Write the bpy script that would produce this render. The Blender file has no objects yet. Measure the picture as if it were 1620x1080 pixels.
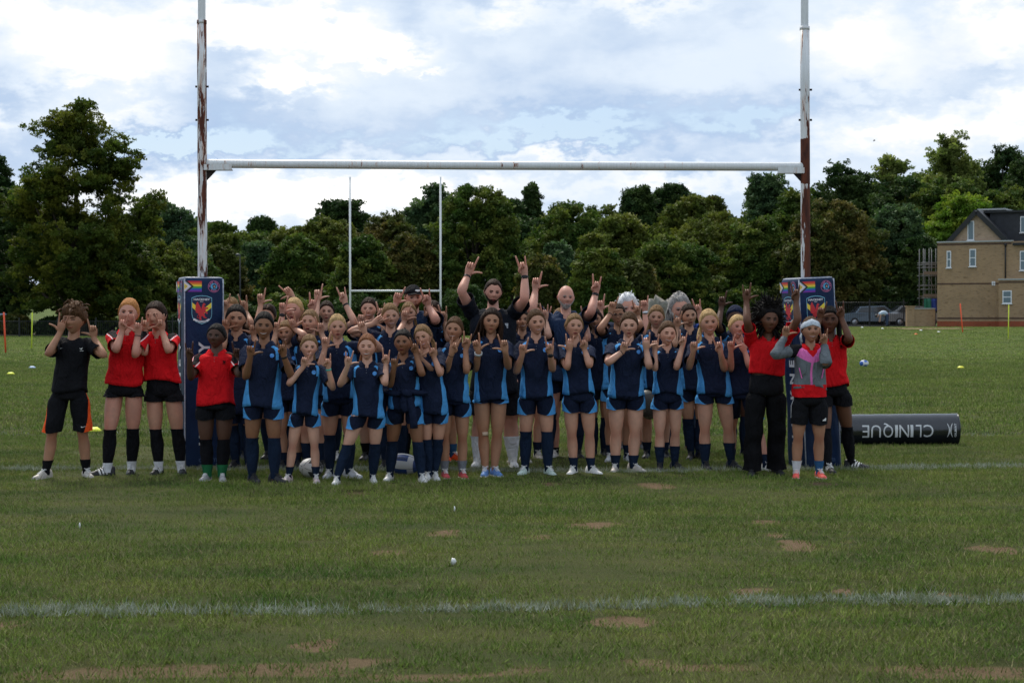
import bpy, math, random
import numpy as np
from mathutils import Vector, Matrix, Euler
R = math.radians
random.seed(7); rng = np.random.default_rng(7)
sc = bpy.context.scene
C = sc.collection
F = 2704.0; CAMH = 1.41; TH = math.atan(40/F)
# ------------------------------------------------------------------ camera
cam = bpy.data.cameras.new('camera'); camo = bpy.data.objects.new('camera', cam); C.objects.link(camo)
cam.lens = 36*F/1620; cam.sensor_width = 36; cam.clip_end = 3000; cam.clip_start = .1
camo.location = (0, 0, CAMH); camo.rotation_euler = (R(90)-TH, 0, 0)
cam.dof.use_dof = True; cam.dof.focus_distance = 15.6; cam.dof.aperture_fstop = 8.0
sc.camera = camo
sc.view_settings.view_transform = 'Standard'; sc.view_settings.look = 'None'
sc.view_settings.exposure = 0.5; sc.view_settings.gamma = 1; sc.view_settings.use_curve_mapping = False
SUN_EL, SUN_AZ = 52, -18        # behind the group, a little left
# ------------------------------------------------------------------ node helper
class NT:
    def __init__(s, tree): s.t = tree; s.n = tree.nodes; s.l = tree.links
    def new(s, typ, **kw):
        n = s.n.new(typ)
        for k, v in kw.items(): setattr(n, k, v)
        return n
    def put(s, sock, v):
        if isinstance(v, bpy.types.NodeSocket): s.l.new(v, sock)
        elif v is not None: sock.default_value = v
    def m(s, op, a, b=None, c=None, clamp=False):
        n = s.new('ShaderNodeMath', operation=op, use_clamp=clamp)
        s.put(n.inputs[0], a)
        if b is not None: s.put(n.inputs[1], b)
        if c is not None: s.put(n.inputs[2], c)
        return n.outputs[0]
    def sstep(s, x, lo, hi):
        n = s.new('ShaderNodeMapRange', interpolation_type='SMOOTHSTEP')
        s.put(n.inputs[0], x); s.put(n.inputs[1], lo); s.put(n.inputs[2], hi); return n.outputs[0]
    def lin(s, x, lo, hi, a=0., b=1.):
        n = s.new('ShaderNodeMapRange')
        for i, v in enumerate((x, lo, hi, a, b)): s.put(n.inputs[i], v)
        return n.outputs[0]
    def mix(s, f, a, b, mode='MIX'):
        n = s.new('ShaderNodeMix', data_type='RGBA', blend_type=mode)
        s.put(n.inputs[0], f)
        for i, v in ((6, a), (7, b)):
            if isinstance(v, tuple) and len(v) == 3: v = (*v, 1)
            s.put(n.inputs[i], v)
        return n.outputs[2]
    def noise(s, vec, scale, detail=4, rough=.5, dist=0., dim='3D'):
        n = s.new('ShaderNodeTexNoise', noise_dimensions=dim)
        if vec is not None: s.put(n.inputs['Vector'], vec)
        n.inputs['Scale'].default_value = scale; n.inputs['Detail'].default_value = detail
        n.inputs['Roughness'].default_value = rough; n.inputs['Distortion'].default_value = dist
        return n.outputs[0]
    def mapping(s, vec, scale=(1, 1, 1), loc=(0, 0, 0)):
        n = s.new('ShaderNodeMapping'); s.put(n.inputs[0], vec)
        n.inputs['Scale'].default_value = scale; n.inputs['Location'].default_value = loc
        return n.outputs[0]
    def sep(s, v):
        n = s.new('ShaderNodeSeparateXYZ'); s.put(n.inputs[0], v); return n.outputs
    def comb(s, x, y, z):
        n = s.new('ShaderNodeCombineXYZ')
        for i, v in enumerate((x, y, z)): s.put(n.inputs[i], v)
        return n.outputs[0]
def new_mat(name, rough=.7, spec=.3, metal=0.):
    m = bpy.data.materials.new(name); m.use_nodes = True
    nt = NT(m.node_tree); b = nt.n['Principled BSDF']
    b.inputs['Roughness'].default_value = rough; b.inputs['Specular IOR Level'].default_value = spec
    b.inputs['Metallic'].default_value = metal
    return m, nt, b
def bump(nt, b, h, strength=.3, dist=.01):
    n = nt.new('ShaderNodeBump'); n.inputs['Strength'].default_value = strength; n.inputs['Distance'].default_value = dist
    nt.put(n.inputs['Height'], h); nt.l.new(n.outputs[0], b.inputs['Normal'])
def col_mat(name, c, rough=.7, spec=.3, metal=0., var=.12, scale=20., bmp=0., bscale=120.):
    m, nt, b = new_mat(name, rough, spec, metal)
    tc = nt.new('ShaderNodeTexCoord').outputs['Object']
    f = nt.noise(tc, scale, 4, .6)
    f = nt.lin(f, .3, .7)
    nt.put(b.inputs['Base Color'], nt.mix(f, tuple(x*(1-var) for x in c), tuple(min(1, x*(1+var)) for x in c)))
    if bmp: bump(nt, b, nt.noise(tc, bscale, 3), bmp, .004)
    return m
# ------------------------------------------------------------------ world : nishita sky under procedural cloud
w = bpy.data.worlds.new('World'); sc.world = w; w.use_nodes = True
nt = NT(w.node_tree); bg = nt.n['Background']
sky = nt.new('ShaderNodeTexSky', sky_type='NISHITA'); sky.sun_disc = False
sky.sun_elevation = R(SUN_EL); sky.sun_rotation = R(SUN_AZ)
tc = nt.new('ShaderNodeTexCoord').outputs['Generated']
dx, dy, dz = nt.sep(tc)[:3]
az = nt.m('ARCTAN2', dx, dy); el = nt.m('ARCSINE', dz)
U = nt.m('MULTIPLY_ADD', az, F/100, 8.1)       # hundreds of photo pixels
V = nt.m('MULTIPLY_ADD', el, -F/100, 5.0)
dd = nt.comb(nt.m('MULTIPLY', az, 1.), nt.m('MULTIPLY', el, 1.9), 0.)
n1 = nt.noise(dd, 16, 9, .58); n2 = nt.noise(dd, 45, 8, .6)
n3 = nt.noise(nt.mapping(dd, loc=(3, 5, 2)), 9, 6, .55)
w1 = nt.m('MULTIPLY', nt.m('SUBTRACT', n1, .5), 2.0); w2 = nt.m('MULTIPLY', nt.m('SUBTRACT', n3, .5), 1.2)
Up = nt.m('ADD', U, nt.m('ADD', w1, w2)); Vp = nt.m('ADD', V, nt.m('MULTIPLY', nt.m('ADD', nt.m('MULTIPLY', nt.m('SUBTRACT', n2, .5), 1.8), nt.m('MULTIPLY', w1, .35)), .8))
def blob(x, y, rx, ry, amp):
    a = nt.m('DIVIDE', nt.m('SUBTRACT', Up, x/100), rx/100); b_ = nt.m('DIVIDE', nt.m('SUBTRACT', Vp, y/100), ry/100)
    r2 = nt.m('ADD', nt.m('MULTIPLY', a, a), nt.m('MULTIPLY', b_, b_))
    return nt.m('MULTIPLY', nt.m('POWER', 2.718, nt.m('MULTIPLY', r2, -1.)), amp)
def total(lst):
    t = None
    for a in lst:
        v = blob(*a); t = v if t is None else nt.m('ADD', t, v)
    return t
br = total([(440, 45, 190, 52, 1.25), (600, 88, 95, 26, 1.15), (690, 116, 38, 8, .7), (70, 45, 110, 45, .8), (170, 110, 115, 50, 1.15), (480, 138, 95, 18, .95), (210, 190, 90, 22, .8), (430, 125, 60, 22, .5),
            (380, 320, 330, 36, 1.1), (870, 250, 180, 14, .75), (1100, 290, 220, 20, .6), (1390, 225, 190, 34, .8), (1580, 190, 90, 40, .7),
            (1560, 60, 90, 55, .9), (1345, 60, 80, 60, .8), (1440, 130, 160, 60, .45), (790, 28, 80, 24, .75), (1040, 20, 130, 18, .6), (20, 212, 60, 22, .7), (620, 300, 300, 30, .6), (1130, 95, 90, 50, .2), (1000, 110, 160, 40, .15)])
dk = total([(240, 235, 150, 22, .9), (335, 200, 100, 45, .5), (860, 205, 230, 34, .8), (1180, 185, 180, 36, .6), (80, 175, 110, 22, .6), (330, 95, 60, 18, .45),
            (560, 232, 140, 24, .6), (660, 25, 50, 50, .6), (760, 90, 50, 40, .3), (1520, 140, 70, 22, .35), (1050, 255, 130, 14, .5), (1380, 172, 120, 12, .35), (560, 10, 60, 12, .2), (1180, 30, 60, 20, .3)])
shade = nt.m('ADD', nt.m('SUBTRACT', br, nt.m('MULTIPLY', dk, .75)), nt.m('MULTIPLY', nt.m('SUBTRACT', n1, .5), 1.05))
hard = nt.sstep(nt.m('ADD', shade, nt.m('MULTIPLY', nt.m('SUBTRACT', n2, .5), .25)), .22, .95)
soft = nt.sstep(nt.m('ADD', shade, nt.m('MULTIPLY', nt.m('SUBTRACT', n3, .5), 1.7)), -.70, .48)
ccol = nt.mix(soft, (3.1, 4.2, 5.95), (5.75, 6.45, 7.3))
ccol = nt.mix(hard, ccol, (7.3, 7.4, 7.55))
ccol = nt.mix(nt.sstep(shade, .62, 1.9), ccol, (20., 19.6, 18.8))   # the sunlit heart of the clouds is past white
ccol = nt.mix(nt.m('MULTIPLY', nt.sstep(n3, .52, .75), nt.sstep(el, .16, .5)), ccol, (15., 14.8, 14.4))
cover = nt.sstep(nt.m('ADD', nt.m('MULTIPLY', nt.m('ADD', shade, .9), 1.), nt.m('MULTIPLY', n3, .6)), .35, .95)
cover = nt.m('MAXIMUM', cover, .55)
nt.l.new(nt.mix(cover, sky.outputs[0], ccol), bg.inputs['Color'])
bg.inputs['Strength'].default_value = .098
sl = bpy.data.lights.new('sun', 'SUN'); sl.energy = 3.2; sl.angle = R(16); sl.color = (1, .94, .84)
slo = bpy.data.objects.new('sun', sl); C.objects.link(slo)
# direction to the sun: azimuth from +Y towards +X, elevation
sd = Vector((math.sin(R(SUN_AZ))*math.cos(R(SUN_EL)), math.cos(R(SUN_AZ))*math.cos(R(SUN_EL)), math.sin(R(SUN_EL))))
slo.rotation_euler = sd.to_track_quat('Z', 'Y').to_euler()
# ------------------------------------------------------------------ pixel -> place
def ray(px, py):
    xc, yc = (px-810)/F, (540-py)/F
    return np.array([xc, math.cos(TH)+yc*math.sin(TH), -math.sin(TH)+yc*math.cos(TH)])
def at(px, py, d):
    r = ray(px, py); return np.array([0, 0, CAMH]) + r*(d/r[1])
def gd(py):
    r = ray(810, py); return -CAMH/r[2]*r[1]
def gp(px, py):
    d = gd(py); p = at(px, py, d); return p
# ------------------------------------------------------------------ objects
def tag(o, label=None, cat=None, group=None, kind=None):
    if label: o['label'] = label
    if cat: o['category'] = cat
    if group: o['group'] = group
    if kind: o['kind'] = kind
    return o
def thing(name, label, cat, loc=(0, 0, 0), group=None, rot=(0, 0, 0)):
    o = bpy.data.objects.new(name, None); C.objects.link(o); o.location = loc; o.rotation_euler = rot
    o.empty_display_size = .1
    return tag(o, label, cat, group)
class MB:
    def __init__(s): s.V = []; s.Fc = []; s.M = []; s.U = []; s.n = 0
    def add(s, v, f, mi=0, uv=None):
        v = np.asarray(v, float).reshape(-1, 3)
        s.V.append(v); s.U.append(np.zeros((len(v), 2)) if uv is None else np.asarray(uv, float).reshape(-1, 2))
        s.Fc += [tuple(int(i)+s.n for i in q) for q in f]; s.M += [mi]*len(f); s.n += len(v)
    def rings(s, rs, mi=0, caps=(True, True), closed=True, uv=None):
        rs = [np.asarray(r) for r in rs]; n = len(rs[0]); k = len(rs)
        v = np.concatenate(rs); f = []
        m = n if closed else n-1
        for i in range(k-1):
            for j in range(m):
                a = i*n+j; b = i*n+(j+1) % n
                f.append((a, b, b+n, a+n))
        u = uv
        if caps[0]: 
            v = np.vstack([v, rs[0].mean(0)]); c = len(v)-1; f += [((j+1) % n, j, c) for j in range(m)]
            if u is not None: u = np.vstack([u, u[:n].mean(0)])
        if caps[1]:
            v = np.vstack([v, rs[-1].mean(0)]); c = len(v)-1; f += [((k-1)*n+j, (k-1)*n+(j+1) % n, c) for j in range(m)]
            if u is not None: u = np.vstack([u, u[(k-1)*n:k*n].mean(0)])
        s.add(v, f, mi, u)
    def box(s, c, h, mi=0, rot=None):
        c = np.array(c, float); h = np.array(h, float)
        v = np.array([[x, y, z] for x in (-1, 1) for y in (-1, 1) for z in (-1, 1)], float)*h
        if rot is not None: v = v @ np.array(rot).T
        s.add(v+c, [(0, 1, 3, 2), (4, 6, 7, 5), (0, 4, 5, 1), (2, 3, 7, 6), (0, 2, 6, 4), (1, 5, 7, 3)], mi)
    def tube(s, pts, ra, rb=None, n=8, A0=None, mi=0, caps=(True, True), back=False, uvmode=None, ret=False):
        rs, u = tube_rings(pts, ra, rb, n, A0, back, seam=uvmode is not None)
        if uvmode is not None: s.rings(rs, mi, caps, closed=False, uv=u)
        else: s.rings(rs, mi, caps)
    def build(s, name, mats, parent=None, smooth=True, loc=None):
        v = np.vstack(s.V)
        if loc is not None: v = v - np.asarray(loc)
        me = bpy.data.meshes.new(name); me.from_pydata(v.tolist(), [], s.Fc)
        for m in (mats if isinstance(mats, (list, tuple)) else [mats]): me.materials.append(m)
        me.polygons.foreach_set('material_index', np.array(s.M, np.int32))
        if smooth: me.polygons.foreach_set('use_smooth', np.ones(len(s.Fc), bool))
        U_ = np.vstack(s.U)
        if U_.any():
            uvl = me.uv_layers.new(name='UVMap'); li = np.zeros(len(me.loops), np.int32); me.loops.foreach_get('vertex_index', li)
            uvl.data.foreach_set('uv', U_[li].ravel())
        me.update()
        o = bpy.data.objects.new(name, me); C.objects.link(o); o.parent = parent
        return o
def nrm(v):
    v = np.asarray(v, float); return v/(np.linalg.norm(v)+1e-12)
def tube_rings(pts, ra, rb=None, n=8, A0=None, back=False, seam=False):
    P = np.asarray(pts, float); k = len(P)
    ra = np.broadcast_to(np.asarray(ra, float), (k,)); rb = ra if rb is None else np.broadcast_to(np.asarray(rb, float), (k,))
    T = np.gradient(P, axis=0); T = T/np.linalg.norm(T, axis=1)[:, None]
    order = range(k-1, -1, -1) if back else range(k)
    A = nrm(A0) if A0 is not None else None
    if A is None:
        t = T[0]; A = np.cross(t, [0, 0, 1.]) if abs(t[2]) < .9 else np.cross(t, [0, 1., 0]); A = nrm(A)
    ang = np.linspace(-math.pi, math.pi, n+1) if seam else np.linspace(-math.pi, math.pi, n, endpoint=False)
    rs = [None]*k
    for i in order:
        A = nrm(A - T[i]*A.dot(T[i])); B = np.cross(T[i], A)
        rs[i] = P[i] + np.outer(np.cos(ang)*ra[i], A) + np.outer(np.sin(ang)*rb[i], B)
    L = np.concatenate([[0], np.cumsum(np.linalg.norm(np.diff(P, axis=0), axis=1))]); L /= L[-1]+1e-9
    uv = np.array([[a/(2*math.pi), l] for l in L for a in ang])
    return rs, uv
def poly_mb(mb, pts2, origin, ux, uz, thick, mi=0):
    """flat polygon given in a face's own plane, as a thin raised piece"""
    o = np.array(origin, float); ux = np.array(ux, float); uz = np.array(uz, float); nn = np.cross(ux, uz)
    P = [o+ux*a+uz*b for a, b in pts2]; n = len(P)
    v = P+[p+nn*thick for p in P]
    f = [tuple(range(n, 2*n))]+[(i, (i+1) % n, n+(i+1) % n, n+i) for i in range(n)]
    mb.add(v, f, mi)
_tcache = {}
def text_geo(s, bold=0., cuts=0):
    """outline of a word from the built-in font, as flat triangles (x to the right, y up, height of capitals 1, centred)"""
    if (s, bold, cuts) in _tcache: return _tcache[(s, bold, cuts)]
    cu = bpy.data.curves.new('t', 'FONT'); cu.body = s; cu.align_x = 'CENTER'; cu.size = 1.; cu.resolution_u = 3; cu.offset = bold
    ob = bpy.data.objects.new('t', cu); C.objects.link(ob)
    dg = bpy.context.evaluated_depsgraph_get(); me = bpy.data.meshes.new_from_object(ob.evaluated_get(dg))
    if cuts:
        import bmesh
        b_ = bmesh.new(); b_.from_mesh(me); ys_ = [q.co.y for q in b_.verts]; y0, y1 = min(ys_), max(ys_)
        for q in np.linspace(y0, y1, cuts+2)[1:-1]: bmesh.ops.bisect_plane(b_, geom=b_.verts[:]+b_.edges[:]+b_.faces[:], plane_co=(0, q, 0), plane_no=(0, 1, 0))
        b_.to_mesh(me); b_.free()
    v = np.array([q.co[:] for q in me.vertices]); f = [tuple(p.vertices) for p in me.polygons]
    bpy.data.objects.remove(ob); bpy.data.curves.remove(cu); bpy.data.meshes.remove(me)
    v[:, 1] -= (v[:, 1].min()+v[:, 1].max())/2; v[:, 0] -= (v[:, 0].min()+v[:, 0].max())/2
    h = v[:, 1].max()-v[:, 1].min(); v /= h
    _tcache[(s, bold, cuts)] = (v[:, :2], f); return _tcache[(s, bold, cuts)]
def smooth01(x): x = np.clip(x, 0, 1); return x*x*(3-2*x)
def fbm2(x, y, seed=0, f0=1., oct=4):
    r = np.random.default_rng(seed); o = np.zeros_like(x)
    for k in range(oct):
        f = f0*2**k
        for _ in range(3):
            a = r.uniform(0, 6.283); o += np.sin(f*(x*math.cos(a)+y*math.sin(a))+r.uniform(0, 6.28)+1.7*np.sin(f*.6*(y*math.cos(a)-x*math.sin(a))+r.uniform(0, 6)))/(3*2**k)*1.2
    return o
def catmull(P, m):
    P = np.asarray(P, float); n = len(P); out = []
    Q = np.vstack([2*P[0]-P[1], P, 2*P[-1]-P[-2]])
    for t in np.linspace(0, n-1, m):
        i = min(int(t), n-2); u = t-i; a, b, c, d = Q[i], Q[i+1], Q[i+2], Q[i+3]
        out.append(.5*((2*b)+(-a+c)*u+(2*a-5*b+4*c-d)*u*u+(-a+3*b-3*c+d)*u**3))
    return np.array(out)
# ================================================================== FIELD
def terrain(x, y):
    x = np.asarray(x, float); y = np.asarray(y, float)
    return .62*smooth01((y-62)/60)*smooth01((x-2)/20) + 9*smooth01((y-215)/260) + .35*smooth01((y-150)/40)
def axis(segs):
    out = [segs[0][0]]
    for a, b, st in segs:
        n = max(1, int(round((b-a)/st))); out += list(np.linspace(a, b, n+1)[1:])
    return np.array(out)
xs = axis([(-600, -120, 40), (-120, -40, 8), (-40, -10, 1.5), (-10, 10, .1), (10, 40, 1.5), (40, 120, 8), (120, 600, 40)])
ys = axis([(-60, 0, 10), (0, 5, 1), (5, 19, .1), (19, 40, .5), (40, 140, 3), (140, 300, 8), (300, 900, 50)])
X, Y = np.meshgrid(xs, ys); Z = terrain(X, Y)
near = smooth01((X+10)/2)*smooth01((10-X)/2)*smooth01((Y-4)/2)*smooth01((20-Y)/2)
Z = Z + near*.012*fbm2(X, Y, 3, 1.3, 4)
# bare earth patches read off the photograph: px, py, half width, half height
patches = [(935,832,46,5),(1210,823,30,4),(1222,846,15,3.5),(1258,862,32,6),(1570,868,34,4),(1200,934,64,6),(1505,940,28,4),(962,981,64,8),(708,845,22,4),
 (610,872,24,3),(500,1022,40,6),(850,849,14,3),(1350,857,14,3),(1040,770,34,4),(870,766,24,3),(560,779,18,3),(250,1058,150,11),(430,1062,130,9),
 (840,1056,80,9),(40,1062,60,9),(1480,1058,190,9),(1100,1056,110,5),(1290,765,30,3),(740,1068,160,6),(600,1045,90,5),(1010,1048,60,3),(1330,935,24,3),(20,985,30,3)]
wear = np.zeros_like(X)
nz = fbm2(X, Y, 11, 5., 4); nz2 = fbm2(X*.4, Y*2.2, 12, 3., 3)
for px, py, hw, hh in patches:
    c = gp(px, py); y0 = gd(py+hh); y1 = gd(py-hh); rx = hw/F*c[1]*1.05; ry = (y1-y0)/2*1.1+.03
    r = np.sqrt(((X-c[0])/rx)**2+((Y-c[1])/ry)**2)+.42*nz
    wear = np.maximum(wear, smooth01((1.25-r)/.55)*(1. if py < 1030 else .58))
wear = np.maximum(wear, .22*smooth01((nz2+fbm2(X, Y, 21, 1.1, 3)-.75)/.5)*near)
Z = Z - .01*wear
dens = np.clip(1-1.05*wear, 0, 1)
gm, nt, b = new_mat('turf', .95, .08)
geo = nt.new('ShaderNodeNewGeometry').outputs['Position']
def turf_color(nt, geo, rnd=None):
    flat = nt.mapping(geo, (1, 1, 0))
    a = nt.lin(nt.noise(flat, .35, 5, .6), .33, .67); b2 = nt.lin(nt.noise(nt.mapping(geo, (.5, 1.6, 0)), 1.3, 5, .65), .35, .68)
    c1 = nt.mix(a, (.038, .090, .014), (.108, .168, .031))
    c1 = nt.mix(nt.m('MULTIPLY', b2, .7), c1, (.225, .228, .068))
    d = nt.lin(nt.noise(nt.mapping(geo, (1, 2.5, 0)), 4., 4, .7), .5, .75)
    c1 = nt.mix(nt.m('MULTIPLY', d, .3), c1, (.19, .155, .07))
    return c1
base = turf_color(nt, geo)
at_ = nt.new('ShaderNodeAttribute'); at_.attribute_name = 'wear'
fine = nt.noise(geo, 60, 4, .7); blades = nt.noise(nt.mapping(geo, (22, 8, 1)), 3., 5, .8)
y_ = nt.sep(geo)[1]
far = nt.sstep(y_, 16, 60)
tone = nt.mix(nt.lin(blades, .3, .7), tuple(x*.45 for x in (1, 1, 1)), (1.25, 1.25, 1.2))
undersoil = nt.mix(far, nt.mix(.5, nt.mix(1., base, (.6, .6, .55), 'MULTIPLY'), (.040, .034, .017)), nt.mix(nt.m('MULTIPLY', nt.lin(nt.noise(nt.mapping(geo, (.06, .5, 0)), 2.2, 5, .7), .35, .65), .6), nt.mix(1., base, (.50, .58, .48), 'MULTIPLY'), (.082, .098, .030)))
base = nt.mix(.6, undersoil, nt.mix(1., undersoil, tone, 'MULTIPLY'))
soil = nt.mix(nt.lin(fine, .3, .7), (.095, .062, .034), (.175, .120, .070))
base = nt.mix(nt.sstep(at_.outputs['Fac'], .3, .65), base, soil)
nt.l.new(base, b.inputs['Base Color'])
bump(nt, b, nt.m('ADD', nt.m('MULTIPLY', fine, .4), blades), .8, .03)
def grid_mesh(name, xs, ys, Z, mat, attrs):
    ny, nx = Z.shape; me = bpy.data.meshes.new(name)
    XX, YY = np.meshgrid(xs, ys); v = np.stack([XX, YY, Z], -1).reshape(-1, 3)
    i = np.arange(ny-1)[:, None]*nx+np.arange(nx-1)[None, :]; i = i.ravel()
    f = np.stack([i, i+1, i+nx+1, i+nx], 1)
    me.vertices.add(len(v)); me.vertices.foreach_set('co', v.ravel()); me.loops.add(f.size); me.loops.foreach_set('vertex_index', f.ravel().astype(np.int32))
    me.polygons.add(len(f)); me.polygons.foreach_set('loop_start', np.arange(0, f.size, 4, dtype=np.int32)); me.polygons.foreach_set('loop_total', np.full(len(f), 4, np.int32))
    me.polygons.foreach_set('use_smooth', np.ones(len(f), bool)); me.update(calc_edges=True)
    for k, a in attrs.items():
        at = me.attributes.new(k, 'FLOAT', 'POINT'); at.data.foreach_set('value', a.ravel().astype(np.float32))
    me.materials.append(mat)
    o = bpy.data.objects.new(name, me); C.objects.link(o); return o
field = grid_mesh('sports_field', xs, ys, Z, gm, {'wear': wear}); tag(field, kind='structure')
# ---- grass blades
def blade_mat(name, line=False):
    m, nt, b = new_mat(name, .75, .2)
    geo = nt.new('ShaderNodeNewGeometry').outputs['Position']; rnd = nt.new('ShaderNodeObjectInfo').outputs['Random']
    at = nt.new('ShaderNodeAttribute'); at.attribute_name = 'shade'; at.attribute_type = 'GEOMETRY'
    if line:
        c = nt.mix(nt.lin(nt.noise(geo, 6, 4, .7), .3, .72), (.22, .26, .15), (.66, .67, .60)); c = nt.mix(nt.m('MULTIPLY', at.outputs['Fac'], .45), c, (.12, .17, .09))
    else:
        c = turf_color(nt, geo); c = nt.mix(1., c, nt.mix(at.outputs['Fac'], (1.0, 1.15, .7), (2.5, 2.4, 2.3)), 'MULTIPLY')
        c = nt.mix(nt.m('MULTIPLY', nt.m('GREATER_THAN', at.outputs['Fac'], .86), .75), c, (.30, .25, .14))
        c = nt.mix(nt.m('MULTIPLY', nt.m('LESS_THAN', rnd, .14), .35), c, (.26, .21, .12))
    nt.l.new(c, b.inputs['Base Color'])
    tr = nt.new('ShaderNodeBsdfTranslucent'); nt.l.new(c, tr.inputs[0]); mx = nt.new('ShaderNodeMixShader'); mx.inputs[0].default_value = .3
    nt.l.new(b.outputs[0], mx.inputs[1]); nt.l.new(tr.outputs[0], mx.inputs[2]); nt.l.new(mx.outputs[0], nt.n['Material Output'].inputs[0])
    return m
def tuft(T, seed, nblades, size, h, wd):
    g = T.new('GeometryNodeMeshGrid'); g.inputs['Size X'].default_value = size; g.inputs['Size Y'].default_value = size
    d = T.new('GeometryNodeDistributePointsOnFaces'); d.inputs['Density'].default_value = nblades/size**2; d.inputs['Seed'].default_value = seed
    T.l.new(g.outputs[0], d.inputs[0])
    cn = T.new('GeometryNodeMeshCone'); cn.fill_type = 'NONE'
    for k, v in (('Vertices', 3), ('Radius Top', wd*.1), ('Radius Bottom', wd), ('Depth', h)): cn.inputs[k].default_value = v
    ins = T.new('GeometryNodeInstanceOnPoints'); T.l.new(d.outputs[0], ins.inputs['Points']); T.l.new(cn.outputs[0], ins.inputs['Instance'])
    rv = T.new('FunctionNodeRandomValue', data_type='FLOAT_VECTOR'); rv.inputs[0].default_value = (-.75, -.75, 0); rv.inputs[1].default_value = (.75, .75, 6.28)
    rv.inputs['Seed'].default_value = seed+1
    T.l.new(rv.outputs[0], ins.inputs['Rotation'])
    rs = T.new('FunctionNodeRandomValue', data_type='FLOAT_VECTOR'); rs.inputs[0].default_value = (.6, .6, .35); rs.inputs[1].default_value = (1.2, 1.2, 1.25); rs.inputs['Seed'].default_value = seed+2
    T.l.new(rs.outputs[0], ins.inputs['Scale'])
    st = T.new('GeometryNodeStoreNamedAttribute', data_type='FLOAT', domain='INSTANCE'); T.l.new(ins.outputs[0], st.inputs[0]); st.inputs['Name'].default_value = 'shade'
    rf = T.new('FunctionNodeRandomValue', data_type='FLOAT'); rf.inputs['Seed'].default_value = seed+3; T.l.new(rf.outputs[1], st.inputs['Value'])
    rl = T.new('GeometryNodeRealizeInstances'); T.l.new(st.outputs[0], rl.inputs[0])
    gi = T.new('GeometryNodeGeometryToInstance'); T.l.new(rl.outputs[0], gi.inputs[0]); return gi.outputs[0]
def scatter(name, emitter_args, mat, density, nbl, tsize, h, wd, seed=0, smin=.6, smax=1.25):
    o = grid_mesh(name, *emitter_args[:3], mat, {'density': emitter_args[3]})
    ng = bpy.data.node_groups.new(name, 'GeometryNodeTree'); T = NT(ng)
    ng.interface.new_socket(name='Geometry', in_out='INPUT', socket_type='NodeSocketGeometry'); ng.interface.new_socket(name='Geometry', in_out='OUTPUT', socket_type='NodeSocketGeometry')
    gi = T.new('NodeGroupInput'); go = T.new('NodeGroupOutput')
    d = T.new('GeometryNodeDistributePointsOnFaces'); T.l.new(gi.outputs[0], d.inputs[0]); d.inputs['Seed'].default_value = seed
    na = T.new('GeometryNodeInputNamedAttribute', data_type='FLOAT'); na.inputs[0].default_value = 'density'
    T.l.new(T.m('MULTIPLY', na.outputs[0], density), d.inputs['Density'])
    j = T.new('GeometryNodeJoinGeometry')
    for k in range(4): T.l.new(tuft(T, seed+10+5*k, nbl, tsize, h*(.8+.15*k), wd), j.inputs[0])
    ins = T.new('GeometryNodeInstanceOnPoints'); T.l.new(d.outputs[0], ins.inputs['Points']); T.l.new(j.outputs[0], ins.inputs['Instance']); ins.inputs['Pick Instance'].default_value = True
    rv = T.new('FunctionNodeRandomValue', data_type='FLOAT_VECTOR'); rv.inputs[0].default_value = (-.1, -.1, 0); rv.inputs[1].default_value = (.1, .1, 6.28)
    T.l.new(rv.outputs[0], ins.inputs['Rotation'])
    rs = T.new('FunctionNodeRandomValue', data_type='FLOAT'); rs.inputs[2].default_value = smin; rs.inputs[3].default_value = smax
    T.l.new(rs.outputs[1], ins.inputs['Scale'])
    sm = T.new('GeometryNodeSetMaterial'); sm.inputs[2].default_value = mat; T.l.new(ins.outputs[0], sm.inputs[0]); T.l.new(sm.outputs[0], go.inputs[0])
    md = o.modifiers.new('blades', 'NODES'); md.node_group = ng; return o
bm_ = blade_mat('grass_blade'); lm_ = blade_mat('painted_blade', True)
def sub(x0, x1, y0, y1, st, fn):
    xs_ = np.arange(x0, x1+1e-6, st); ys_ = np.arange(y0, y1+1e-6, st); XX, YY = np.meshgrid(xs_, ys_)
    return xs_, ys_, terrain(XX, YY), fn(XX, YY)
from_grid = lambda XX, YY, A: A[np.clip(np.searchsorted(ys, YY), 0, len(ys)-1), np.clip(np.searchsorted(xs, XX), 0, len(xs)-1)]
cone_ok = lambda XX, YY, m=.8: (np.abs(XX) < YY*.3+m+.3).astype(float)
g = scatter('grass', sub(-6.5, 6.5, 5.5, 20, .1, lambda a, b: (.25+.75*from_grid(a, b, dens))*cone_ok(a, b)*smooth01(from_grid(a, b, dens)/.5)), bm_, 190, 22, .13, .034, .0028, 3)
tag(g, 'short worn green grass of the rugby pitch around the group', 'grass', kind='stuff')
g = scatter('grass', sub(-22, 22, 20, 62, .5, lambda a, b: cone_ok(a, b, 1)*smooth01((66-b)/30)), bm_, 42, 20, .26, .045, .006, 40)
tag(g, 'mown green grass of the pitch beyond the goal posts', 'grass', kind='stuff')
g = scatter('grass', sub(-40, 42, 50, 124, 1., lambda a, b: cone_ok(a, b, 1)*smooth01((b-48)/14)), bm_, 7, 22, .7, .028, .02, 140)
tag(g, 'distant green grass running up to the railings and the house', 'grass', kind='stuff')
def line_dens(y_at, hw, seed, wob=.0, amp=1.):
    def fn(a, b):
        c = np.interp(a, [p[0] for p in y_at], [p[1] for p in y_at])+.02*fbm2(a, a*0, seed, 1.5, 2)
        e = np.abs(b-c)/(hw*(1+.18*fbm2(a, b*0, seed+1, 3., 3)))
        return smooth01((1.35-e)/.7)*np.clip(.95+.3*fbm2(a, b, seed+2, 4., 3), .6, 1.)*amp
    return fn
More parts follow.
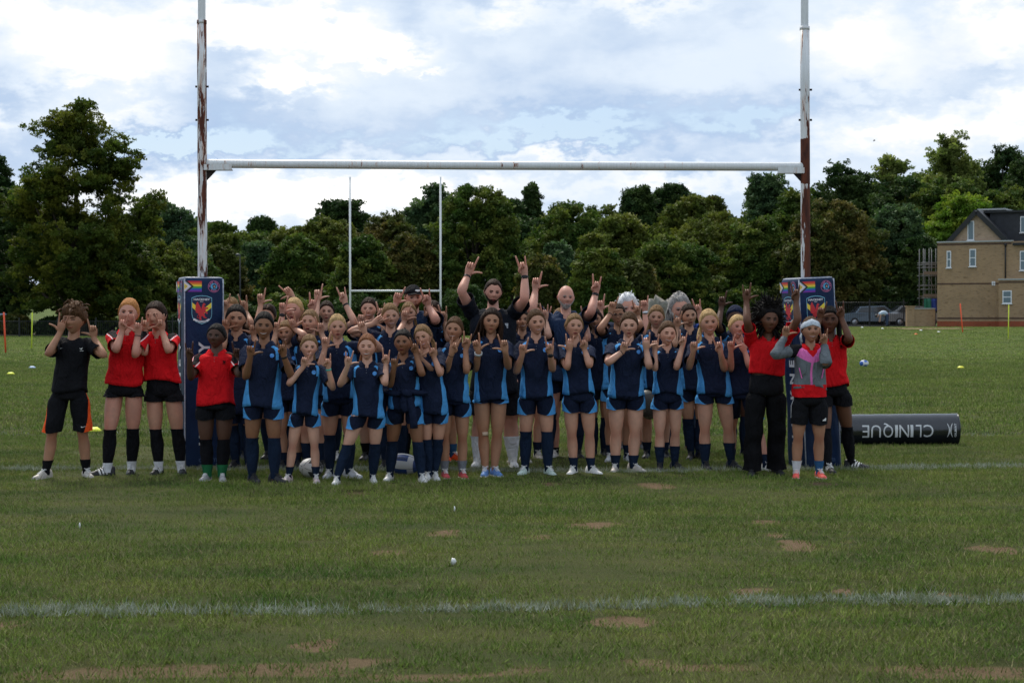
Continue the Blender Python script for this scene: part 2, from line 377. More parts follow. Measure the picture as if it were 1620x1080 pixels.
L1 = [tuple(gp(x, y)[:2]) for x, y in ((0, 969), (400, 968), (750, 966), (950, 962), (1100, 957), (1300, 952), (1620, 949))]
g = scatter('dead_ball_line', sub(-3.2, 3.2, 7.7, 8.7, .05, line_dens(L1, .066, 35, amp=1.)), lm_, 560, 15, .09, .040, .0028, 70)
tag(g, 'white painted line across the near grass', kind='structure')
L2 = [tuple(gp(x, y)[:2]) for x, y in ((0, 743), (300, 742), (700, 744), (1000, 748), (1150, 744), (1400, 741), (1620, 738))]
g = scatter('goal_line', sub(-6, 6, 15, 16.5, .06, line_dens(L2, .11, 41)), lm_, 520, 14, .1, .038, .003, 90)
tag(g, 'white painted goal line running under the group', kind='structure')
L3 = [tuple(gp(x, y)[:2]) for x, y in ((0, 688), (300, 683), (800, 680), (1620, 690))]
g = scatter('pitch_line', sub(-8, 8, 19.6, 21.6, .1, line_dens(L3, .07, 51, amp=.45)), lm_, 150, 14, .12, .04, .004, 110)
tag(g, 'faint white painted line behind the goal posts', kind='structure')
# ================================================================== GOAL POSTS
def rust_paint(name, amount, side=0., bands=()):
    m, nt, b = new_mat(name, .45, .4)
    tc = nt.new('ShaderNodeTexCoord').outputs['Object']; s = nt.sep(tc)
    n = nt.noise(nt.mapping(tc, (15, 15, 2.0)), 1., 6, .65, .5); n2 = nt.noise(nt.mapping(tc, (30, 30, 5)), 1., 5, .7); n3 = nt.noise(nt.mapping(tc, (60, 60, 3)), 1., 4, .6)
    v = nt.m('ADD', nt.m('MULTIPLY', n, .75), nt.m('MULTIPLY', n2, .25))
    v = nt.m('ADD', v, nt.m('MULTIPLY', s[0], side))
    for z, hw, am in bands: v = nt.m('ADD', v, nt.m('MULTIPLY', nt.m('SUBTRACT', 1., nt.sstep(nt.m('ABSOLUTE', nt.m('SUBTRACT', s[2], z)), hw*.8, hw)), am))
    mask = nt.sstep(v, 1-amount, 1-amount+.012); stain = nt.sstep(v, 1-amount-.09, 1-amount+.03)
    white = nt.mix(nt.lin(n3, .3, .75), (.62, .63, .62), (.76, .77, .77))
    white = nt.mix(nt.m('MULTIPLY', stain, nt.lin(n3, .42, .62)), white, (.45, .19, .075))
    rust = nt.mix(nt.lin(n2, .35, .65), (.050, .014, .009), (.145, .040, .018))
    nt.l.new(nt.mix(mask, white, rust), b.inputs['Base Color']); nt.l.new(nt.lin(mask, 0, 1, .4, .85), b.inputs['Roughness'])
    bump(nt, b, nt.m('ADD', mask, nt.m('MULTIPLY', n2, .5)), .5, .004); return m
GD = 16.05; gs_ = F/GD
Lx = (320.8-810)/gs_; Rx = (1276.5-810)/gs_
goal = thing('rugby_goal', 'rusting white rugby goal with crossbar standing over the group', 'goal posts', ((Lx+Rx)/2, GD, 0)); g0 = np.array(goal.location)
PL = rust_paint('paint_left_post', .485, 1.0, ((1.9, .85, -.018), (4.0, 1.0, .02))); PR = rust_paint('paint_right_post', .47, 1.6, ((2.86, .22, .5), (2.1, .55, .10)))
PB = rust_paint('paint_crossbar', .36); PW = rust_paint('paint_upper_post', .26); DARKB = col_mat('dark_bolt', (.02, .014, .012), .8)
zc = [at(321, 259, GD)[2], at(1276, 264, GD)[2]]; zu = [at(320, 33, GD)[2], at(1273, 43, GD)[2]]
for x, z1, m, k, tx in ((Lx, zu[0], PL, 0, -.002), (Rx, zu[1], PR, 1, -.028)):
    p = MB(); p.tube([(tx*q, 0, z1*q) for q in np.linspace(0, 1, 9)], .0445, None, 20, None, 0, (False, True)); o = p.build('upright', [m], goal); o.location = (x-g0[0], 0, 0)
    p = MB(); p.tube([(tx*(1+.12*q), 0, z1-.1+q) for q in np.linspace(0, 5, 9)], .036, None, 16, None, 0, (False, False)); o = p.build('upright_extension', [PW], goal); o.location = (x-g0[0], 0, 0)
    p = MB(); p.tube([(tx, 0, z1-.03), (tx, 0, z1+.004)], .047, None, 16, None, 0); o = p.build('pipe_sleeve', [m], goal); o.location = (x-g0[0], 0, 0)
    for z in (at(0, 190, GD)[2], zc[k]+.13*0+.72): 
        p = MB(); p.tube([(-.062, 0, z), (.062, 0, z)], .010, None, 8, None, 0); o = p.build('bolt', [DARKB], goal); o.location = (x-g0[0]+tx*.7, 0, 0)
    sg = 1 if k == 0 else -1
    p = MB(); p.box((sg*.15, -.03, zc[k]-.035), (.13, .012, .026)); p.box((sg*.15, .0, zc[k]-.060), (.13, .04, .004)); o = p.build('crossbar_bracket', [rust_paint('paint_bracket', .40)], goal, smooth=False); o.location = (x-g0[0], 0, 0)
    p = MB(); p.add([(sg*.04, -.01, zc[k]-.06), (sg*.13, -.01, zc[k]-.064), (sg*.04, -.01, zc[k]-.16), (sg*.04, .01, zc[k]-.06), (sg*.13, .01, zc[k]-.064), (sg*.04, .01, zc[k]-.16)], [(0, 1, 2), (3, 5, 4), (0, 3, 4, 1), (1, 4, 5, 2), (2, 5, 3, 0)]); o = p.build('gusset', [DARKB], goal, smooth=False); o.location = (x-g0[0], 0, 0)
p = MB(); p.tube([(0, 0, 0), (.04, 0, 0), ((Rx-Lx)/2-.045, 0, -.004), (Rx-Lx-.13, 0, 0), (Rx-Lx-.09, 0, 0)], .041, None, 20, (0, 0, 1.), 0)
o = p.build('crossbar', [PB], goal); o.location = (Lx+.045-g0[0], 0, zc[0]); o.rotation_euler = (0, math.atan2(zc[0]-zc[1], Rx-Lx), 0)
# far goal
FG = 107.; fs = F/FG; fl, fr = (554-810)/fs, (697-810)/fs
fg = thing('rugby_goal', 'second white rugby goal far away between the trees, framed by the first', 'goal posts', ((fl+fr)/2, FG, 0))
for x in (fl, fr):
    p = MB(); p.tube([(0, 0, 0), (0, 0, 3.4), (0, 0, at(0, 280, FG)[2])], .062, None, 10, None, 0); o = p.build('upright', [PW], fg); o.location = (x-(fl+fr)/2, 0, 0)
    p = MB(); p.tube([(0, -.1, 0), (0, -.1, 1.75)], .2, None, 10, None, 0); 
p = MB(); p.tube([(fl-(fl+fr)/2, 0, 0), (fr-(fl+fr)/2, 0, 0)], .065, None, 10, None, 0); o = p.build('crossbar', [PW], fg); o.location.z = at(0, 460, FG)[2]
# ================================================================== POST PADS
def vinyl(name, c, rough=.42):
    m, nt, b = new_mat(name, rough, .16 if rough > .35 else .7); tc = nt.new('ShaderNodeTexCoord').outputs['Object']
    f = nt.noise(tc, 6, 4, .6); nt.l.new(nt.mix(nt.lin(f, .3, .7), tuple(x*.8 for x in c), tuple(x*1.25 for x in c)), b.inputs['Base Color'])
    bump(nt, b, nt.m('ADD', nt.noise(nt.mapping(tc, (1, 1, .5)), 9, 4, .6, 1.), nt.m('MULTIPLY', nt.noise(tc, 40, 4, .6), .3)), .35 if rough > .35 else .12, .03); return m
VN = vinyl('navy_vinyl', (.008, .022, .064)); VE = col_mat('worn_seam', (.33, .36, .42), .6, var=.3, scale=40)
def flat(name, c, rough=.5): return col_mat(name, c, rough, .35, var=.06)
FL = {k: flat('print_'+k, v) for k, v in dict(red=(.62, .035, .04), orange=(.78, .22, .03), yellow=(.80, .62, .05), green=(.06, .36, .06), blue=(.02, .10, .45), violet=(.17, .03, .32), black=(.012, .012, .014), brown=(.10, .05, .03), pale=(.42, .62, .72), rose=(.75, .50, .55), white=(.72, .73, .74), cyan=(.22, .55, .68), pink=(.70, .18, .36), skyb=(.10, .40, .66), navy=(.008, .020, .058), grif=(.58, .035, .04), skin=(.42, .24, .17), faint=(.05, .085, .17), grey=(.62, .63, .64)).items()}
def word(mb, s, o, ux, uz, h, mi=0, thick=.001, wmax=None, rot=0, bold=.012):
    """flat letters of capital height h centred at o in the plane ux, uz"""
    v, f = text_geo(s, bold); ux = np.array(ux); uz = np.array(uz); nn = np.cross(ux, uz); sx = h
    wd = (v[:, 0].max()-v[:, 0].min())*h
    if wmax: sx = h*wmax/wd
    x, y = v[:, 0]*sx, v[:, 1]*h; c_, s_ = math.cos(rot), math.sin(rot); x, y = x*c_-y*s_, x*s_+y*c_
    mb.add(np.array(o)+np.outer(x, ux)+np.outer(y, uz)+nn*thick, f, mi)
def pad(name, label, p, yaw, lean=(0, 0), wd=.38, ht_=1.775, decals=(0, 1), hide_word=False):
    root = thing('post_pad', label, 'post pad', p, 'padded covers round the goal posts', (lean[0], lean[1], yaw))
    k = MB(); h = wd/2; prof = []
    for z, ins in ((0, .012), (.012, 0), (ht_-.035, 0), (ht_-.012, .008), (ht_, .03)):
        t = np.linspace(0, 2*math.pi, 40, endpoint=False); e = 9.
        prof.append(np.stack([(h-ins)*np.sign(np.cos(t))*np.abs(np.cos(t))**(2/e), (h-ins)*np.sign(np.sin(t))*np.abs(np.sin(t))**(2/e), z+0*t], 1))
    zz = np.linspace(.03, ht_-.05, 16); mids = []
    for z in zz:
        t = np.linspace(0, 2*math.pi, 40, endpoint=False); e = 9.; hh_ = h+.004*math.sin(z*9)
        mids.append(np.stack([hh_*np.sign(np.cos(t))*np.abs(np.cos(t))**(2/e), hh_*np.sign(np.sin(t))*np.abs(np.sin(t))**(2/e), z+0*t], 1))
    prof = prof[:2]+mids+prof[2:]
    k.rings(prof, 0); k.build('cover', [VN], root)
    for x in (-1, 1):       # worn piping at the two front corners and around the top
        k = MB(); k.tube([(x*(h-.012), -h+.012, z) for z in np.linspace(.02, ht_-.02, 8)], .007, None, 6, None, 0); k.build('piping', [VE], root)
    k = MB(); t = np.linspace(0, 2*math.pi, 33); k.tube([((h-.012)*math.copysign(abs(math.cos(a))**.25, math.cos(a)), (h-.012)*math.copysign(abs(math.sin(a))**.25, math.sin(a)), ht_-.012) for a in t], .006, None, 6, (0, 0, 1.), 0); k.build('piping', [VE], root)
    k = MB(); k.box((-h-.001, 0, ht_/2), (.003, .016, ht_/2-.03)); k.build('closing_flap', [FL['black']], root, smooth=False)
    for face in decals:
        if face == 0: o = np.array([0, -h-.0035, 0]); ux = np.array([1., 0, 0])
        else: o = np.array([-h-.0035, 0, 0]); ux = np.array([0, -1., 0])
        uz = np.array([0, 0, 1.]); P = lambda x, z: o+ux*x+uz*z
        T = ht_
        # rainbow flag with chevron, 0.145 x 0.092
        k = MB(); fx0, fx1, fz1 = -.183, -.022, T-.040; fh = .100/6; names = ['red', 'orange', 'yellow', 'green', 'blue', 'violet']
        for i in range(6): poly_mb(k, [(fx0, fz1-(i+1)*fh), (fx1, fz1-(i+1)*fh), (fx1, fz1-i*fh), (fx0, fz1-i*fh)], P(0, 0), ux, uz, .0006, i)
        zc_ = fz1-3*fh; hhh = 3*fh
        for i, (reach, nm) in enumerate(((.088, 'black'), (.074, 'brown'), (.064, 'pale'), (.054, 'rose'), (.045, 'white'), (.034, 'yellow'))):
            sl = .060*1.0
            poly_mb(k, [(fx0, zc_-hhh), (fx0+max(0, reach-sl), zc_-hhh), (fx0+reach, zc_), (fx0+max(0, reach-sl), zc_+hhh), (fx0, zc_+hhh)] if reach > sl else [(fx0, zc_-hhh*reach/sl), (fx0+reach, zc_), (fx0, zc_+hhh*reach/sl)], P(0, 0), ux, uz, .0010+.0004*i, 6+i)
        a_ = np.linspace(0, 2*math.pi, 13)[:-1]
        k.tube([P(fx0+.013+.009*math.cos(a), zc_+.009*math.sin(a))+np.cross(ux, uz)*.003 for a in np.append(a_, 0)], .0012, None, 4, None, 12)
        k.build('rainbow_flag_print', [FL[n] for n in names]+[FL[n] for n in ('black', 'brown', 'pale', 'rose', 'white', 'yellow', 'violet')], root, smooth=False)
        # round badge
        k = MB(); bc = (.090, T-.090); nn = np.cross(ux, uz)
        for rad, nm, th_ in ((.0545, 0, .0006), (.0515, 1, .0010), (.030, 2, .0014)):
            poly_mb(k, [(bc[0]+rad*math.cos(a), bc[1]+rad*math.sin(a)) for a in np.linspace(0, 2*math.pi, 28, endpoint=False)], P(0, 0), ux, uz, th_, nm)
        for txt, mid, step, up in (('BLACK GIRLS', 90, 17.5, 1), ('RUCK', 270, 20, -1)):
            for i, ch in enumerate(txt):
                if ch == ' ': continue
                a = R(mid+(len(txt)-1)/2*step*up-i*step*up); word(k, ch, P(bc[0]+.041*math.cos(a), bc[1]+.041*math.sin(a))+nn*.0018, ux, uz, .0135, 0, rot=a-math.pi/2*up, bold=.03)
        poly_mb(k, [(bc[0]+.004+.018*math.cos(a)*(1+.12*math.sin(5*a)), bc[1]+.004+.018*math.sin(a)*(1+.12*math.sin(5*a))) for a in np.linspace(0, 2*math.pi, 24, endpoint=False)], P(0, 0), ux, uz, .0018, 1)
        poly_mb(k, [(bc[0]+.005+.0085*math.cos(a), bc[1]-.001+.011*math.sin(a)) for a in np.linspace(0, 2*math.pi, 14, endpoint=False)], P(0, 0), ux, uz, .0022, 3)
        poly_mb(k, [(bc[0]-.014, bc[1]-.024), (bc[0]+.022, bc[1]-.022), (bc[0]+.012, bc[1]-.012), (bc[0]-.004, bc[1]-.011)], P(0, 0), ux, uz, .0020, 1)
        k.build('round_badge_print', [FL['pink'], FL['navy'], FL['skyb'], FL['skin']], root, smooth=False)
        # club shield
        k = MB(); cx = -.022
        def shield(sc_, dz=0.):
            pts = [(-.094, .095), (-.05, .112), (0, .117), (.05, .112), (.094, .095), (.094, -.055), (.088, -.09), (.06, -.125), (0, -.150), (-.06, -.125), (-.088, -.09), (-.094, -.055)]
            return [(cx+x*sc_, T-.29+(z+dz)*sc_) for x, z in pts]
        poly_mb(k, shield(1.), P(0, 0), ux, uz, .0006, 0); poly_mb(k, shield(.955), P(0, 0), ux, uz, .0012, 1)
        Q = lambda L_: [(cx+x, T-.29+z) for x, z in L_]
        poly_mb(k, Q([(-.089, .052), (-.089, .004), (0, -.070), (0, -.020)]), P(0, 0), ux, uz, .0016, 2); poly_mb(k, Q([(.089, .052), (0, -.020), (0, -.070), (.089, .004)]), P(0, 0), ux, uz, .0016, 2)
        wing = [(-.040, .062), (-.052, .040), (-.060, .022), (-.058, .006), (-.063, -.008), (-.056, -.022), (-.058, -.036), (-.046, -.046), (-.030, -.052), (-.012, -.045), (-.004, -.020), (-.010, .004), (-.022, .026)]
        poly_mb(k, Q(wing), P(0, 0), ux, uz, .0020, 3)
        bodyp = [(.006, .030), (.012, .044), (.022, .046), (.032, .036), (.036, .028), (.024, .028), (.022, .016), (.032, .006), (.054, .008), (.060, .000), (.054, -.008), (.038, -.010), (.034, -.024), (.052, -.040), (.054, -.052), (.044, -.054), (.034, -.040), (.022, -.044), (.026, -.062), (.030, -.082), (.046, -.090), (.044, -.096), (.016, -.090), (.006, -.072), (-.004, -.078), (-.008, -.094), (.000, -.104), (-.004, -.110), (-.024, -.108), (-.022, -.086), (-.026, -.066), (-.036, -.060), (-.018, -.040), (-.004, -.010), (.0, .010)]
        poly_mb(k, Q(bodyp), P(0, 0), ux, uz, .0024, 3)
        k.tube([P(cx+x, T-.29+z)+nn*.003 for x, z in catmull([(-.024, -.060), (-.042, -.074), (-.040, -.092), (-.026, -.092), (-.030, -.080)], 9)], .0022, None, 4, None, 3)
        word(k, 'HACKNEY', P(cx, T-.29+.080)+nn*.0016, ux, uz, .019, 4, wmax=.150, bold=.03); word(k, 'RFC', P(cx, T-.29+.060)+nn*.0016, ux, uz, .010, 4, wmax=.028)
        sc_pts = [(-.082, -.112), (-.072, -.094), (-.03, -.116), (.03, -.116), (.064, -.098), (.078, -.106), (.068, -.112), (.064, -.118), (.03, -.134), (-.03, -.134), (-.066, -.116)]
        poly_mb(k, Q(sc_pts), P(0, 0), ux, uz, .0026, 4)
        for i in range(9): poly_mb(k, Q([(-.045+i*.0105, -.128+.0*i), (-.039+i*.0105, -.128), (-.039+i*.0105, -.121), (-.045+i*.0105, -.121)]), P(0, 0), ux, uz, .0034, 1)
        k.build('club_crest_print', [FL['cyan'], FL['navy'], FL['yellow'], FL['grif'], FL['white']], root, smooth=False)
        # club name running up the pad, one letter after another
        zs_ = np.linspace(.26, 1.12, 7)
        for ch, z in zip('HACKNEY', zs_):
            k = MB(); word(k, ch, P(.0, z)+nn*.0006, ux, uz, .105, 0, rot=math.pi/2, bold=.035); k.build('letter', [FL['grey']], root, smooth=False)
        k = MB(); word(k, 'coram', P(.03, .075)+nn*.0006, ux, uz, .034, 0, wmax=.17); word(k, 'SPORTS', P(.05, .04)+nn*.0006, ux, uz, .012, 0, wmax=.1) if False else None
        k.build('maker_name_print', [FL['faint']], root, smooth=False)
    return root
pad('post_pad', 'tall navy pad with crest wrapped round the left goal post', ((318.-810)/gs_, GD-.02, 0), R(10.2+10))
pad('post_pad', 'slightly leaning navy pad round the right goal post behind the headband player', ((1283-810)/gs_+.03, GD-.04, 0), R(-9.8+27), (0, R(-2.6)))
# ================================================================== TACKLE ROLL
rd = 18.75; rs_ = F/rd; x0, x1 = (1312-810)/rs_, (1515-810)/rs_; rr_ = .172
roll = thing('tackle_roll', 'long glossy black tackle roll lying on the grass right of the posts', 'tackle bag', ((x0+x1)/2, rd, .165), None, (0, R(-.6), R(-1.5)))
VB = vinyl('black_vinyl', (.010, .012, .017), .2); hl = (x1-x0)/2
k = MB(); q = [(-hl, .0), (-hl, rr_-.02), (-hl+.008, rr_-.006), (-hl+.02, rr_)]+[(x, rr_+.0012*math.sin(x*30)) for x in np.linspace(-hl+.05, hl-.05, 24)]+[(hl-.02, rr_), (hl-.008, rr_-.006), (hl, rr_-.02), (hl, 0.)]
a_ = np.linspace(0, 2*math.pi, 40, endpoint=False); k.rings([np.stack([x+0*a_, r_*np.cos(a_), r_*np.sin(a_)], 1) for x, r_ in q if r_ > 0], 0); k.build('cover', [VB], roll)
for sx_ in (-1, 1):
    k = MB(); k.tube([(sx_*(hl-.012), (rr_-.002)*math.cos(a), (rr_-.002)*math.sin(a)) for a in np.linspace(0, 2*math.pi, 41)], .006, None, 6, (1, 0, 0), 0); k.build('end_seam', [VB], roll)
def on_roll(mb, v2, f, cx, cz, h, wmax, ang, mi=0):
    v = v2.copy(); wd = v[:, 0].max()-v[:, 0].min(); x = v[:, 0]*h if wmax is None else v[:, 0]*wmax/wd; y = v[:, 1]*h
    c_, s_ = math.cos(ang), math.sin(ang); x, y = x*c_-y*s_, x*s_+y*c_
    t = (cz+y)/rr_; V_ = np.stack([cx+x, -(rr_+.003)*np.cos(t), (rr_+.003)*np.sin(t)], 1); mb.add(V_, f, mi)
MM = F/rd
cc = lambda px: (px-810)/MM-(x0+x1)/2
for ch, px in zip('CLINIQUE', (1464, 1448.5, 1438, 1426, 1414, 1401, 1382, 1366)):
    k = MB(); v, f = text_geo(ch, 0., 7); w__ = {'I': .030, 'L': .060, 'E': .075}.get(ch, .105)
    on_roll(k, v, f, cc(px), -.005 if ch != 'Q' else .006, .135 if ch != 'Q' else .16, w__, math.pi); k.build('letter', [FL['grey']], roll, smooth=False)
k = MB(); v, f = text_geo('GILBERT', .03); on_roll(k, v, f, cc(1506), 0., .022, .15, math.pi/2)
for s1 in (-1, 1):
    cur = [(x, s1*(.012+.9*x*x*7)) for x in np.linspace(-.075, .075, 9)]
    P = []
    for yv, xv in cur:
        t = (yv)/rr_; P.append((cc(1497.5)-xv*.62, -(rr_+.003)*math.cos(t), (rr_+.003)*math.sin(t)))
    k.tube(P, np.array([.002, .004, .005, .006, .006, .006, .005, .004, .002]), .0015, 5, (1, 0, 0), 0)
k.build('maker_logo', [FL['grey']], roll, smooth=False)
# ================================================================== BALLS, CONES, POLES
def ball(label, p, rot, cols, L_=.145, r_=.096, panel='star'):
    o = thing('rugby_ball', label, 'rugby ball', p, 'rugby balls on the pitch', rot)
    m, nt, b = new_mat('ball_'+str(len(bpy.data.materials)), .5, .35); tc = nt.new('ShaderNodeTexCoord').outputs['Object']; s = nt.sep(tc)
    a = nt.m('ABSOLUTE', nt.m('SINE', nt.m('MULTIPLY', nt.m('ARCTAN2', s[1], s[2]), 2.)))
    xx = nt.m('ABSOLUTE', nt.m('DIVIDE', s[0], L_))
    if panel == 'star': mk = nt.m('MULTIPLY', nt.m('GREATER_THAN', a, nt.m('ADD', .50, nt.m('MULTIPLY', xx, .6))), 1.); mk = nt.m('MAXIMUM', mk, nt.m('MULTIPLY', nt.m('GREATER_THAN', xx, .22), nt.m('LESS_THAN', xx, .27)))
    else: mk = nt.m('MAXIMUM', nt.m('GREATER_THAN', xx, .74), nt.m('MULTIPLY', nt.m('LESS_THAN', xx, .40), nt.m('GREATER_THAN', a, .72)))
    nt.l.new(nt.mix(mk, cols[0], cols[1]), b.inputs['Base Color']); bump(nt, b, nt.noise(tc, 300, 2), .4, .002)
    k = MB(); t = np.linspace(-1, 1, 17); a_ = np.linspace(0, 2*math.pi, 24, endpoint=False)
    k.rings([np.stack([L_*math.sin(q*1.5)+0*a_, r_*max(math.cos(q*1.5)**.85, .06)*np.cos(a_), r_*max(math.cos(q*1.5)**.85, .06)*np.sin(a_)], 1) for q in t], 0); k.build('ball_cover', [m], o)
    for i in range(4):
        a = i*math.pi/2+.4; k = MB(); k.tube([(L_*math.sin(q*1.45), (r_+.0005)*math.cos(q*1.45)**.85*math.cos(a), (r_+.0005)*math.cos(q*1.45)**.85*math.sin(a)) for q in t], .0018, None, 4, None, 0); k.build('seam', [FL['black']], o)
    return o
P = gp(478, 768); o = ball('white rugby ball with black star panels between the feet of the smallest girl', (P[0], 14.85, .090), (0, R(8), R(66)), ((.55, .55, .54), (.05, .05, .05)), L_=.135, r_=.088)
k = MB(); word(k, 'GILBERT', (0, 0, 0), (1, 0, 0), (0, 0, 1), .028, 0, wmax=.13); b_ = k.build('lettering', [FL['black']], o, smooth=False); b_.location = (0, -.0985, .012)
o = ball('blue-tipped white rugby ball behind the girl with a tied sweater', ((636-810)/180., 15.2, .094), (0, R(4), R(-14)), ((.50, .51, .52), (.025, .06, .20)), panel='ends')
k = MB(); word(k, 'ARGO', (0, 0, 0), (1, 0, 0), (0, 0, 1), .026, 0, wmax=.11); b_ = k.build('lettering', [FL['black']], o, smooth=False); b_.location = (0, -.080, .062); b_.rotation_euler = (R(-42), 0, 0)
P = gp(1367, 580); ball('lone blue and white rugby ball far out on the grass at right', (P[0], P[1], .095), (0, 0, R(35)), ((.60, .62, .65), (.02, .10, .42)), panel='ends')
ball('dark rugby ball held at knee height behind the grinning small girl', ((1027-810)/F*16.5, 16.62, .55), (0, R(78), 0), ((.05, .045, .04), (.12, .11, .09)), panel='ends')
def marker(label, px, py, c, big=1.):
    P = gp(px, py); z = float(terrain(P[0], P[1])); o = thing('marker_cone', label, 'training cone', (P[0], P[1], z+(.03 if P[1] > 60 else .012)), 'marker cones on the grass')
    k = MB(); a_ = np.linspace(0, 2*math.pi, 18, endpoint=False)
    k.rings([np.stack([r_*np.cos(a_), r_*np.sin(a_), h_+0*a_], 1) for r_, h_ in ((.095*big, .004), (.098*big, .012), (.075*big, .035), (.048*big, .055), (.030*big, .056))], 0, (False, False))
    m = k.build('cone_dish', [flat('cone_'+str(len(bpy.data.materials)), c)], o); s_ = m.modifiers.new('s', 'SOLIDIFY'); s_.thickness = .003
W_ = (.75, .76, .74)
for a in (('white dome marker near the railings, leftmost of the white ones', 1364, 533, W_), ('white dome marker second from the railings side', 1396, 534.5, W_), ('white dome marker just right of the orange one', 1457, 536.5, W_), ('white dome marker nearest the leaning orange pole', 1485, 538, W_),
          ('small orange dome marker among the white ones', 1449, 540, (.85, .14, .03)), ('yellow dome marker alone on the grass at far right', 1520, 583, (.75, .72, .05)), ('yellow dome marker just behind the youngster in black', 148, 684, (.72, .75, .05)), ('yellow dome marker near the left edge of the field', 17, 593, (.70, .74, .05)), ('pale blue flat marker left of the youngster in black', 51, 583, (.35, .45, .62))):
    marker(*a)
def pole(label, px, pyt, pyb, c, lean=0., r_=.017):
    P = gp(px, pyb); z0 = float(terrain(P[0], P[1])); d = P[1]
    if z0 > 0: # ground rises towards the houses
        for _ in range(6): d = (CAMH-float(terrain((px-810)/F*d, d)))/-ray(px, pyb)[2]*ray(px, pyb)[1]
        P = at(px, pyb, d); z0 = P[2]
    T_ = at(px+lean, pyt, d); o = thing('slalom_pole', label, 'training pole', tuple(P), 'coloured training poles on the field')
    k = MB(); t = T_-P; k.tube([(0, 0, 0), t*.5, t*.995, t], np.array([r_, r_, r_, r_*.5]), None, 8, None, 0); k.build('pole', [flat('pole_'+str(len(bpy.data.materials)), c)], o)
    k = MB(); k.tube([(0, 0, -.02), (0, 0, .06), (0, 0, .07)], (.03, .022, .01), None, 8, None, 0); k.build('spike', [FL['black']], o)
pole('orange training pole at the left edge, leaning slightly', 9, 494, 558, (.80, .09, .03), -3, .034); pole('yellow training pole beside the left orange pole', 50, 494, 553, (.62, .72, .04), 1, .024); pole('short-looking yellow pole behind the youngster and red-haired player', 168, 493, 521, (.62, .72, .04), 1, .03)
pole('orange training pole leaning in front of the brick house', 1524, 480, 537, (.85, .10, .03), -5, .036); pole('yellow training pole in front of the brick house at the right edge', 1595, 482, 541, (.66, .74, .05), 1, .026); pole('orange pole mostly hidden behind the braided player', 1328, 500, 545, (.80, .09, .03), 0, .036)
for px, py, lab in ((717, 896, 'white crumpled scrap on the near grass below the group'), (126, 838, 'tiny white scrap on the grass at lower left'), (719, 811, 'tiny pale scrap on the grass below the red trainers')):
    P = gp(px, py); k = MB(); r_ = .015 if py == 896 else .006; a_ = np.linspace(0, 2*math.pi, 9, endpoint=False)
    k.rings([np.stack([r_*s__*np.cos(a_)*(1+.3*np.sin(3*a_+i)), r_*s__*np.sin(a_)*(1+.3*np.cos(2*a_+i)), h_+.005*np.sin(4*a_)], 1) for i, (s__, h_) in enumerate(((.6, .0), (1, .02), (.5, .035)))], 0)
    o = k.build('litter', [SHW := flat('scrap_white', (.7, .7, .68))]); o.location = (P[0], P[1], .012); tag(o, lab, 'litter')
# ================================================================== TREES
def leaf_mat(name, cols, tr=.25):
    m, nt, b = new_mat(name, .7, .12); geo = nt.new('ShaderNodeNewGeometry').outputs['Position']
    at = nt.new('ShaderNodeAttribute'); at.attribute_name = 'tint'; at.attribute_type = 'INSTANCER'; f = at.outputs['Fac']
    big = nt.lin(nt.noise(geo, .45, 3, .6), .36, .64)
    c = nt.mix(big, cols[0], cols[1]); c = nt.mix(nt.m('MULTIPLY', nt.sstep(nt.m('ADD', nt.m('MULTIPLY', nt.noise(geo, .3, 3, .6), 1.1), nt.m('MULTIPLY', f, .35)), .66, .90), .85), c, cols[2])
    c = nt.mix(1., c, nt.mix(f, (.95, .95, .95), (1.9, 1.9, 1.75)), 'MULTIPLY')
    nt.l.new(c, b.inputs['Base Color'])
    t = nt.new('ShaderNodeBsdfTranslucent'); nt.l.new(nt.mix(1., c, (1.0, 1.2, .75), 'MULTIPLY'), t.inputs[0]); mx = nt.new('ShaderNodeMixShader'); mx.inputs[0].default_value = tr
    nt.l.new(b.outputs[0], mx.inputs[1]); nt.l.new(t.outputs[0], mx.inputs[2]); nt.l.new(mx.outputs[0], nt.n['Material Output'].inputs[0]); return m
LM = dict(green=leaf_mat('leaf_green', ((.024, .050, .010), (.052, .080, .016), (.085, .095, .018))), dark=leaf_mat('leaf_dark', ((.014, .032, .011), (.028, .050, .014), (.040, .060, .016)), .2),
 olive=leaf_mat('leaf_olive', ((.044, .062, .012), (.078, .092, .018), (.100, .100, .018))), rust=leaf_mat('leaf_rust', ((.036, .046, .012), (.056, .066, .016), (.088, .064, .018))),
 bright=leaf_mat('leaf_bright', ((.048, .092, .010), (.090, .145, .018), (.14, .16, .02)), .4), birch=leaf_mat('leaf_pale', ((.070, .092, .026), (.125, .150, .042), (.16, .165, .05)), .45), bluish=leaf_mat('leaf_bluish', ((.026, .052, .024), (.052, .085, .038), (.065, .095, .036)), .25),
 hornb=leaf_mat('leaf_lime', ((.026, .046, .009), (.056, .074, .012), (.088, .088, .012)), .35))
BARK = col_mat('bark', (.045, .036, .028), .9, .1, var=.4, scale=3, bmp=.8, bscale=8)
PROF = {'round': lambda t: np.sqrt(np.clip(1-((t-.45)/.56)**2, 0, 1)), 'dome': lambda t: np.clip(1-np.clip((t-.3)/.7, 0, 1)**2.3, 0, 1)**.6*(.75+.25*smooth01(t/.25)),
        'cone': lambda t: np.clip(1-t, 0, 1)**.72*(.72+.28*smooth01(t/.2)), 'tall': lambda t: np.sin(np.clip(t*.9+.1, 0, 1)*math.pi)**.55, 'flat': lambda t: np.clip(1-np.abs(t-.55)/.6, 0, 1)**.45}
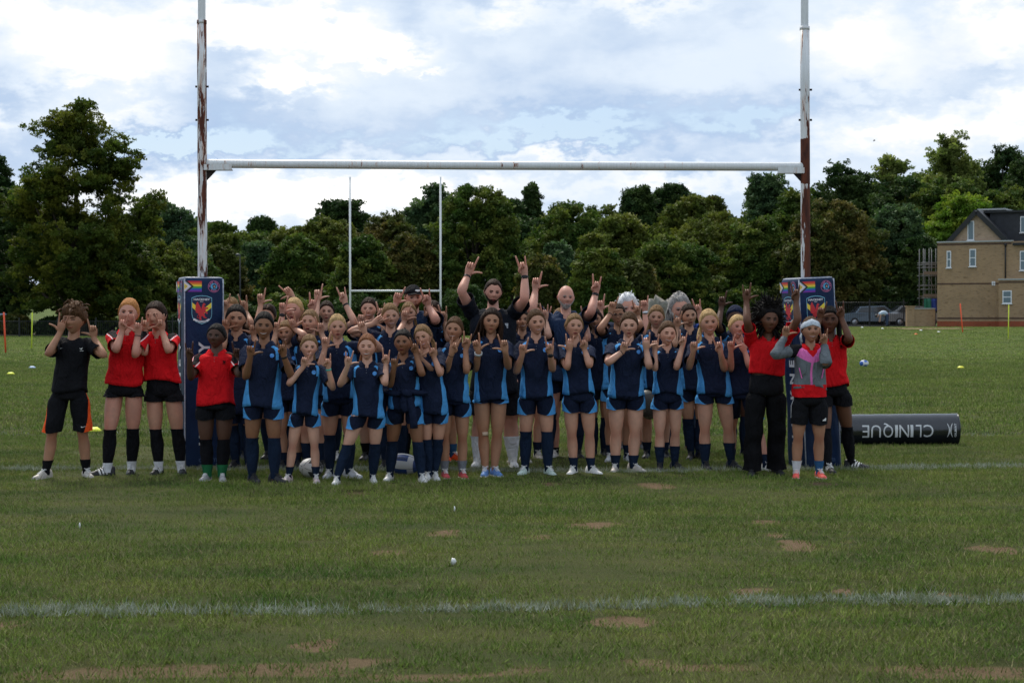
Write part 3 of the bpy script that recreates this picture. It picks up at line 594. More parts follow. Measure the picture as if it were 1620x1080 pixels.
def crown_mesh(name, seed, Wd, Ht, kind, nclump, nleaf, lsz, clr, gap=.0, bottom=0., droop=0.):
    r = np.random.default_rng(seed); lob = r.uniform(0, 6.28, 6)
    t = r.uniform(0.02, .985, nclump*12); t = t[r.uniform(0, 1, len(t)) < PROF[kind](t)**1.5+.03][:nclump]; nclump = len(t); a = r.uniform(0, 2*math.pi, nclump); R0 = PROF[kind](t)
    mod = 1+.09*np.sin(3*a+lob[0]+4*t)+.07*np.sin(5*a+lob[1]-7*t)+.06*np.sin(2*a+lob[2]+9*t)
    rad = Wd/2*R0*mod*np.sqrt(r.uniform(.35 if not gap else .15, 1, nclump))
    cz = bottom+t*(Ht-bottom); C_ = np.stack([rad*np.cos(a), rad*np.sin(a)*.85, cz], 1)
    if gap: # branches: pull clumps into a few fans
        k = 14; ba = r.uniform(0, 6.28, k); bt = np.linspace(.08, .95, k); j = r.integers(0, k, nclump); q = r.uniform(.15, 1, nclump); bl = Wd/2*PROF[kind](bt)*r.uniform(.75, 1.15, k)
        C2 = np.stack([bl[j]*q*np.cos(ba[j]), bl[j]*q*np.sin(ba[j])*.85, bottom+(Ht-bottom)*(bt[j]+.10*q-.05)], 1)+r.normal(size=(nclump, 3))*Wd*.045; m = r.uniform(size=nclump) < gap; C_[m] = C2[m]
    csz = (Wd+Ht)/2*clr*1.22*r.uniform(.5, 1.35, nclump)
    N = nclump*nleaf; ci = np.repeat(np.arange(nclump), nleaf)
    dv = r.normal(size=(N, 3)); dv /= np.linalg.norm(dv, axis=1)[:, None]; rr_ = r.uniform(.10, 1, N)**.5
    p = C_[ci]+dv*(csz[ci]*rr_)[:, None]*np.array([1.15, 1.1, .66])
    p[:, 2] -= droop*np.abs(r.normal(size=N))*csz[ci]
    p[:, 2] = np.maximum(p[:, 2], .12)
    me = bpy.data.meshes.new(name); me.vertices.add(N); me.vertices.foreach_set('co', p.ravel())
    tint = np.clip(np.repeat(r.uniform(0, 1, nclump), nleaf)*.55+r.uniform(0, 1, N)*.45, 0, 1)
    for nm, v in (('tint', tint), ('size', lsz*r.uniform(.6, 1.25, N))):
        at = me.attributes.new(nm, 'FLOAT', 'POINT'); at.data.foreach_set('value', v.astype(np.float32))
    return me, C_
def sprig_group(mat):
    ng = bpy.data.node_groups.new('foliage_'+mat.name, 'GeometryNodeTree'); T = NT(ng)
    ng.interface.new_socket(name='Geometry', in_out='INPUT', socket_type='NodeSocketGeometry'); ng.interface.new_socket(name='Geometry', in_out='OUTPUT', socket_type='NodeSocketGeometry')
    gi = T.new('NodeGroupInput'); go = T.new('NodeGroupOutput'); j = T.new('GeometryNodeJoinGeometry')
    for k in range(4):
        ic = T.new('GeometryNodeMeshIcoSphere'); ic.inputs['Radius'].default_value = .36; ic.inputs['Subdivisions'].default_value = 2
        d = T.new('GeometryNodeDistributePointsOnFaces'); d.inputs['Density'].default_value = 17.; d.inputs['Seed'].default_value = k; T.l.new(ic.outputs[0], d.inputs[0])
        pos = T.new('GeometryNodeInputPosition'); rv0 = T.new('FunctionNodeRandomValue', data_type='FLOAT'); rv0.inputs[2].default_value = .35; rv0.inputs[3].default_value = 1.1; rv0.inputs['Seed'].default_value = k+50
        vm = T.new('ShaderNodeVectorMath', operation='SCALE'); T.l.new(pos.outputs[0], vm.inputs[0]); T.l.new(rv0.outputs[1], vm.inputs['Scale'])
        vm2 = T.new('ShaderNodeVectorMath', operation='MULTIPLY'); T.l.new(vm.outputs[0], vm2.inputs[0]); vm2.inputs[1].default_value = (1.1, 1.1, .7)
        sp = T.new('GeometryNodeSetPosition'); T.l.new(d.outputs[0], sp.inputs[0]); T.l.new(vm2.outputs[0], sp.inputs['Position'])
        g = T.new('GeometryNodeMeshGrid'); g.inputs['Size X'].default_value = .20; g.inputs['Size Y'].default_value = .115; g.inputs['Vertices X'].default_value = 2; g.inputs['Vertices Y'].default_value = 2
        ins = T.new('GeometryNodeInstanceOnPoints'); T.l.new(sp.outputs[0], ins.inputs['Points']); T.l.new(g.outputs[0], ins.inputs['Instance'])
        rv = T.new('FunctionNodeRandomValue', data_type='FLOAT_VECTOR'); rv.inputs[0].default_value = (-1.1, -1.1, 0); rv.inputs[1].default_value = (1.1, 1.1, 6.28); rv.inputs['Seed'].default_value = k+9; T.l.new(rv.outputs[0], ins.inputs['Rotation'])
        rs = T.new('FunctionNodeRandomValue', data_type='FLOAT'); rs.inputs[2].default_value = .6; rs.inputs[3].default_value = 1.3; rs.inputs['Seed'].default_value = k+19; T.l.new(rs.outputs[1], ins.inputs['Scale'])
        rl = T.new('GeometryNodeRealizeInstances'); T.l.new(ins.outputs[0], rl.inputs[0]); g2 = T.new('GeometryNodeGeometryToInstance'); T.l.new(rl.outputs[0], g2.inputs[0]); T.l.new(g2.outputs[0], j.inputs[0])
    mp = T.new('GeometryNodeMeshToPoints'); T.l.new(gi.outputs[0], mp.inputs[0])
    ins = T.new('GeometryNodeInstanceOnPoints'); T.l.new(mp.outputs[0], ins.inputs['Points']); T.l.new(j.outputs[0], ins.inputs['Instance']); ins.inputs['Pick Instance'].default_value = True
    rv = T.new('FunctionNodeRandomValue', data_type='FLOAT_VECTOR'); rv.inputs[0].default_value = (-.5, -.5, 0); rv.inputs[1].default_value = (.5, .5, 6.28); T.l.new(rv.outputs[0], ins.inputs['Rotation'])
    na = T.new('GeometryNodeInputNamedAttribute', data_type='FLOAT'); na.inputs[0].default_value = 'size'; T.l.new(na.outputs[0], ins.inputs['Scale'])
    sm = T.new('GeometryNodeSetMaterial'); sm.inputs[2].default_value = mat; T.l.new(ins.outputs[0], sm.inputs[0]); T.l.new(sm.outputs[0], go.inputs[0]); return ng
SG = {k: sprig_group(m) for k, m in LM.items()}
NL = [0]
def tree(label, px, top, wpx, d, kind='round', mat='green', dens=1., leaf=None, gap=0., bottom=.06, group='trees behind the playing field', cat='tree', clr=.062, name='broadleaf_tree', droop=0., tz=None, trunk=True, seed=None, lean=0.):
    bottom = max(bottom, .42 if d > 230 else .28) if d >= 165 else bottom
    s = F/d; x = (px-810)/s; z0 = float(terrain(x, d)); H_ = at(px, top, d)[2]-z0; Wd = wpx/s
    NL[0] += 1; sd_ = NL[0]*13 if seed is None else seed
    o = thing(name, label, cat, (x, d, z0), group, (0, 0, 0))
    area = Wd*H_; lsz = (.85 if d < 135 else 1. if d < 170 else 1.25 if d < 230 else 2.); lsz *= (leaf or 1.)
    nl = int(min(5200, dens*area*(1-bottom)*17/lsz**2)); ncl = max(70, int(240*dens))
    me, C_ = crown_mesh('crown', sd_, Wd*.93, H_*.985, kind, ncl, max(8, nl//ncl), lsz, clr, gap, H_*bottom, droop); me.materials.append(LM[mat])
    c = bpy.data.objects.new('crown', me); C.objects.link(c); c.parent = o; c['kind'] = 'stuff'; md = c.modifiers.new('foliage', 'NODES'); md.node_group = SG[mat]
    if trunk:
        r = np.random.default_rng(sd_); tr = .018*H_+.06*Wd*.15
        k = MB(); hh_ = H_*.72; P = catmull([(0, 0, -.1), (r.normal()*.02*H_, 0, hh_*.3), (r.normal()*.03*H_, 0, hh_*.65), (r.normal()*.03*H_, 0, hh_)], 8); k.tube(P, np.linspace(tr*1.25, tr*.25, 8)*np.array([1.3]+[1]*7), None, 9, None, 0); k.build('trunk', [BARK], o)
        k = MB()
        for j in r.choice(len(C_), min(10, len(C_)), replace=False):
            q = C_[j]; z = max(.16*H_, q[2]*.55); z = min(z, hh_*.9); b0 = P[int(np.clip(z/hh_*7, 0, 7))]; k.tube(catmull([b0, b0*.5+q*.5+np.array([0, 0, -.03*H_]), q], 6), np.linspace(tr*.42, tr*.08, 6), None, 6, None, 0)
        bo = k.build('limbs', [BARK], o); bo['kind'] = 'stuff'
    return o
# back rank, tallest and furthest
T = tree
T('dark conical evergreen at the far left edge behind the big lime tree', -5, 232, 120, 150, 'cone', 'dark', 1.2, clr=.05, name='conifer_tree')
T('tall lime tree with yellowing leaves left of the goal', 128, 170, 236, 122, 'dome', 'hornb', 1.5, gap=.45, bottom=.10, clr=.058, name='lime_tree', seed=901)
T('dark round tree with low branches at the left edge', 20, 298, 170, 128, 'round', 'dark', 1.1, bottom=.16)
T('dense dark tree low behind the red-haired player', 178, 380, 190, 126, 'round', 'green', 1., bottom=.10)
T('feathery blue-green tree left of the left goal post', 278, 322, 110, 145, 'dome', 'bluish', 1., gap=.3)
T('dark slim tree beside the feathery tree', 246, 312, 70, 150, 'cone', 'dark', 1.)
T('low olive tree just left of the left goal post', 255, 375, 130, 130, 'dome', 'olive', 1.)
T('small dark green tree touching the left goal post', 308, 400, 90, 132, 'dome', 'green', 1.)
T('rusty low tree right of the left goal post', 350, 388, 80, 148, 'dome', 'rust', 1.)
T('dark green treetop right of the left goal post', 350, 350, 90, 190, 'dome', 'green', 1.)
T('small umbrella-shaped tree standing above its neighbours', 416, 343, 44, 215, 'flat', 'dark', .9, bottom=.55)
T('mid green rounded tree between the left post and the far goal', 392, 362, 110, 200, 'dome', 'green', 1.)
T('pale green rounded bush-like tree behind the raised hands at left', 408, 380, 70, 165, 'round', 'bluish', 1.)
T('olive tree left of the far goal', 452, 360, 100, 180, 'dome', 'olive', 1.)
T('dense tree mass left of the far goal', 470, 372, 120, 150, 'dome', 'green', 1.)
T('dark flat-topped tree showing over the far goal', 540, 317, 100, 200, 'flat', 'dark', 1., bottom=.3)
T('brown-green tree behind the left upright of the far goal', 516, 338, 130, 165, 'dome', 'olive', 1.2)
T('rust-tinged tree framed by the far goal', 610, 332, 120, 160, 'dome', 'rust', 1.2)
T('low rust-brown tree inside the far goal', 650, 368, 110, 140, 'dome', 'rust', 1.1)
T('dark green tree low inside the far goal', 575, 372, 110, 138, 'dome', 'green', 1.1)
T('sparse pale tree right of the far goal top', 682, 294, 80, 190, 'round', 'bluish', .8, gap=.5)
T('tall dense hornbeam right of the far goal', 752, 284, 150, 140, 'tall', 'green', 1.5, bottom=.03, clr=.045, name='hornbeam_tree', seed=77)
T('dark pine with tiered branches right of the tall hornbeam', 840, 294, 54, 205, 'cone', 'dark', .9, gap=.5, bottom=.5, name='pine_tree', clr=.05)
T('dark tree joining the pine and the hornbeam', 806, 306, 60, 200, 'dome', 'dark', 1.)
T('dark evergreen mass under the pine', 838, 335, 90, 190, 'dome', 'dark', 1.1)
T('wide mid green tree above the bald man', 905, 320, 150, 185, 'dome', 'green', 1.3)
T('soft green tree above the bald man', 948, 322, 90, 195, 'dome', 'green', 1.)
T('olive domed tree right of the bald man', 985, 336, 90, 170, 'dome', 'olive', 1.)
T('small yellowish bush-like tree behind the bald man', 940, 368, 70, 160, 'round', 'olive', 1.)
T('dark cedar standing highest in the middle of the tree line', 1005, 296, 66, 210, 'flat', 'dark', 1.1, bottom=.3, name='cedar_tree')
T('second dark cedar crown beside the highest one', 1066, 292, 60, 212, 'flat', 'dark', 1.1, bottom=.4, name='cedar_tree')
T('dark cedar crown filling between the two highest', 1036, 302, 60, 214, 'dome', 'dark', 1.1, name='cedar_tree')
T('olive domed tree below the cedars', 1090, 306, 120, 190, 'dome', 'olive', 1.2)
T('thin brownish tree right of the cedars', 1128, 310, 44, 205, 'round', 'rust', .8, gap=.4)
T('broad bright olive tree in the middle of the right half', 1130, 336, 190, 150, 'dome', 'olive', 1.5)
T('wide dark green tree behind the girls at right centre', 1060, 372, 170, 140, 'dome', 'green', 1.4)
T('green tree just left of the right goal post', 1200, 345, 130, 145, 'dome', 'green', 1.3)
T('rounded young green tree behind the white-haired man', 945, 392, 90, 120, 'round', 'green', 1.1)
T('pale grey-green shrub tree behind the raised arm of the tall man', 880, 384, 80, 135, 'dome', 'bluish', 1.)
T('dull green tree left of the young round tree', 856, 400, 70, 128, 'round', 'rust', 1.)
T('dull brownish tree right of the young round tree', 1000, 410, 80, 130, 'round', 'rust', 1.)
T('airy grey-green tree left of the right goal post', 1216, 276, 96, 190, 'round', 'bluish', 1., gap=.3)
T('dark tree behind the right end of the crossbar', 1258, 296, 80, 185, 'dome', 'green', 1.)
T('dark wide tree right of the right goal post', 1335, 262, 150, 195, 'dome', 'dark', 1.1, gap=.2)
T('pale birch-like tree with sky showing through', 1412, 240, 72, 200, 'round', 'birch', .8, gap=.6, name='birch_tree')
T('tallest pale birch-like tree on the right', 1500, 212, 118, 196, 'dome', 'birch', 1.1, gap=.5, name='birch_tree', droop=.5)
T('brown-tinged big tree right of the right goal post', 1316, 312, 170, 140, 'dome', 'rust', 1.6, bottom=.05)
T('dark green wooded tree below the pale birches', 1430, 280, 130, 180, 'dome', 'dark', 1.2)
T('second dark tree below the tallest birch', 1500, 275, 140, 178, 'dome', 'green', 1.2)
T('tall blue-green tree left of the brick house', 1420, 318, 110, 145, 'tall', 'bluish', 1.4, bottom=.03)
T('very dark tree beside the scaffold', 1452, 370, 90, 142, 'dome', 'dark', 1.3)
T('bright green tree rising behind the house gable', 1520, 302, 130, 165, 'dome', 'bright', 1.3)
T('dark tree at the top right edge', 1590, 228, 120, 200, 'dome', 'dark', 1.2)
T('dark tree at the right edge behind the roof', 1625, 240, 90, 180, 'dome', 'dark', 1.2)
T('mid green tree behind the house roof', 1580, 290, 110, 172, 'dome', 'green', 1.2)
for i, (px, tp) in enumerate(((-60, 240), (60, 330), (160, 340), (300, 350), (430, 372), (540, 350), (660, 345), (760, 330), (870, 350), (1000, 345), (1120, 340), (1240, 318), (1360, 288), (1480, 262), (1600, 250), (1700, 250), (1760, 280), (-130, 280))):
    T(['dark', 'dull green'][i % 2]+' woodland tree far back, '+['off the left edge', 'behind the big lime tree', 'behind the lime tree at its right', 'behind the left goal post', 'left of the far goal', 'behind the left upright of the far goal', 'behind the right upright of the far goal', 'behind the tall hornbeam', 'behind the bald man', 'behind the cedars', 'right of the cedars', 'behind the right goal post', 'right of the right goal post', 'behind the house gable', 'above the house roof', 'beyond the right edge', 'furthest beyond the right edge', 'furthest off the left edge'][i], px, tp, 190, 238, 'dome', 'dark' if i % 2 == 0 else 'green', .6, group='woodland trees filling the far background', trunk=False)
for i, (px, tp, w_, mt) in enumerate(((20, 500, 60, 'rust'), (88, 504, 50, 'dark'), (140, 500, 60, 'dark'), (230, 498, 80, 'green'), (290, 495, 60, 'dark'), (360, 470, 90, 'dark'), (450, 465, 100, 'green'), (560, 470, 110, 'dark'), (640, 470, 100, 'green'), (740, 455, 90, 'dark'), (720, 492, 30, 'olive'), (1000, 470, 100, 'dark'), (1100, 462, 120, 'dark'), (1180, 455, 100, 'green'), (1270, 450, 110, 'dark'), (1345, 462, 80, 'rust'), (1400, 455, 70, 'dark'), (1450, 450, 60, 'dark'))):
    T(['shadowy shrub under the trees', 'leafy dark shrub under the trees'][i % 2]+' '+['at the left edge', 'left of the youngster in black', 'behind the youngster in black', 'behind the two red shirts', 'beside the left pad', 'right of the left pad', 'left of the far goal', 'inside the far goal', 'by the right upright of the far goal', 'behind the tall man', 'low by the worn earth', 'right of the bald man', 'behind the blonde ponytail', 'left of the right pad', 'behind the right pad', 'right of the right pad', 'behind the parked cars', 'beside the low brick wall'][i],
      px, tp, w_, 124 if px < 1000 else 141, 'dome', mt, 1., group='shrubs along the edge of the field', cat='shrub', name='shrub', trunk=False, bottom=0, clr=.09)
# ================================================================== RAILINGS, LAMP, STUMP, CARS, HOUSE
IRON = col_mat('black_iron', (.012, .013, .014), .5, .4)
def railing(label, a, b, h_, step, group):
    a = np.array(a, float); b = np.array(b, float); L_ = np.linalg.norm(b-a); u = (b-a)/L_; root = thing('railing_fence', label, 'fence', tuple(a), group)
    n = int(L_/step); k = MB()
    for i in range(n):
        p = u*i*step; z = float(terrain(a[0]+p[0], a[1]+p[1]))-a[2]; k.box((p[0], p[1], z+h_/2), (.011, .011, h_/2))
    o = k.build('bars', [IRON], root, smooth=False); o['kind'] = 'stuff'
    for z in (.12, h_-.06):
        k = MB(); k.tube([(0, 0, z), tuple(u*L_*.5+np.array([0, 0, z+float(terrain(*(a+u*L_*.5)[:2]))-a[2]])), tuple(u*L_+np.array([0, 0, z+float(terrain(*b[:2]))-a[2]]))], .022, None, 5, None, 0); k.build('rail', [IRON], root)
    for i in range(int(L_/2.6)+1):
        p = u*i*2.6; z = float(terrain(a[0]+p[0], a[1]+p[1]))-a[2]; k = MB(); k.box((0, 0, (h_+.15)/2), (.04, .04, (h_+.15)/2)); k.box((0, 0, h_+.17), (.055, .055, .02)); o = k.build('post', [IRON], root, smooth=False); o.location = (p[0], p[1], z)
dl = 116.; railing('long black iron railing behind the left side of the field', ((-30-810)/F*dl, dl, 0), ((335-810)/F*dl, dl, 0), 1.12, .14, None)
dr = 131.; zr = float(terrain((1330-810)/F*dr, dr)); railing('black iron railing in front of the parked cars', ((1322-810)/F*dr, dr, zr), ((1437-810)/F*dr, dr, zr), 1.9, .14, None)
IR2 = col_mat('lamp_grey', (.05, .055, .06), .5)
ld = 118.; ls = F/ld; lz = float(terrain((380-810)/ls, ld)); lo = thing('street_lamp', 'slim dark lamp post standing before the trees right of the left goal post', 'lamp post', ((380-810)/ls, ld, lz))
lh = at(380, 404, ld)[2]-lz; k = MB(); k.tube([(0, 0, 0), (0, 0, lh*.5), (0, 0, lh-.1)], (.075, .05, .04), None, 8, None, 0); k.build('pole', [IRON], lo)
k = MB(); k.tube(catmull([(0, 0, lh-.1), (-.02, 0, lh), (-.16, 0, lh+.04), (-.3, 0, lh)], 7), np.array([.04, .05, .06, .08, .10, .10, .06]), None, 8, None, 0); k.build('lamp_head', [IR2], lo)
# grey dead tree stump on worn earth
st = thing('tree_stump', 'big weathered grey stump behind the long-haired older man', 'stump', ((1052-810)/F*60, 60, 0)); k = MB(); r_ = np.random.default_rng(4)
a_ = np.linspace(0, 2*math.pi, 20, endpoint=False); k.rings([np.stack([(.62-.1*q)*np.cos(a_)*(1+.2*np.sin(3*a_)+.07*np.sin(9*a_)), .5*(1-.15*q)*np.sin(a_)*(1+.15*np.cos(4*a_)), q*(1.95+.14*np.sin(2*a_+.6)+.09*np.sin(7*a_)) if q > .9 else q*1.9+0*a_], 1) for q in (0, .15, .4, .7, .93, 1.)], 0); k.build('stump', [col_mat('grey_deadwood', (.20, .185, .16), .9, .1, var=.5, scale=5, bmp=1, bscale=12)], st)
# cars
GLS = col_mat('car_glass', (.03, .035, .04), .08, .6); TYR = col_mat('tyre', (.02, .02, .02), .8); RIM = col_mat('wheel_rim', (.35, .36, .38), .35, .5, .6); LAMP = col_mat('lamp_lens', (.65, .66, .68), .2, .6); TAIL = col_mat('tail_lens', (.35, .01, .01), .3, .5)
def car(label, px, py, d, c, face=-1, L_=4.3, h_=1.6, tall=True):
    x = (px-810)/F*d; z = float(terrain(x, d)); root = thing('parked_car', label, 'car', (x, d, z), 'cars parked behind the railings', (0, 0, R(4)))
    paint = col_mat('car_paint_'+str(len(bpy.data.materials)), c, .25, .6, .3, var=.04); f = face
    prof = [(-.5, .22), (-.5, .55), (-.47, .60), (-.30, .64), (-.20, .96), (.26, 1.0), (.40, .70), (.49, .62), (.5, .40), (.5, .22)]
    k = MB(); rs = []
    for y, ins, kz in ((-.86, .06, .97), (-.84, .0, 1.), (0, 0, 1.0), (.84, 0, 1.), (.86, .06, .97)):
        rs.append(np.array([(f*a*L_*(1-ins*.1), y*(.98 if zz < .7 else .84), (zz-.22)*kz*h_*.98+.24*h_) for a, zz in prof]))
    k.rings(rs, 0); bd = k.build('car_body', [paint], root, smooth=False)
    for sy in (-1, 1):
        for nm, pts in (('side_window', [(-.26, .68), (-.185, .92), (.02, .94), (.02, .68)]), ('side_window', [(.035, .68), (.035, .94), (.235, .95), (.34, .70)])):
            k = MB(); v = [(f*a*L_, sy*(.845 if zz < .8 else .735), (zz-.22)*h_*.98+.24*h_) for a, zz in pts]; k.add(v+[(a, b+sy*.02, c_) for a, b, c_ in v], [(4, 5, 6, 7), (0, 1, 5, 4), (1, 2, 6, 5), (2, 3, 7, 6), (3, 0, 4, 7)]); k.build(nm, [GLS], root, smooth=False)
        for a in (-.31, .30):
            k = MB(); k.tube([(f*a*L_, sy*.62, .33), (f*a*L_, sy*.65, .33), (f*a*L_, sy*.85, .33), (f*a*L_, sy*.87, .33)], (.30, .33, .33, .29), None, 20, None, 0); wh = k.build('wheel', [TYR], root)
            k = MB(); k.tube([(f*a*L_, sy*.85, .33), (f*a*L_, sy*.885, .33)], (.21, .19), None, 14, None, 0); k.build('rim', [RIM], wh)
    for nm, a0, a1, z0_, z1_, m in (('windscreen', -.302, -.212, .655, .935, GLS), ('rear_window', .275, .385, .965, .73, GLS)):
        k = MB(); v = [(f*a0*L_, s_*.66, (z0_-.22)*h_*.98+.255*h_) for s_ in (-1, 1)]+[(f*a1*L_, s_*.62, (z1_-.22)*h_*.98+.255*h_) for s_ in (1, -1)]; k.add(v+[(p[0]-f*.02, p[1], p[2]+.02) for p in v], [(4, 5, 6, 7), (0, 1, 5, 4), (1, 2, 6, 5), (2, 3, 7, 6), (3, 0, 4, 7)]); k.build(nm, [m], root, smooth=False)
    for s_ in (-1, 1):
        k = MB(); k.box((f*-.497*L_, s_*.62, .56*h_), (.03, .18, .06)); k.build('headlight', [LAMP], root, smooth=False); k = MB(); k.box((f*.499*L_, s_*.68, .58*h_), (.03, .10, .10)); k.build('tail_light', [TAIL], root, smooth=False)
car('silver-blue car parked behind the railings right of the red-shirted players', 1374, 515, 135., (.12, .16, .20), 1)
car('silver car parked half behind the low brick wall', 1444, 515, 135., (.26, .27, .28), -1)
car('pale blue car parked behind the railing at the left edge', -12, 515, 126., (.25, .36, .46), 1)
# person bending down beside the cars
bd_ = 130.; bx = (1403-810)/F*bd_; bz = float(terrain(bx, bd_)); pr = thing('person', 'distant person in pale top and jeans bending over beside the parked cars', 'person', (bx, bd_, bz))
def blob_tube(nm, P, r_, m, par=pr, n=8): k = MB(); k.tube(catmull(P, 9), np.interp(np.linspace(0, 1, 9), np.linspace(0, 1, len(r_)), r_), None, n, None, 0); return k.build(nm, [m], par)
k = MB(); k.tube(catmull([(-.05, 0, .88), (-.42, 0, .98), (-.62, 0, .86)], 8), np.array([.10, .12, .13, .12, .11, .09, .06, .05]), None, 10, None, 0); k.tube(catmull([(-.62, 0, .88), (-.74, 0, .80), (-.82, 0, .72)], 6), (.05, .08, .10, .10, .09, .05), None, 10, None, 0)
for sy in (-.16, .16): k.tube(catmull([(-.5, sy, .92), (-.52, sy, .62), (-.56, sy, .34)], 6), (.05, .045, .04, .035, .03, .03), None, 8, None, 0); k.tube([(0, sy*.6, .05), (0, sy*.6, .9)], (.05, .08), None, 8, None, 0)
k.build('body', [SKMF := col_mat('distant_skin', (.42, .26, .19), .6)], pr)
blob_tube('t_shirt', [(.02, 0, .90), (-.25, 0, 1.04), (-.60, 0, .92)], (.15, .18, .17, .12), flat('pale_top', (.40, .50, .60)), n=12)
for sy in (-.1, .1): blob_tube('trouser_leg', [(0, sy, .95), (.02, sy, .5), (0, sy, .06)], (.14, .11, .08), flat('distant_jeans', (.03, .05, .10)))
for sy in (-.1, .1): k = MB(); k.tube([(.08, sy, .04), (-.16, sy, .04)], (.05, .04), None, 8, None, 0); k.build('shoe', [IRON], pr)
k = MB(); k.tube(catmull([(-.70, 0, .88), (-.80, 0, .82), (-.86, 0, .74)], 5), (.07, .11, .12, .11, .06), None, 10, None, 0); k.build('hair', [IRON], pr)
# ---- brick house
def brick_mat(name, c1, c2, mort, sc_=1., flip=False):
    m, nt, b = new_mat(name, .9, .15); tc = nt.new('ShaderNodeTexCoord').outputs['Object']; s = nt.sep(tc)
    v = nt.comb(nt.m('ADD', s[0], s[1]), s[2], 0.); bt = nt.new('ShaderNodeTexBrick'); nt.put(bt.inputs['Vector'], v); bt.inputs['Scale'].default_value = 1.; bt.inputs['Brick Width'].default_value = .225; bt.inputs['Row Height'].default_value = .075; bt.inputs['Mortar Size'].default_value = .01; bt.inputs['Bias'].default_value = -.45
    for k_, c in (('Color1', c1), ('Color2', c2), ('Mortar', mort)): bt.inputs[k_].default_value = (*c, 1)
    f = nt.noise(tc, .8, 4, .6); n2 = nt.noise(nt.mapping(tc, (2.2, 2.2, 7)), 1., 3, .7)
    c = nt.mix(nt.m('MULTIPLY', nt.sstep(n2, .56, .66), .6), bt.outputs[0], tuple(x*.38 for x in c1)); c = nt.mix(1., c, nt.mix(nt.lin(f, .3, .7), (.85, .85, .85), (1.12, 1.1, 1.08)), 'MULTIPLY')
    nt.l.new(c, b.inputs['Base Color']); bump(nt, b, bt.outputs['Fac'], -.4, .01); return m
BRK = brick_mat('stock_brick', (.36, .235, .125), (.26, .165, .09), (.29, .23, .165)); BRD = brick_mat('brown_brick_band', (.10, .055, .038), (.08, .045, .03), (.10, .08, .07)); BRR = brick_mat('red_brick', (.33, .075, .03), (.27, .06, .025), (.2, .1, .07)); BRG = brick_mat('gable_brick', (.40, .28, .19), (.31, .21, .14), (.32, .27, .21))
SLT = col_mat('slate', (.022, .024, .030), .6, .4, var=.3, scale=3, bmp=.4, bscale=6); UPV = flat('white_frame', (.72, .73, .74)); LEAD = col_mat('grey_coping', (.38, .39, .38), .7); WGL = col_mat('window_glass', (.10, .15, .17), .12, .6)
hd_ = 127.; hs_ = F/hd_; hz0 = at(1483, 517, hd_)[2]; hx0 = (1483-810)/hs_
house = thing('brick_house', 'yellow-brown brick house with white windows and dark roof at the right edge', 'house', (hx0, hd_, hz0), None, (0, 0, R(-28)))
yw = R(-28)
def hp(px, py, off=0.):   # pixel -> local coordinates on the wall plane
    r = ray(px, py); n_ = np.array([math.sin(yw), -math.cos(yw), 0]); o_ = np.array([hx0, hd_, hz0])+n_*off; t = (o_-np.array([0, 0, CAMH])).dot(n_)/r.dot(n_); P = np.array([0, 0, CAMH])+r*t-np.array([hx0, hd_, hz0])
    return P[0]*math.cos(yw)+P[1]*math.sin(yw), P[2]
def hbox(nm, px0, py0, px1, py1, y0, y1, mats, par=house, smooth=False):
    a, z1 = hp(px0, py0, -y0); b, _ = hp(px1, py0, -y0); _, z0 = hp(px0, py1, -y0); k = MB(); k.box(((a+b)/2, (y0+y1)/2, (z0+z1)/2), (abs(b-a)/2, abs(y1-y0)/2, abs(z1-z0)/2)); return k.build(nm, [mats], par, smooth=smooth)
XR = 1760
hbox('wall', 1483, 384, XR, 508, 0, 9, BRK); hbox('plinth', 1482.6, 508, XR, 519, -.03, 9, BRR)
hbox('brick_band', 1482.8, 448, 1580, 450.3, -.02, .1, BRD); hbox('brick_band', 1482.8, 502, XR, 504.5, -.02, .1, BRD); hbox('brick_band', 1482.8, 386, 1600, 388.5, -.02, .1, BRD); hbox('coping', 1482, 382.2, 1602, 384.2, -.10, .35, LEAD)
hbox('side_extension', 1580, 443, XR, 508, -1.2, -.001, BRK); hbox('coping', 1579, 441, XR, 443, -1.28, .0, LEAD); hbox('brick_band', 1580, 445.5, XR, 447.5, -1.22, -1.1, BRD); hbox('plinth', 1580, 508, XR, 519, -1.23, -.04, BRR); hbox('brick_band', 1579.5, 502, XR, 504.5, -1.22, -1.1, BRD)
ax, az_ = hp(1544, 331); lx, lz_ = hp(1496, 384); rx, rz_ = hp(1597, 384)
k = MB(); k.add([(lx, .3, lz_), (rx, .3, rz_), (ax, .3, az_-.2), (lx, 9, lz_), (rx, 9, rz_), (ax, 9, az_-.2)], [(0, 1, 2), (3, 5, 4), (0, 2, 5, 3), (1, 4, 5, 2)]); k.build('gable_wall', [BRG], house, smooth=False)
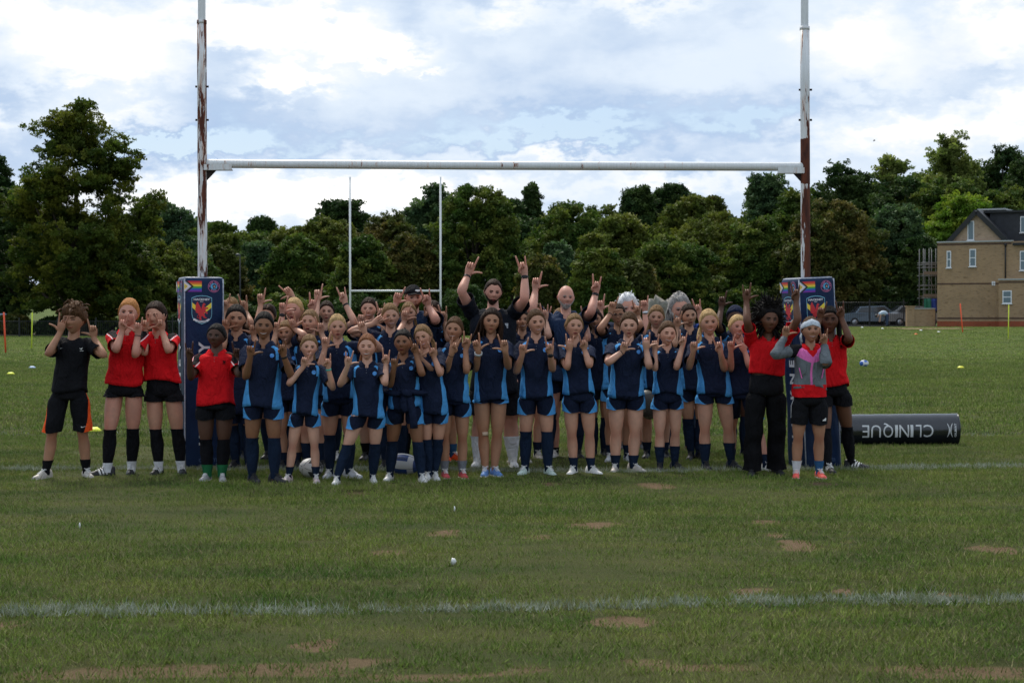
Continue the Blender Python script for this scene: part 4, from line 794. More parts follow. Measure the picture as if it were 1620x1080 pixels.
for sx_, (ex, ez) in ((-1, (lx, lz_)), (1, (rx, rz_))):
    k = MB(); u = np.array([ex-ax, 0, ez-az_]); L_ = np.linalg.norm(u); u /= L_; nn = np.array([-u[2], 0, u[0]])*(1 if -u[2]*0+u[0]*sx_ > 0 else -1); nn = nn if nn[2] > 0 else -nn
    a0 = np.array([ax, 0, az_-.16]); v = []
    for y in (.12, 9.2):
        for q, t in ((0, 0), (L_+.35, 0), (L_+.35, .16), (0, .16)): v.append(a0+u*q+nn*t+np.array([0, y, 0]))
    k.add(v, [(0, 1, 2, 3), (7, 6, 5, 4), (0, 4, 5, 1), (1, 5, 6, 2), (2, 6, 7, 3), (3, 7, 4, 0)]); k.build('roof', [SLT], house, smooth=False)
    k = MB(); v = []
    for y in (.04, .12):
        for q, t in ((0, -.16), (L_+.4, -.16), (L_+.4, .18), (0, .18)): v.append(a0+u*q+nn*t+np.array([0, y, 0]))
    k.add(v, [(0, 1, 2, 3), (7, 6, 5, 4), (0, 4, 5, 1), (1, 5, 6, 2), (2, 6, 7, 3), (3, 7, 4, 0)]); k.build('bargeboard', [IRON], house, smooth=False)
hbox('dormer', 1566, 337, XR, 386, 1.6, 7.5, SLT); hbox('dormer_roof', 1556, 334, XR, 337, 1.3, 7.8, IRON); hbox('ridge', 1546, 330.5, 1590, 333, 2.5, 5.5, LEAD); hbox('gutter', 1602, 384, XR, 388, -.25, .0, IRON)
def window(px0, py0, px1, py1, y=0., rails=1, cols=1, par=house):
    fo = hbox('window', px0, py0, px1, py1, y-.05, y+.02, UPV, par); a, z1 = hp(px0, py0, .05-y); b, z0 = hp(px1, py1, .05-y); t = .07; hh_ = (z1-z0-t*(rails+1))/rails; ww = (b-a-t*(cols+1))/cols
    for i in range(rails):
        for j in range(cols):
            k = MB(); k.box((a+t+ww/2+j*(ww+t), y-.052, z0+t+hh_/2+i*(hh_+t)), (ww/2, .012, hh_/2)); k.build('pane', [WGL], fo, smooth=False)
    k = MB(); k.box(((a+b)/2, y-.08, z0-.03), ((b-a)/2+.05, .06, .03)); k.build('sill', [UPV], fo, smooth=False)
window(1497.6, 397, 1504.5, 423.5, 0, 2); window(1533.6, 394, 1544, 421.5, 0, 2); window(1530.5, 349.5, 1541, 380, .30, 1); window(1613.5, 397, 1640, 427.5, 0, 2, 2); window(1586, 459.5, 1600.5, 480, -1.2, 2); window(1614, 342.5, 1640, 367.5, 1.6, 1, 2)
k = MB(); px_, pz_ = hp(1591, 384); _, pz0 = hp(1591, 440); k.tube([(px_, -.07, pz_-.2), (px_, -.07, pz0)], .05, None, 8, None, 0); k.tube([(px_, -.08, pz_-.28), (px_, -.08, pz_-.05)], (.07, .13), None, 8, None, 0); k.build('drainpipe', [IRON], house)
for i in (0, 1):
    for j in (0, 1): hbox('vent', 1569+i*2.9, 445+j*3.6, 1571.4+i*2.9, 448+j*3.6, -.05, .0, UPV)
# low garden wall
hw0 = (1438-810)/hs_; lw = thing('garden_wall', 'low brick garden wall joining the left side of the house', 'wall', (hw0, hd_+.6, hz0), None, (0, 0, R(2)))
wl = (1483-1438)/hs_; zt_ = at(0, 488.5, hd_)[2]-hz0; k = MB(); k.box((wl/2, .12, zt_/2), (wl/2-.005, .12, zt_/2)); k.build('wall', [BRK], lw, smooth=False); k = MB(); k.box((wl/2+.2, .12, zt_+.03), (wl/2-.2, .18, .035)); k.build('coping', [LEAD], lw, smooth=False)
k = MB(); k.box((.25, .12, zt_/2+.08), (.28, .22, zt_/2+.08)); k.box((.25, .12, zt_+.19), (.33, .27, .035)); k.build('gate_pier', [BRK], lw, smooth=False)
# scaffold
sd0 = hd_+3.; ss = F/sd0; sx0 = (1460-810)/ss; sz0 = float(terrain(sx0, sd0)); scf = thing('scaffold', 'scaffold of grey poles and boards against the left side of the house', 'scaffold', (sx0, sd0, sz0)); gal = flat('galvanised_pole', (.14, .14, .14)); brd = flat('scaffold_board', (.17, .13, .10))
for px in (1460.5, 1469.5, 1480):
    for y in (0, 1.3): k = MB(); k.tube([((px-1460)/ss, y, 0), ((px-1460)/ss, y, at(px, 393, sd0)[2]-sz0)], .03, None, 6, None, 0); k.build('standard', [gal], scf)
for py in (415.5, 418.5, 423, 436, 451.5, 457.5, 471.5):
    for y in (-.05, 1.35): k = MB(); z = at(0, py, sd0)[2]-sz0; k.tube([(-.12, y, z), (1.25, y, z+.01)], .032, None, 6, None, 0); k.build('ledger', [gal], scf)
for py in (433, 468.5):
    for j in range(4): k = MB(); z = at(0, py, sd0)[2]-sz0; k.box((.62, .15+j*.33, z), (.60, .15, .02)); k.build('board', [brd], scf, smooth=False)
    k = MB(); k.box((.62, -.04, at(0, py, sd0)[2]-sz0+.05), (.6, .02, .12)); k.build('toe_board', [brd], scf, smooth=False)
k = MB(); k.tube([(.2, 0, at(0, 428, sd0)[2]-sz0), (.85, 0, at(0, 456, sd0)[2]-sz0)], .025, None, 6, None, 0); k.build('brace', [gal], scf)
for nm, a, b, c, lab in (('tarpaulin', 1461.5, 1472.5, (.02, .16, .10), 'green sheet hung below the scaffold boards'), ('tarpaulin', 1473, 1482.5, (.02, .05, .26), 'blue sheet hung below the scaffold boards')):
    k = MB(); z1 = at(0, 472.5, sd0)[2]; z0 = at(0, 492, sd0)[2]; xs__ = np.linspace((a-810)/ss, (b-810)/ss, 9); v = []
    for z in np.linspace(z0, z1, 6):
        for x in xs__: v.append((x, sd0-.1+.05*math.sin(x*17+z*2), z))
    k.add(v, [(r_*9+c_, r_*9+c_+1, r_*9+c_+10, r_*9+c_+9) for r_ in range(5) for c_ in range(8)]); o = k.build(nm, [flat('sheet_'+nm+lab[:4], c)]); s_ = o.modifiers.new('s', 'SOLIDIFY'); s_.thickness = .01; tag(o, lab, 'sheet', 'coloured sheets on the scaffold')
# bare earth strip in front of the wall and behind the left railing, a distant path
def patch(name, x0, x1, y0, y1, c, dz):
    xs_ = np.linspace(x0, x1, 30); ys_ = np.linspace(y0, y1, 8); XX, YY = np.meshgrid(xs_, ys_); w_ = 1+.3*fbm2(XX, YY*0, 5, .3, 2)
    YY = (y0+y1)/2+(YY-(y0+y1)/2)*w_; v = np.stack([XX, YY, terrain(XX, YY)+dz], -1).reshape(-1, 3); k = MB()
    k.add(v, [(r_*30+c_, r_*30+c_+1, r_*30+c_+31, r_*30+c_+30) for r_ in range(7) for c_ in range(29)]); o = k.build(name, [col_mat(name+'_earth', c, .95, .05, var=.3, scale=1.5)]); tag(o, kind='structure')
patch('worn_earth', (1385-810)/F*118, (1492-810)/F*118, 108, 116, (.16, .12, .07), .03)
patch('path', -60, 12, 128, 133, (.15, .11, .08), .04)
patch('worn_earth', -8, 6, 66, 100, (.13, .09, .06), .02)
patch('drive', 20, 36, 128, 139, (.10, .10, .10), .04)
# small bird high above the right tree line
bp = at(1383, 223, 150); bird = thing('bird', 'small dark bird in flight above the trees at right', 'bird', tuple(bp)); k = MB(); k.tube([(-.10, 0, -.04), (-.05, 0, -.01), (.06, 0, .03), (.13, 0, .07)], (.01, .035, .03, .008), None, 8, None, 0); k.build('body', [IRON], bird)
for sy in (-1, 1): k = MB(); k.add([(-.02, 0, .02), (.05, 0, .04), (.0, sy*.22, .09), (-.08, sy*.2, .06), (-.02, 0, .03), (.05, 0, .05), (.0, sy*.22, .098), (-.08, sy*.2, .068)], [(0, 1, 2, 3), (7, 6, 5, 4), (0, 4, 5, 1), (1, 5, 6, 2), (2, 6, 7, 3), (3, 7, 4, 0)]); k.build('wing', [IRON], bird)
# ================================================================== PEOPLE
# ---- materials
def skin_mat(name, c):
    m, nt, b = new_mat(name, .50, .22)
    tc = nt.new('ShaderNodeTexCoord').outputs['Object']
    f = nt.lin(nt.noise(tc, 14, 4, .6), .35, .65); f2 = nt.lin(nt.noise(tc, 5, 2, .5), .4, .65)
    a = tuple(x*.88 for x in c); bb = (c[0]*1.1, c[1]*1.05, c[2]*1.02)
    col = nt.mix(nt.m('MULTIPLY', f2, .25), nt.mix(f, a, bb), (c[0]*1.05, c[1]*.80, c[2]*.76))
    fl = nt.new('ShaderNodeAttribute'); fl.attribute_name = 'flush'
    col = nt.mix(fl.outputs['Fac'], col, (c[0]*.80, c[1]*.50, c[2]*.46))
    nt.l.new(col, b.inputs['Base Color']); b.inputs['Subsurface Weight'].default_value = 0.
    bump(nt, b, nt.noise(tc, 90, 3), .15, .003); return m
SK = {'pale': (.54, .315, .225), 'fair': (.48, .265, .18), 'rosy': (.53, .275, .20), 'tan': (.36, .19, .115), 'olive': (.42, .235, .15), 'brown': (.235, .115, .062), 'dark': (.125, .058, .033), 'deep': (.085, .042, .027)}
SKM = {k: skin_mat('skin_'+k, v) for k, v in SK.items()}
def hair_mat(name, c):
    m, nt, b = new_mat(name, .60, .06)
    tc = nt.new('ShaderNodeTexCoord').outputs['Object']
    s1 = nt.noise(nt.mapping(tc, (90, 90, 14)), 1., 4, .65, .6); s2 = nt.noise(tc, 9, 3, .6)
    f = nt.lin(nt.m('ADD', nt.m('MULTIPLY', s1, .7), nt.m('MULTIPLY', s2, .3)), .36, .64)
    nt.l.new(nt.mix(f, tuple(x*.5 for x in c), tuple(min(1, x*1.5) for x in c)), b.inputs['Base Color'])
    bump(nt, b, s1, .9, .012); return m
HR = {'black': (.012, .010, .009), 'dark': (.026, .014, .009), 'brown': (.080, .040, .019), 'light': (.19, .108, .048), 'blond': (.42, .27, .12), 'ginger': (.40, .17, .055), 'auburn': (.19, .075, .033), 'grey': (.30, .28, .26), 'white': (.78, .76, .73), 'beard': (.03, .02, .014), 'greybeard': (.42, .38, .34), 'redbeard': (.10, .045, .022)}
HRM = {k: hair_mat('hair_'+k, v) for k, v in HR.items()}
def fabric(name, c, rough=.85, sheen=0, pattern=None):
    m, nt, b = new_mat(name, rough, .07)
    tc = nt.new('ShaderNodeTexCoord').outputs['Object']; uv = nt.new('ShaderNodeUVMap').outputs[0]
    f = nt.lin(nt.noise(tc, 7, 4, .6), .3, .7)
    col = nt.mix(f, tuple(x*.82 for x in c), tuple(min(1, x*1.18) for x in c))
    if pattern: col = pattern(nt, col, uv, f)
    nt.l.new(col, b.inputs['Base Color'])
    h = nt.m('ADD', nt.noise(nt.mapping(tc, (1, 1, .45)), 16, 3, .55, 1.2), nt.m('MULTIPLY', nt.noise(tc, 260, 2), .08))
    bump(nt, b, h, .85, .04); return m
NAVY = (.0125, .018, .040); SKYB = (.075, .30, .62); RED = (.60, .010, .014); BLACK = (.010, .010, .012)
def uvs(nt, uv):
    s = nt.sep(uv); return nt.m('ABSOLUTE', s[0]), s[1], s[0]
def p_polo(nt, col, uv, f):
    u, v, _ = uvs(nt, uv)
    half = nt.lin(v, 0., .8, .150, .060)
    side = nt.m('LESS_THAN', nt.m('ABSOLUTE', nt.m('SUBTRACT', u, .235)), half)
    side = nt.m('MULTIPLY', side, nt.m('LESS_THAN', v, .80))
    # curved flash running from the collar over the front of the shoulder
    c = nt.lin(v, .74, .97, .168, .128)
    fl = nt.m('LESS_THAN', nt.m('ABSOLUTE', nt.m('SUBTRACT', u, c)), nt.lin(v, .74, .97, .044, .030))
    fl = nt.m('MULTIPLY', fl, nt.m('GREATER_THAN', v, .74)); fl = nt.m('MULTIPLY', fl, nt.m('LESS_THAN', v, .965))
    return nt.mix(nt.m('MAXIMUM', side, fl), col, nt.mix(f, tuple(x*.85 for x in SKYB), tuple(x*1.12 for x in SKYB)))
def p_shorts(nt, col, uv, f, c=SKYB, wide=.26):
    u, v, _ = uvs(nt, uv)      # u=0 is the outer side seam
    return nt.mix(nt.m('LESS_THAN', u, nt.m('SUBTRACT', wide, nt.m('MULTIPLY', nt.m('POWER', v, .7), wide*.9))), col, c)
def p_stripes(nt, col, uv, f):
    u, v, s = uvs(nt, uv)
    k = nt.m('GREATER_THAN', nt.m('SINE', nt.m('MULTIPLY', s, 220.)), .1)
    return nt.mix(nt.m('MULTIPLY', nt.m('MULTIPLY', k, nt.m('LESS_THAN', u, .043)), nt.m('GREATER_THAN', v, .3)), col, (.7, .7, .7))
def p_redsleeve(nt, col, uv, f):
    u, v, s = uvs(nt, uv)
    blk = nt.m('LESS_THAN', u, nt.m('SUBTRACT', .17, nt.m('MULTIPLY', v, .14)))
    pip = nt.m('LESS_THAN', nt.m('ABSOLUTE', nt.m('SUBTRACT', u, nt.m('SUBTRACT', .19, nt.m('MULTIPLY', v, .14)))), .012)
    return nt.mix(nt.m('MULTIPLY', pip, .9), nt.mix(nt.m('MULTIPLY', blk, nt.m('LESS_THAN', v, .93)), col, (.012, .011, .012)), (.7, .66, .66))
def p_jacket(nt, col, uv, f):
    u, v, _ = uvs(nt, uv)
    pink = nt.m('GREATER_THAN', v, nt.m('ADD', .60, nt.m('MULTIPLY', u, 1.0)))
    zipp = nt.m('LESS_THAN', u, .008)
    red = nt.m('GREATER_THAN', v, nt.m('ADD', .74, nt.m('MULTIPLY', u, 3.6)))
    c = nt.mix(nt.m('MAXIMUM', pink, zipp), col, (.72, .16, .43)); return nt.mix(red, c, RED)
def p_jsleeve(nt, col, uv, f):
    u, v, _ = uvs(nt, uv); return nt.mix(nt.m('LESS_THAN', v, .34), col, (.012, .012, .014))
FM = dict(polo=fabric('navy_polo_cloth', NAVY, pattern=p_polo), navy=fabric('navy_cloth', NAVY), red=fabric('red_cloth', RED), redsleeve=fabric('red_sleeve_cloth', RED, pattern=p_redsleeve),
 black=fabric('black_cloth', BLACK), blackmatte=fabric('black_jersey', (.007, .007, .008)), shorts=fabric('navy_shorts_cloth', (.010, .0145, .032), pattern=p_shorts),
 orangeshorts=fabric('black_shorts_orange', BLACK, pattern=lambda nt, col, uv, f: p_shorts(nt, col, uv, f, (.85, .10, .02), .19)),
 stripeshorts=fabric('striped_shorts', BLACK, pattern=p_stripes), jacket=fabric('grey_pink_jacket', (.135, .15, .16), pattern=p_jacket), jsleeve=fabric('grey_black_sleeve', (.135, .15, .16), pattern=p_jsleeve),
 tee=fabric('dark_tee', (.011, .013, .019)), mid=fabric('mid_navy', (.02, .035, .075)), blue=fabric('royal_blue', (.02, .05, .22)),
 sock=fabric('navy_sock_wool', (.011, .020, .042)), sockb=fabric('black_sock_wool', (.009, .009, .011)), sockw=fabric('white_sock_wool', (.68, .68, .70)), sockg=fabric('green_sock_wool', (.02, .13, .05)), sockgr=fabric('grey_sock_wool', (.17, .18, .20)), sockbl=fabric('blue_sock_wool', (.03, .10, .22)),
 headband=fabric('pale_headband', (.50, .55, .60)), khaki=fabric('khaki_cloth', (.23, .19, .14)), durag=fabric('navy_durag', (.015, .02, .045)), jeans=fabric('jeans_cloth', (.03, .06, .12)), paleblue=fabric('pale_blue_cloth', (.33, .42, .52)))
def shoe_mat(n, c): return col_mat(n, c, .55, .4, var=.2, scale=60)
SH = dict(white=shoe_mat('white_shoe', (.66, .65, .62)), beige=shoe_mat('beige_shoe', (.44, .40, .35)), grey=shoe_mat('grey_shoe', (.36, .35, .35)), black=shoe_mat('black_shoe', (.014, .014, .016)), red=shoe_mat('red_shoe', (.50, .06, .07)),
 blue=shoe_mat('blue_shoe', (.12, .24, .50)), mint=shoe_mat('mint_shoe', (.50, .60, .54)), coral=shoe_mat('coral_shoe', (.95, .13, .10)), orange=shoe_mat('orange_shoe', (.85, .12, .03)), pink=shoe_mat('pink_shoe', (.52, .42, .42)), silver=shoe_mat('silver_shoe', (.52, .54, .57)),
 sole=shoe_mat('white_sole', (.62, .60, .55)), dsole=shoe_mat('dark_sole', (.03, .03, .03)), lace=shoe_mat('lace_white', (.75, .74, .72)), dlace=shoe_mat('lace_dark', (.03, .03, .03)))
EYEW = col_mat('eye_white', (.22, .18, .165), .5, .2); IRIS = col_mat('iris_dark', (.022, .014, .011), .4, .2); IRISB = col_mat('iris_blue', (.06, .08, .10), .4, .2); LASH = col_mat('lash', (.02, .014, .012), .7)
TEETH = col_mat('teeth', (.72, .70, .64), .3, .5); MOUTH = col_mat('mouth_inside', (.06, .015, .014), .6)
def lipm(k):
    c = SK[k]; return col_mat('lip_'+k, (c[0]*.80, c[1]*.36, c[2]*.42), .42, .4)
LIP = {k: lipm(k) for k in SK}
METAL = col_mat('silver_metal', (.55, .55, .56), .3, .5, .9); BANDK = col_mat('black_rubber', (.012, .012, .013), .5, .3); TEAL = col_mat('teal_rubber', (.05, .42, .36), .5); GLASSF = col_mat('spectacle_frame', (.02, .015, .013), .3, .5)
PLAST = col_mat('plaster_tape', (.50, .36, .26), .8)
CREST = {}
def crest_mat():
    m, nt, b = new_mat('crest_print', .6, .3)
    tc = nt.new('ShaderNodeTexCoord').outputs['Object']
    f = nt.lin(nt.noise(tc, 90, 3, .6, 1.5), .4, .6)
    nt.l.new(nt.mix(f, (.03, .17, .60), (.13, .40, .78)), b.inputs['Base Color']); return m
CREST = crest_mat()
# ---- head in units of half its height: x right, -y towards the face, z up, chin at -1, crown at +1
def gs(x, c, s): return np.exp(-((x-c)/s)**2)
def head_pt(th, ph, off=0.):
    th, ph = np.broadcast_arrays(np.asarray(th, float), np.asarray(ph, float))
    sx, sy, sz = np.sin(th)*np.cos(ph), -np.cos(th)*np.cos(ph), np.sin(ph)
    x = .69*np.sign(sx)*np.abs(sx)**.93; y = .80*np.where(sy < 0, -np.abs(sy)**.86, sy**.95); z = sz*1.
    j = smooth01((-z-.08)/.95); x = x*(1-.37*j); 
    x = x*(1+.05*gs(z, -.05, .35))
    y = np.where(y > 0, y*(1-.62*smooth01((-z-.15)/.6))+.0, y)
    y = np.where(y > 0, y+.10*smooth01((z+.35)/.5)*smooth01(y/.3), y)
    fr = smooth01((-sy)/.5)
    top = smooth01((z-.45)/.5); y = y + .10*top*fr
    nose = np.where(z > -.24, smooth01((.14-z)/.36), smooth01((z+.37)/.13)); nose = nose*(z < .14)
    y = y - fr*.25*nose*np.exp(-(np.abs(x)/(.075+.05*smooth01((-z)/.25)))**2)
    y = y + fr*.062*(np.exp(-(((np.abs(x)-.27)/.15)**2+((z-.01)/.105)**2)))
    y = y - fr*.028*gs(z, .15, .08)*gs(np.abs(x), .22, .2)
    y = y - fr*.04*np.exp(-((x/.2)**2+((z+.53)/.12)**2)) - fr*.05*np.exp(-((x/.2)**2+((z+.87)/.13)**2)) + fr*.035*np.exp(-((x/.22)**2+((z+.70)/.06)**2))
    y = y - fr*.035*np.exp(-(((np.abs(x)-.36)/.17)**2+((z+.22)/.18)**2))
    p = np.stack([x, y, z], -1)
    if np.any(off): 
        n = np.stack([sx, sy, sz], -1); p = p+n*np.asarray(off)[..., None]
    return p
_t = np.linspace(-math.pi, math.pi, 41)[:-1]; TH_ = _t-.42*np.sin(_t); PH_ = np.linspace(-math.pi/2, math.pi/2, 32)[1:-1]
HT, HP = np.meshgrid(TH_, PH_)
HEADG = head_pt(HT, HP)
_ft, _fp = np.meshgrid(np.linspace(-1.5, 1.5, 161), np.linspace(-1.45, 1.3, 161)); _FQ = head_pt(_ft, _fp).reshape(-1, 3)
def face_y(x, z):
    d = (_FQ[:, 0]-x)**2+(_FQ[:, 2]-z)**2; i = np.argsort(d)[:4]; w_ = 1/(d[i]+1e-6); return float((_FQ[i, 1]*w_).sum()/w_.sum())
def strip(pts, halfs, off=.006):
    """a thin ribbon laid on the face: pts (x,z), half heights"""
    top = [(x, z+h) for (x, z), h in zip(pts, halfs)]; bot = [(x, z-h) for (x, z), h in zip(pts, halfs)]; v = []
    for (x, z), t, b_ in zip(pts, top, bot): v += [(t[0], face_y(*t)-off*.4, t[1]), (x, face_y(x, z)-off*1.6, z), (b_[0], face_y(*b_)-off*.4, b_[1])]
    f = []
    for i in range(len(pts)-1):
        for k in range(2): a = 3*i+k; f.append((a, a+1, a+4, a+3))
    return np.array(v), f
def disc(x, z, rx, rz, off, n=10):
    v = [(x, face_y(x, z)-off, z)]+[(x+rx*math.cos(a), face_y(x+rx*math.cos(a), z+rz*math.sin(a))-off*.8, z+rz*math.sin(a)) for a in np.linspace(0, 2*math.pi, n, endpoint=False)]
    return np.array(v), [(0, 1+i, 1+(i+1) % n) for i in range(n)]
_ht = {}
def head_feats(expr, beye):
    k = (expr, beye)
    if k in _ht: return _ht[k]
    L = []
    squint = {'laugh': .35, 'squint': .22}.get(expr, 1.)
    for s in (-1, 1):
        if squint > .3:
            L.append((*disc(.27*s, -.002, .105, .030*max(squint, .6), .012), 'eyew')); L.append((*disc(.265*s, .0, .066, .044*max(squint, .7), .020, 8), 'iris'))
        hh = .026
        pts = [((.27+dx_)*s, .045*squint-.35*dx_*dx_*8*.35+(.0)) for dx_ in (-.13, -.07, 0, .07, .135)]
        L.append((*strip(pts, [hh*.6, hh, hh*1.2, hh*1.1, hh*.6], .020), 'lash'))
        pts = [((.26+dx_)*s, .155-.7*(dx_-.03)**2+.02*dx_) for dx_ in (-.15, -.08, 0, .08, .16)]
        L.append((*strip(pts, [.030, .042, .040, .030, .014], .016), 'brow'))
        L.append((*disc(.055*s, -.335, .03, .014, .006, 6), 'nostril'))
    w_ = {'smile': .29, 'laugh': .29, 'neutral': .20, 'open': .19, 'squint': .26, 'pout': .15}[expr]; curve = {'smile': .095, 'laugh': .09, 'neutral': .0, 'open': .0, 'squint': .06, 'pout': -.03}[expr]; zz = -.545
    q = np.linspace(-1, 1, 7)
    def lp(dz, hs): return strip([(w_*t, zz+curve*t*t+dz*(1-t*t)) for t in q], [hs*(1-.75*t*t)+.003 for t in q], .016)
    if expr in ('smile', 'laugh', 'open'):
        o = {'smile': .036, 'laugh': .058, 'open': .046}[expr]
        L.append((*lp(-o*.2, o*1.1), 'teeth' if expr != 'open' else 'mouth')); L.append((*lp(o, .028), 'lip')); L.append((*lp(-o*1.35, .036), 'lip'))
        if expr == 'laugh': L.append((*lp(-o*.75, .02), 'mouth'))
    else:
        L.append((*lp(.022, .022), 'lip')); L.append((*lp(-.03, .030), 'lip')); L.append((*lp(-.002, .006), 'mouth'))
    _ht[k] = L; return L
def hairline(th, kind):
    a = np.abs(np.degrees(th))
    if kind == 'man': return np.interp(a, [0, 28, 45, 62, 80, 100, 130, 180], [.56, .60, .46, .28, -.10, -.05, -.42, -.50])
    if kind == 'fringe': return np.interp(a, [0, 30, 50, 65, 85, 105, 130, 180], [.30, .26, .22, .12, -.15, -.2, -.55, -.6])
    return np.interp(a, [0, 25, 42, 58, 75, 95, 120, 180], [.52, .50, .38, .20, -.06, -.17, -.55, -.66])
def hair_shell(kind, th, thick, seed, noise=0., part=False, lift=None):
    zl = hairline(HT, th); z = np.sin(HP)
    m = smooth01((z-zl+.03)/.14)
    t = np.full_like(HT, thick)
    r = np.random.default_rng(seed)
    if noise:
        t = t*(1+noise*fbm2(HT*2.2, HP*2.4, seed, 2.2, 3)) + noise*.05*r.normal(size=HT.shape)
    if lift is not None: t = t+lift(HT, HP)
    if part: t = t - .035*np.exp(-(HT/.09)**2)*(HP < 1.35)*(z > .3)
    return head_pt(HT, HP, -.05+(t+.05)*m)
def closed_grid(mb, G, mi):
    k, n = G.shape[:2]; mb.rings([G[i] for i in range(k)], mi)
def hand_geo(mb, Wp, u, n, s, g, k, mi=0):
    """fingers and thumb; Wp wrist, u finger direction, n the way the palm faces, s thumb side, k = person height"""
    K = k*1.08; kn = Wp+u*.052*K
    ext = {'L': (1, 0, 0, 0, 1), 'R': (1, 0, 0, 1, 0), 'K': (1, 0, 0, 1, 1), 'F': (0, 0, 0, 0, 0), 'H': (0, 0, 0, 1, 1)}[g]
    offs = (.0165, .0055, -.0055, -.0155); lens = (.050, .053, .049, .039); rr = (.0048, .0050, .0047, .0042)
    for i in range(4):
        b0 = kn+s*offs[i]*K - u*.008*K
        l = lens[i]*K; r_ = rr[i]*K; sp = s*offs[i]*4.5/.0165*.02
        if ext[i]:
            d = nrm(u+sp*(1.4 if i in (0, 3) else 1)+n*.06); P = [b0, b0+d*l*.5, b0+d*l*.8+n*.0, b0+d*(l+.012*K)]
            P.insert(0, b0-u*.012*K)
        else:
            d1 = nrm(u*.55+n*.85); p1 = b0+u*.010*K+d1*l*.42; d2 = nrm(-u*.75+n*.35); p2 = p1+d2*l*.36; p3 = p2+nrm(-u*.7-n*.6)*l*.26
            P = [b0-u*.010*K, b0+u*.006*K, p1, p2, p3]
        P = catmull(P, 7); ra = r_*np.array([1.12, 1.12, 1.1, 1.02, 1.02, .95, .62])
        mb.tube(P, ra, None, 6, s, mi)
    b0 = Wp+u*.014*K+s*.012*K
    if ext[4]: P = [b0, b0+s*.014*K+u*.010*K+n*.004*K, b0+s*.033*K+u*.017*K, b0+s*.054*K+u*.020*K]
    else: P = [b0, b0+s*.010*K+u*.016*K+n*.010*K, b0+u*.030*K+n*.018*K, b0+u*.034*K-s*.018*K+n*.020*K]
    mb.tube(catmull(P, 6), np.array([.0085, .0076, .0062, .0055, .0050, .0034])*K, None, 6, n, mi)
def ik(S, T, l1, l2, pole):
    d = T-S; L = np.linalg.norm(d)
    if L > (l1+l2)*.995: k = L/((l1+l2)*.995); l1 *= k; l2 *= k
    if L < abs(l1-l2)*1.05+.02: L = abs(l1-l2)*1.05+.02
    a = (l1*l1-l2*l2+L*L)/(2*L); h = math.sqrt(max(l1*l1-a*a, 1e-8)); e = nrm(d); p = pole-e*pole.dot(e)
    return S+e*a+nrm(p)*h
def wr(P, amp, seed):
    """cloth folds: small displacement of points"""
    r = np.random.default_rng(seed); o = np.zeros_like(P)
    for k in range(5):
        dv = nrm(r.normal(size=3)*np.array([1, .6, 1.])); f = r.uniform(18, 55); ph = r.uniform(0, 6.28)
        o += np.outer(np.sin(P@dv*f+ph), nrm(r.normal(size=3)*np.array([.6, 1, .3])))*amp/2.2
    return P+o
def ring(c, a, b, n, e=2.4, seam=True, yaw=0.):
    t = np.linspace(-math.pi, math.pi, n+1) if seam else np.linspace(-math.pi, math.pi, n, endpoint=False)
    s, c_ = np.sin(t), np.cos(t); x = a*np.sign(s)*np.abs(s)**(2/e); y = -b*np.sign(c_)*np.abs(c_)**(2/e)
    p = np.stack([x*math.cos(yaw)-y*math.sin(yaw), x*math.sin(yaw)+y*math.cos(yaw), 0*x], 1); return p+np.asarray(c), t
PN = [0]
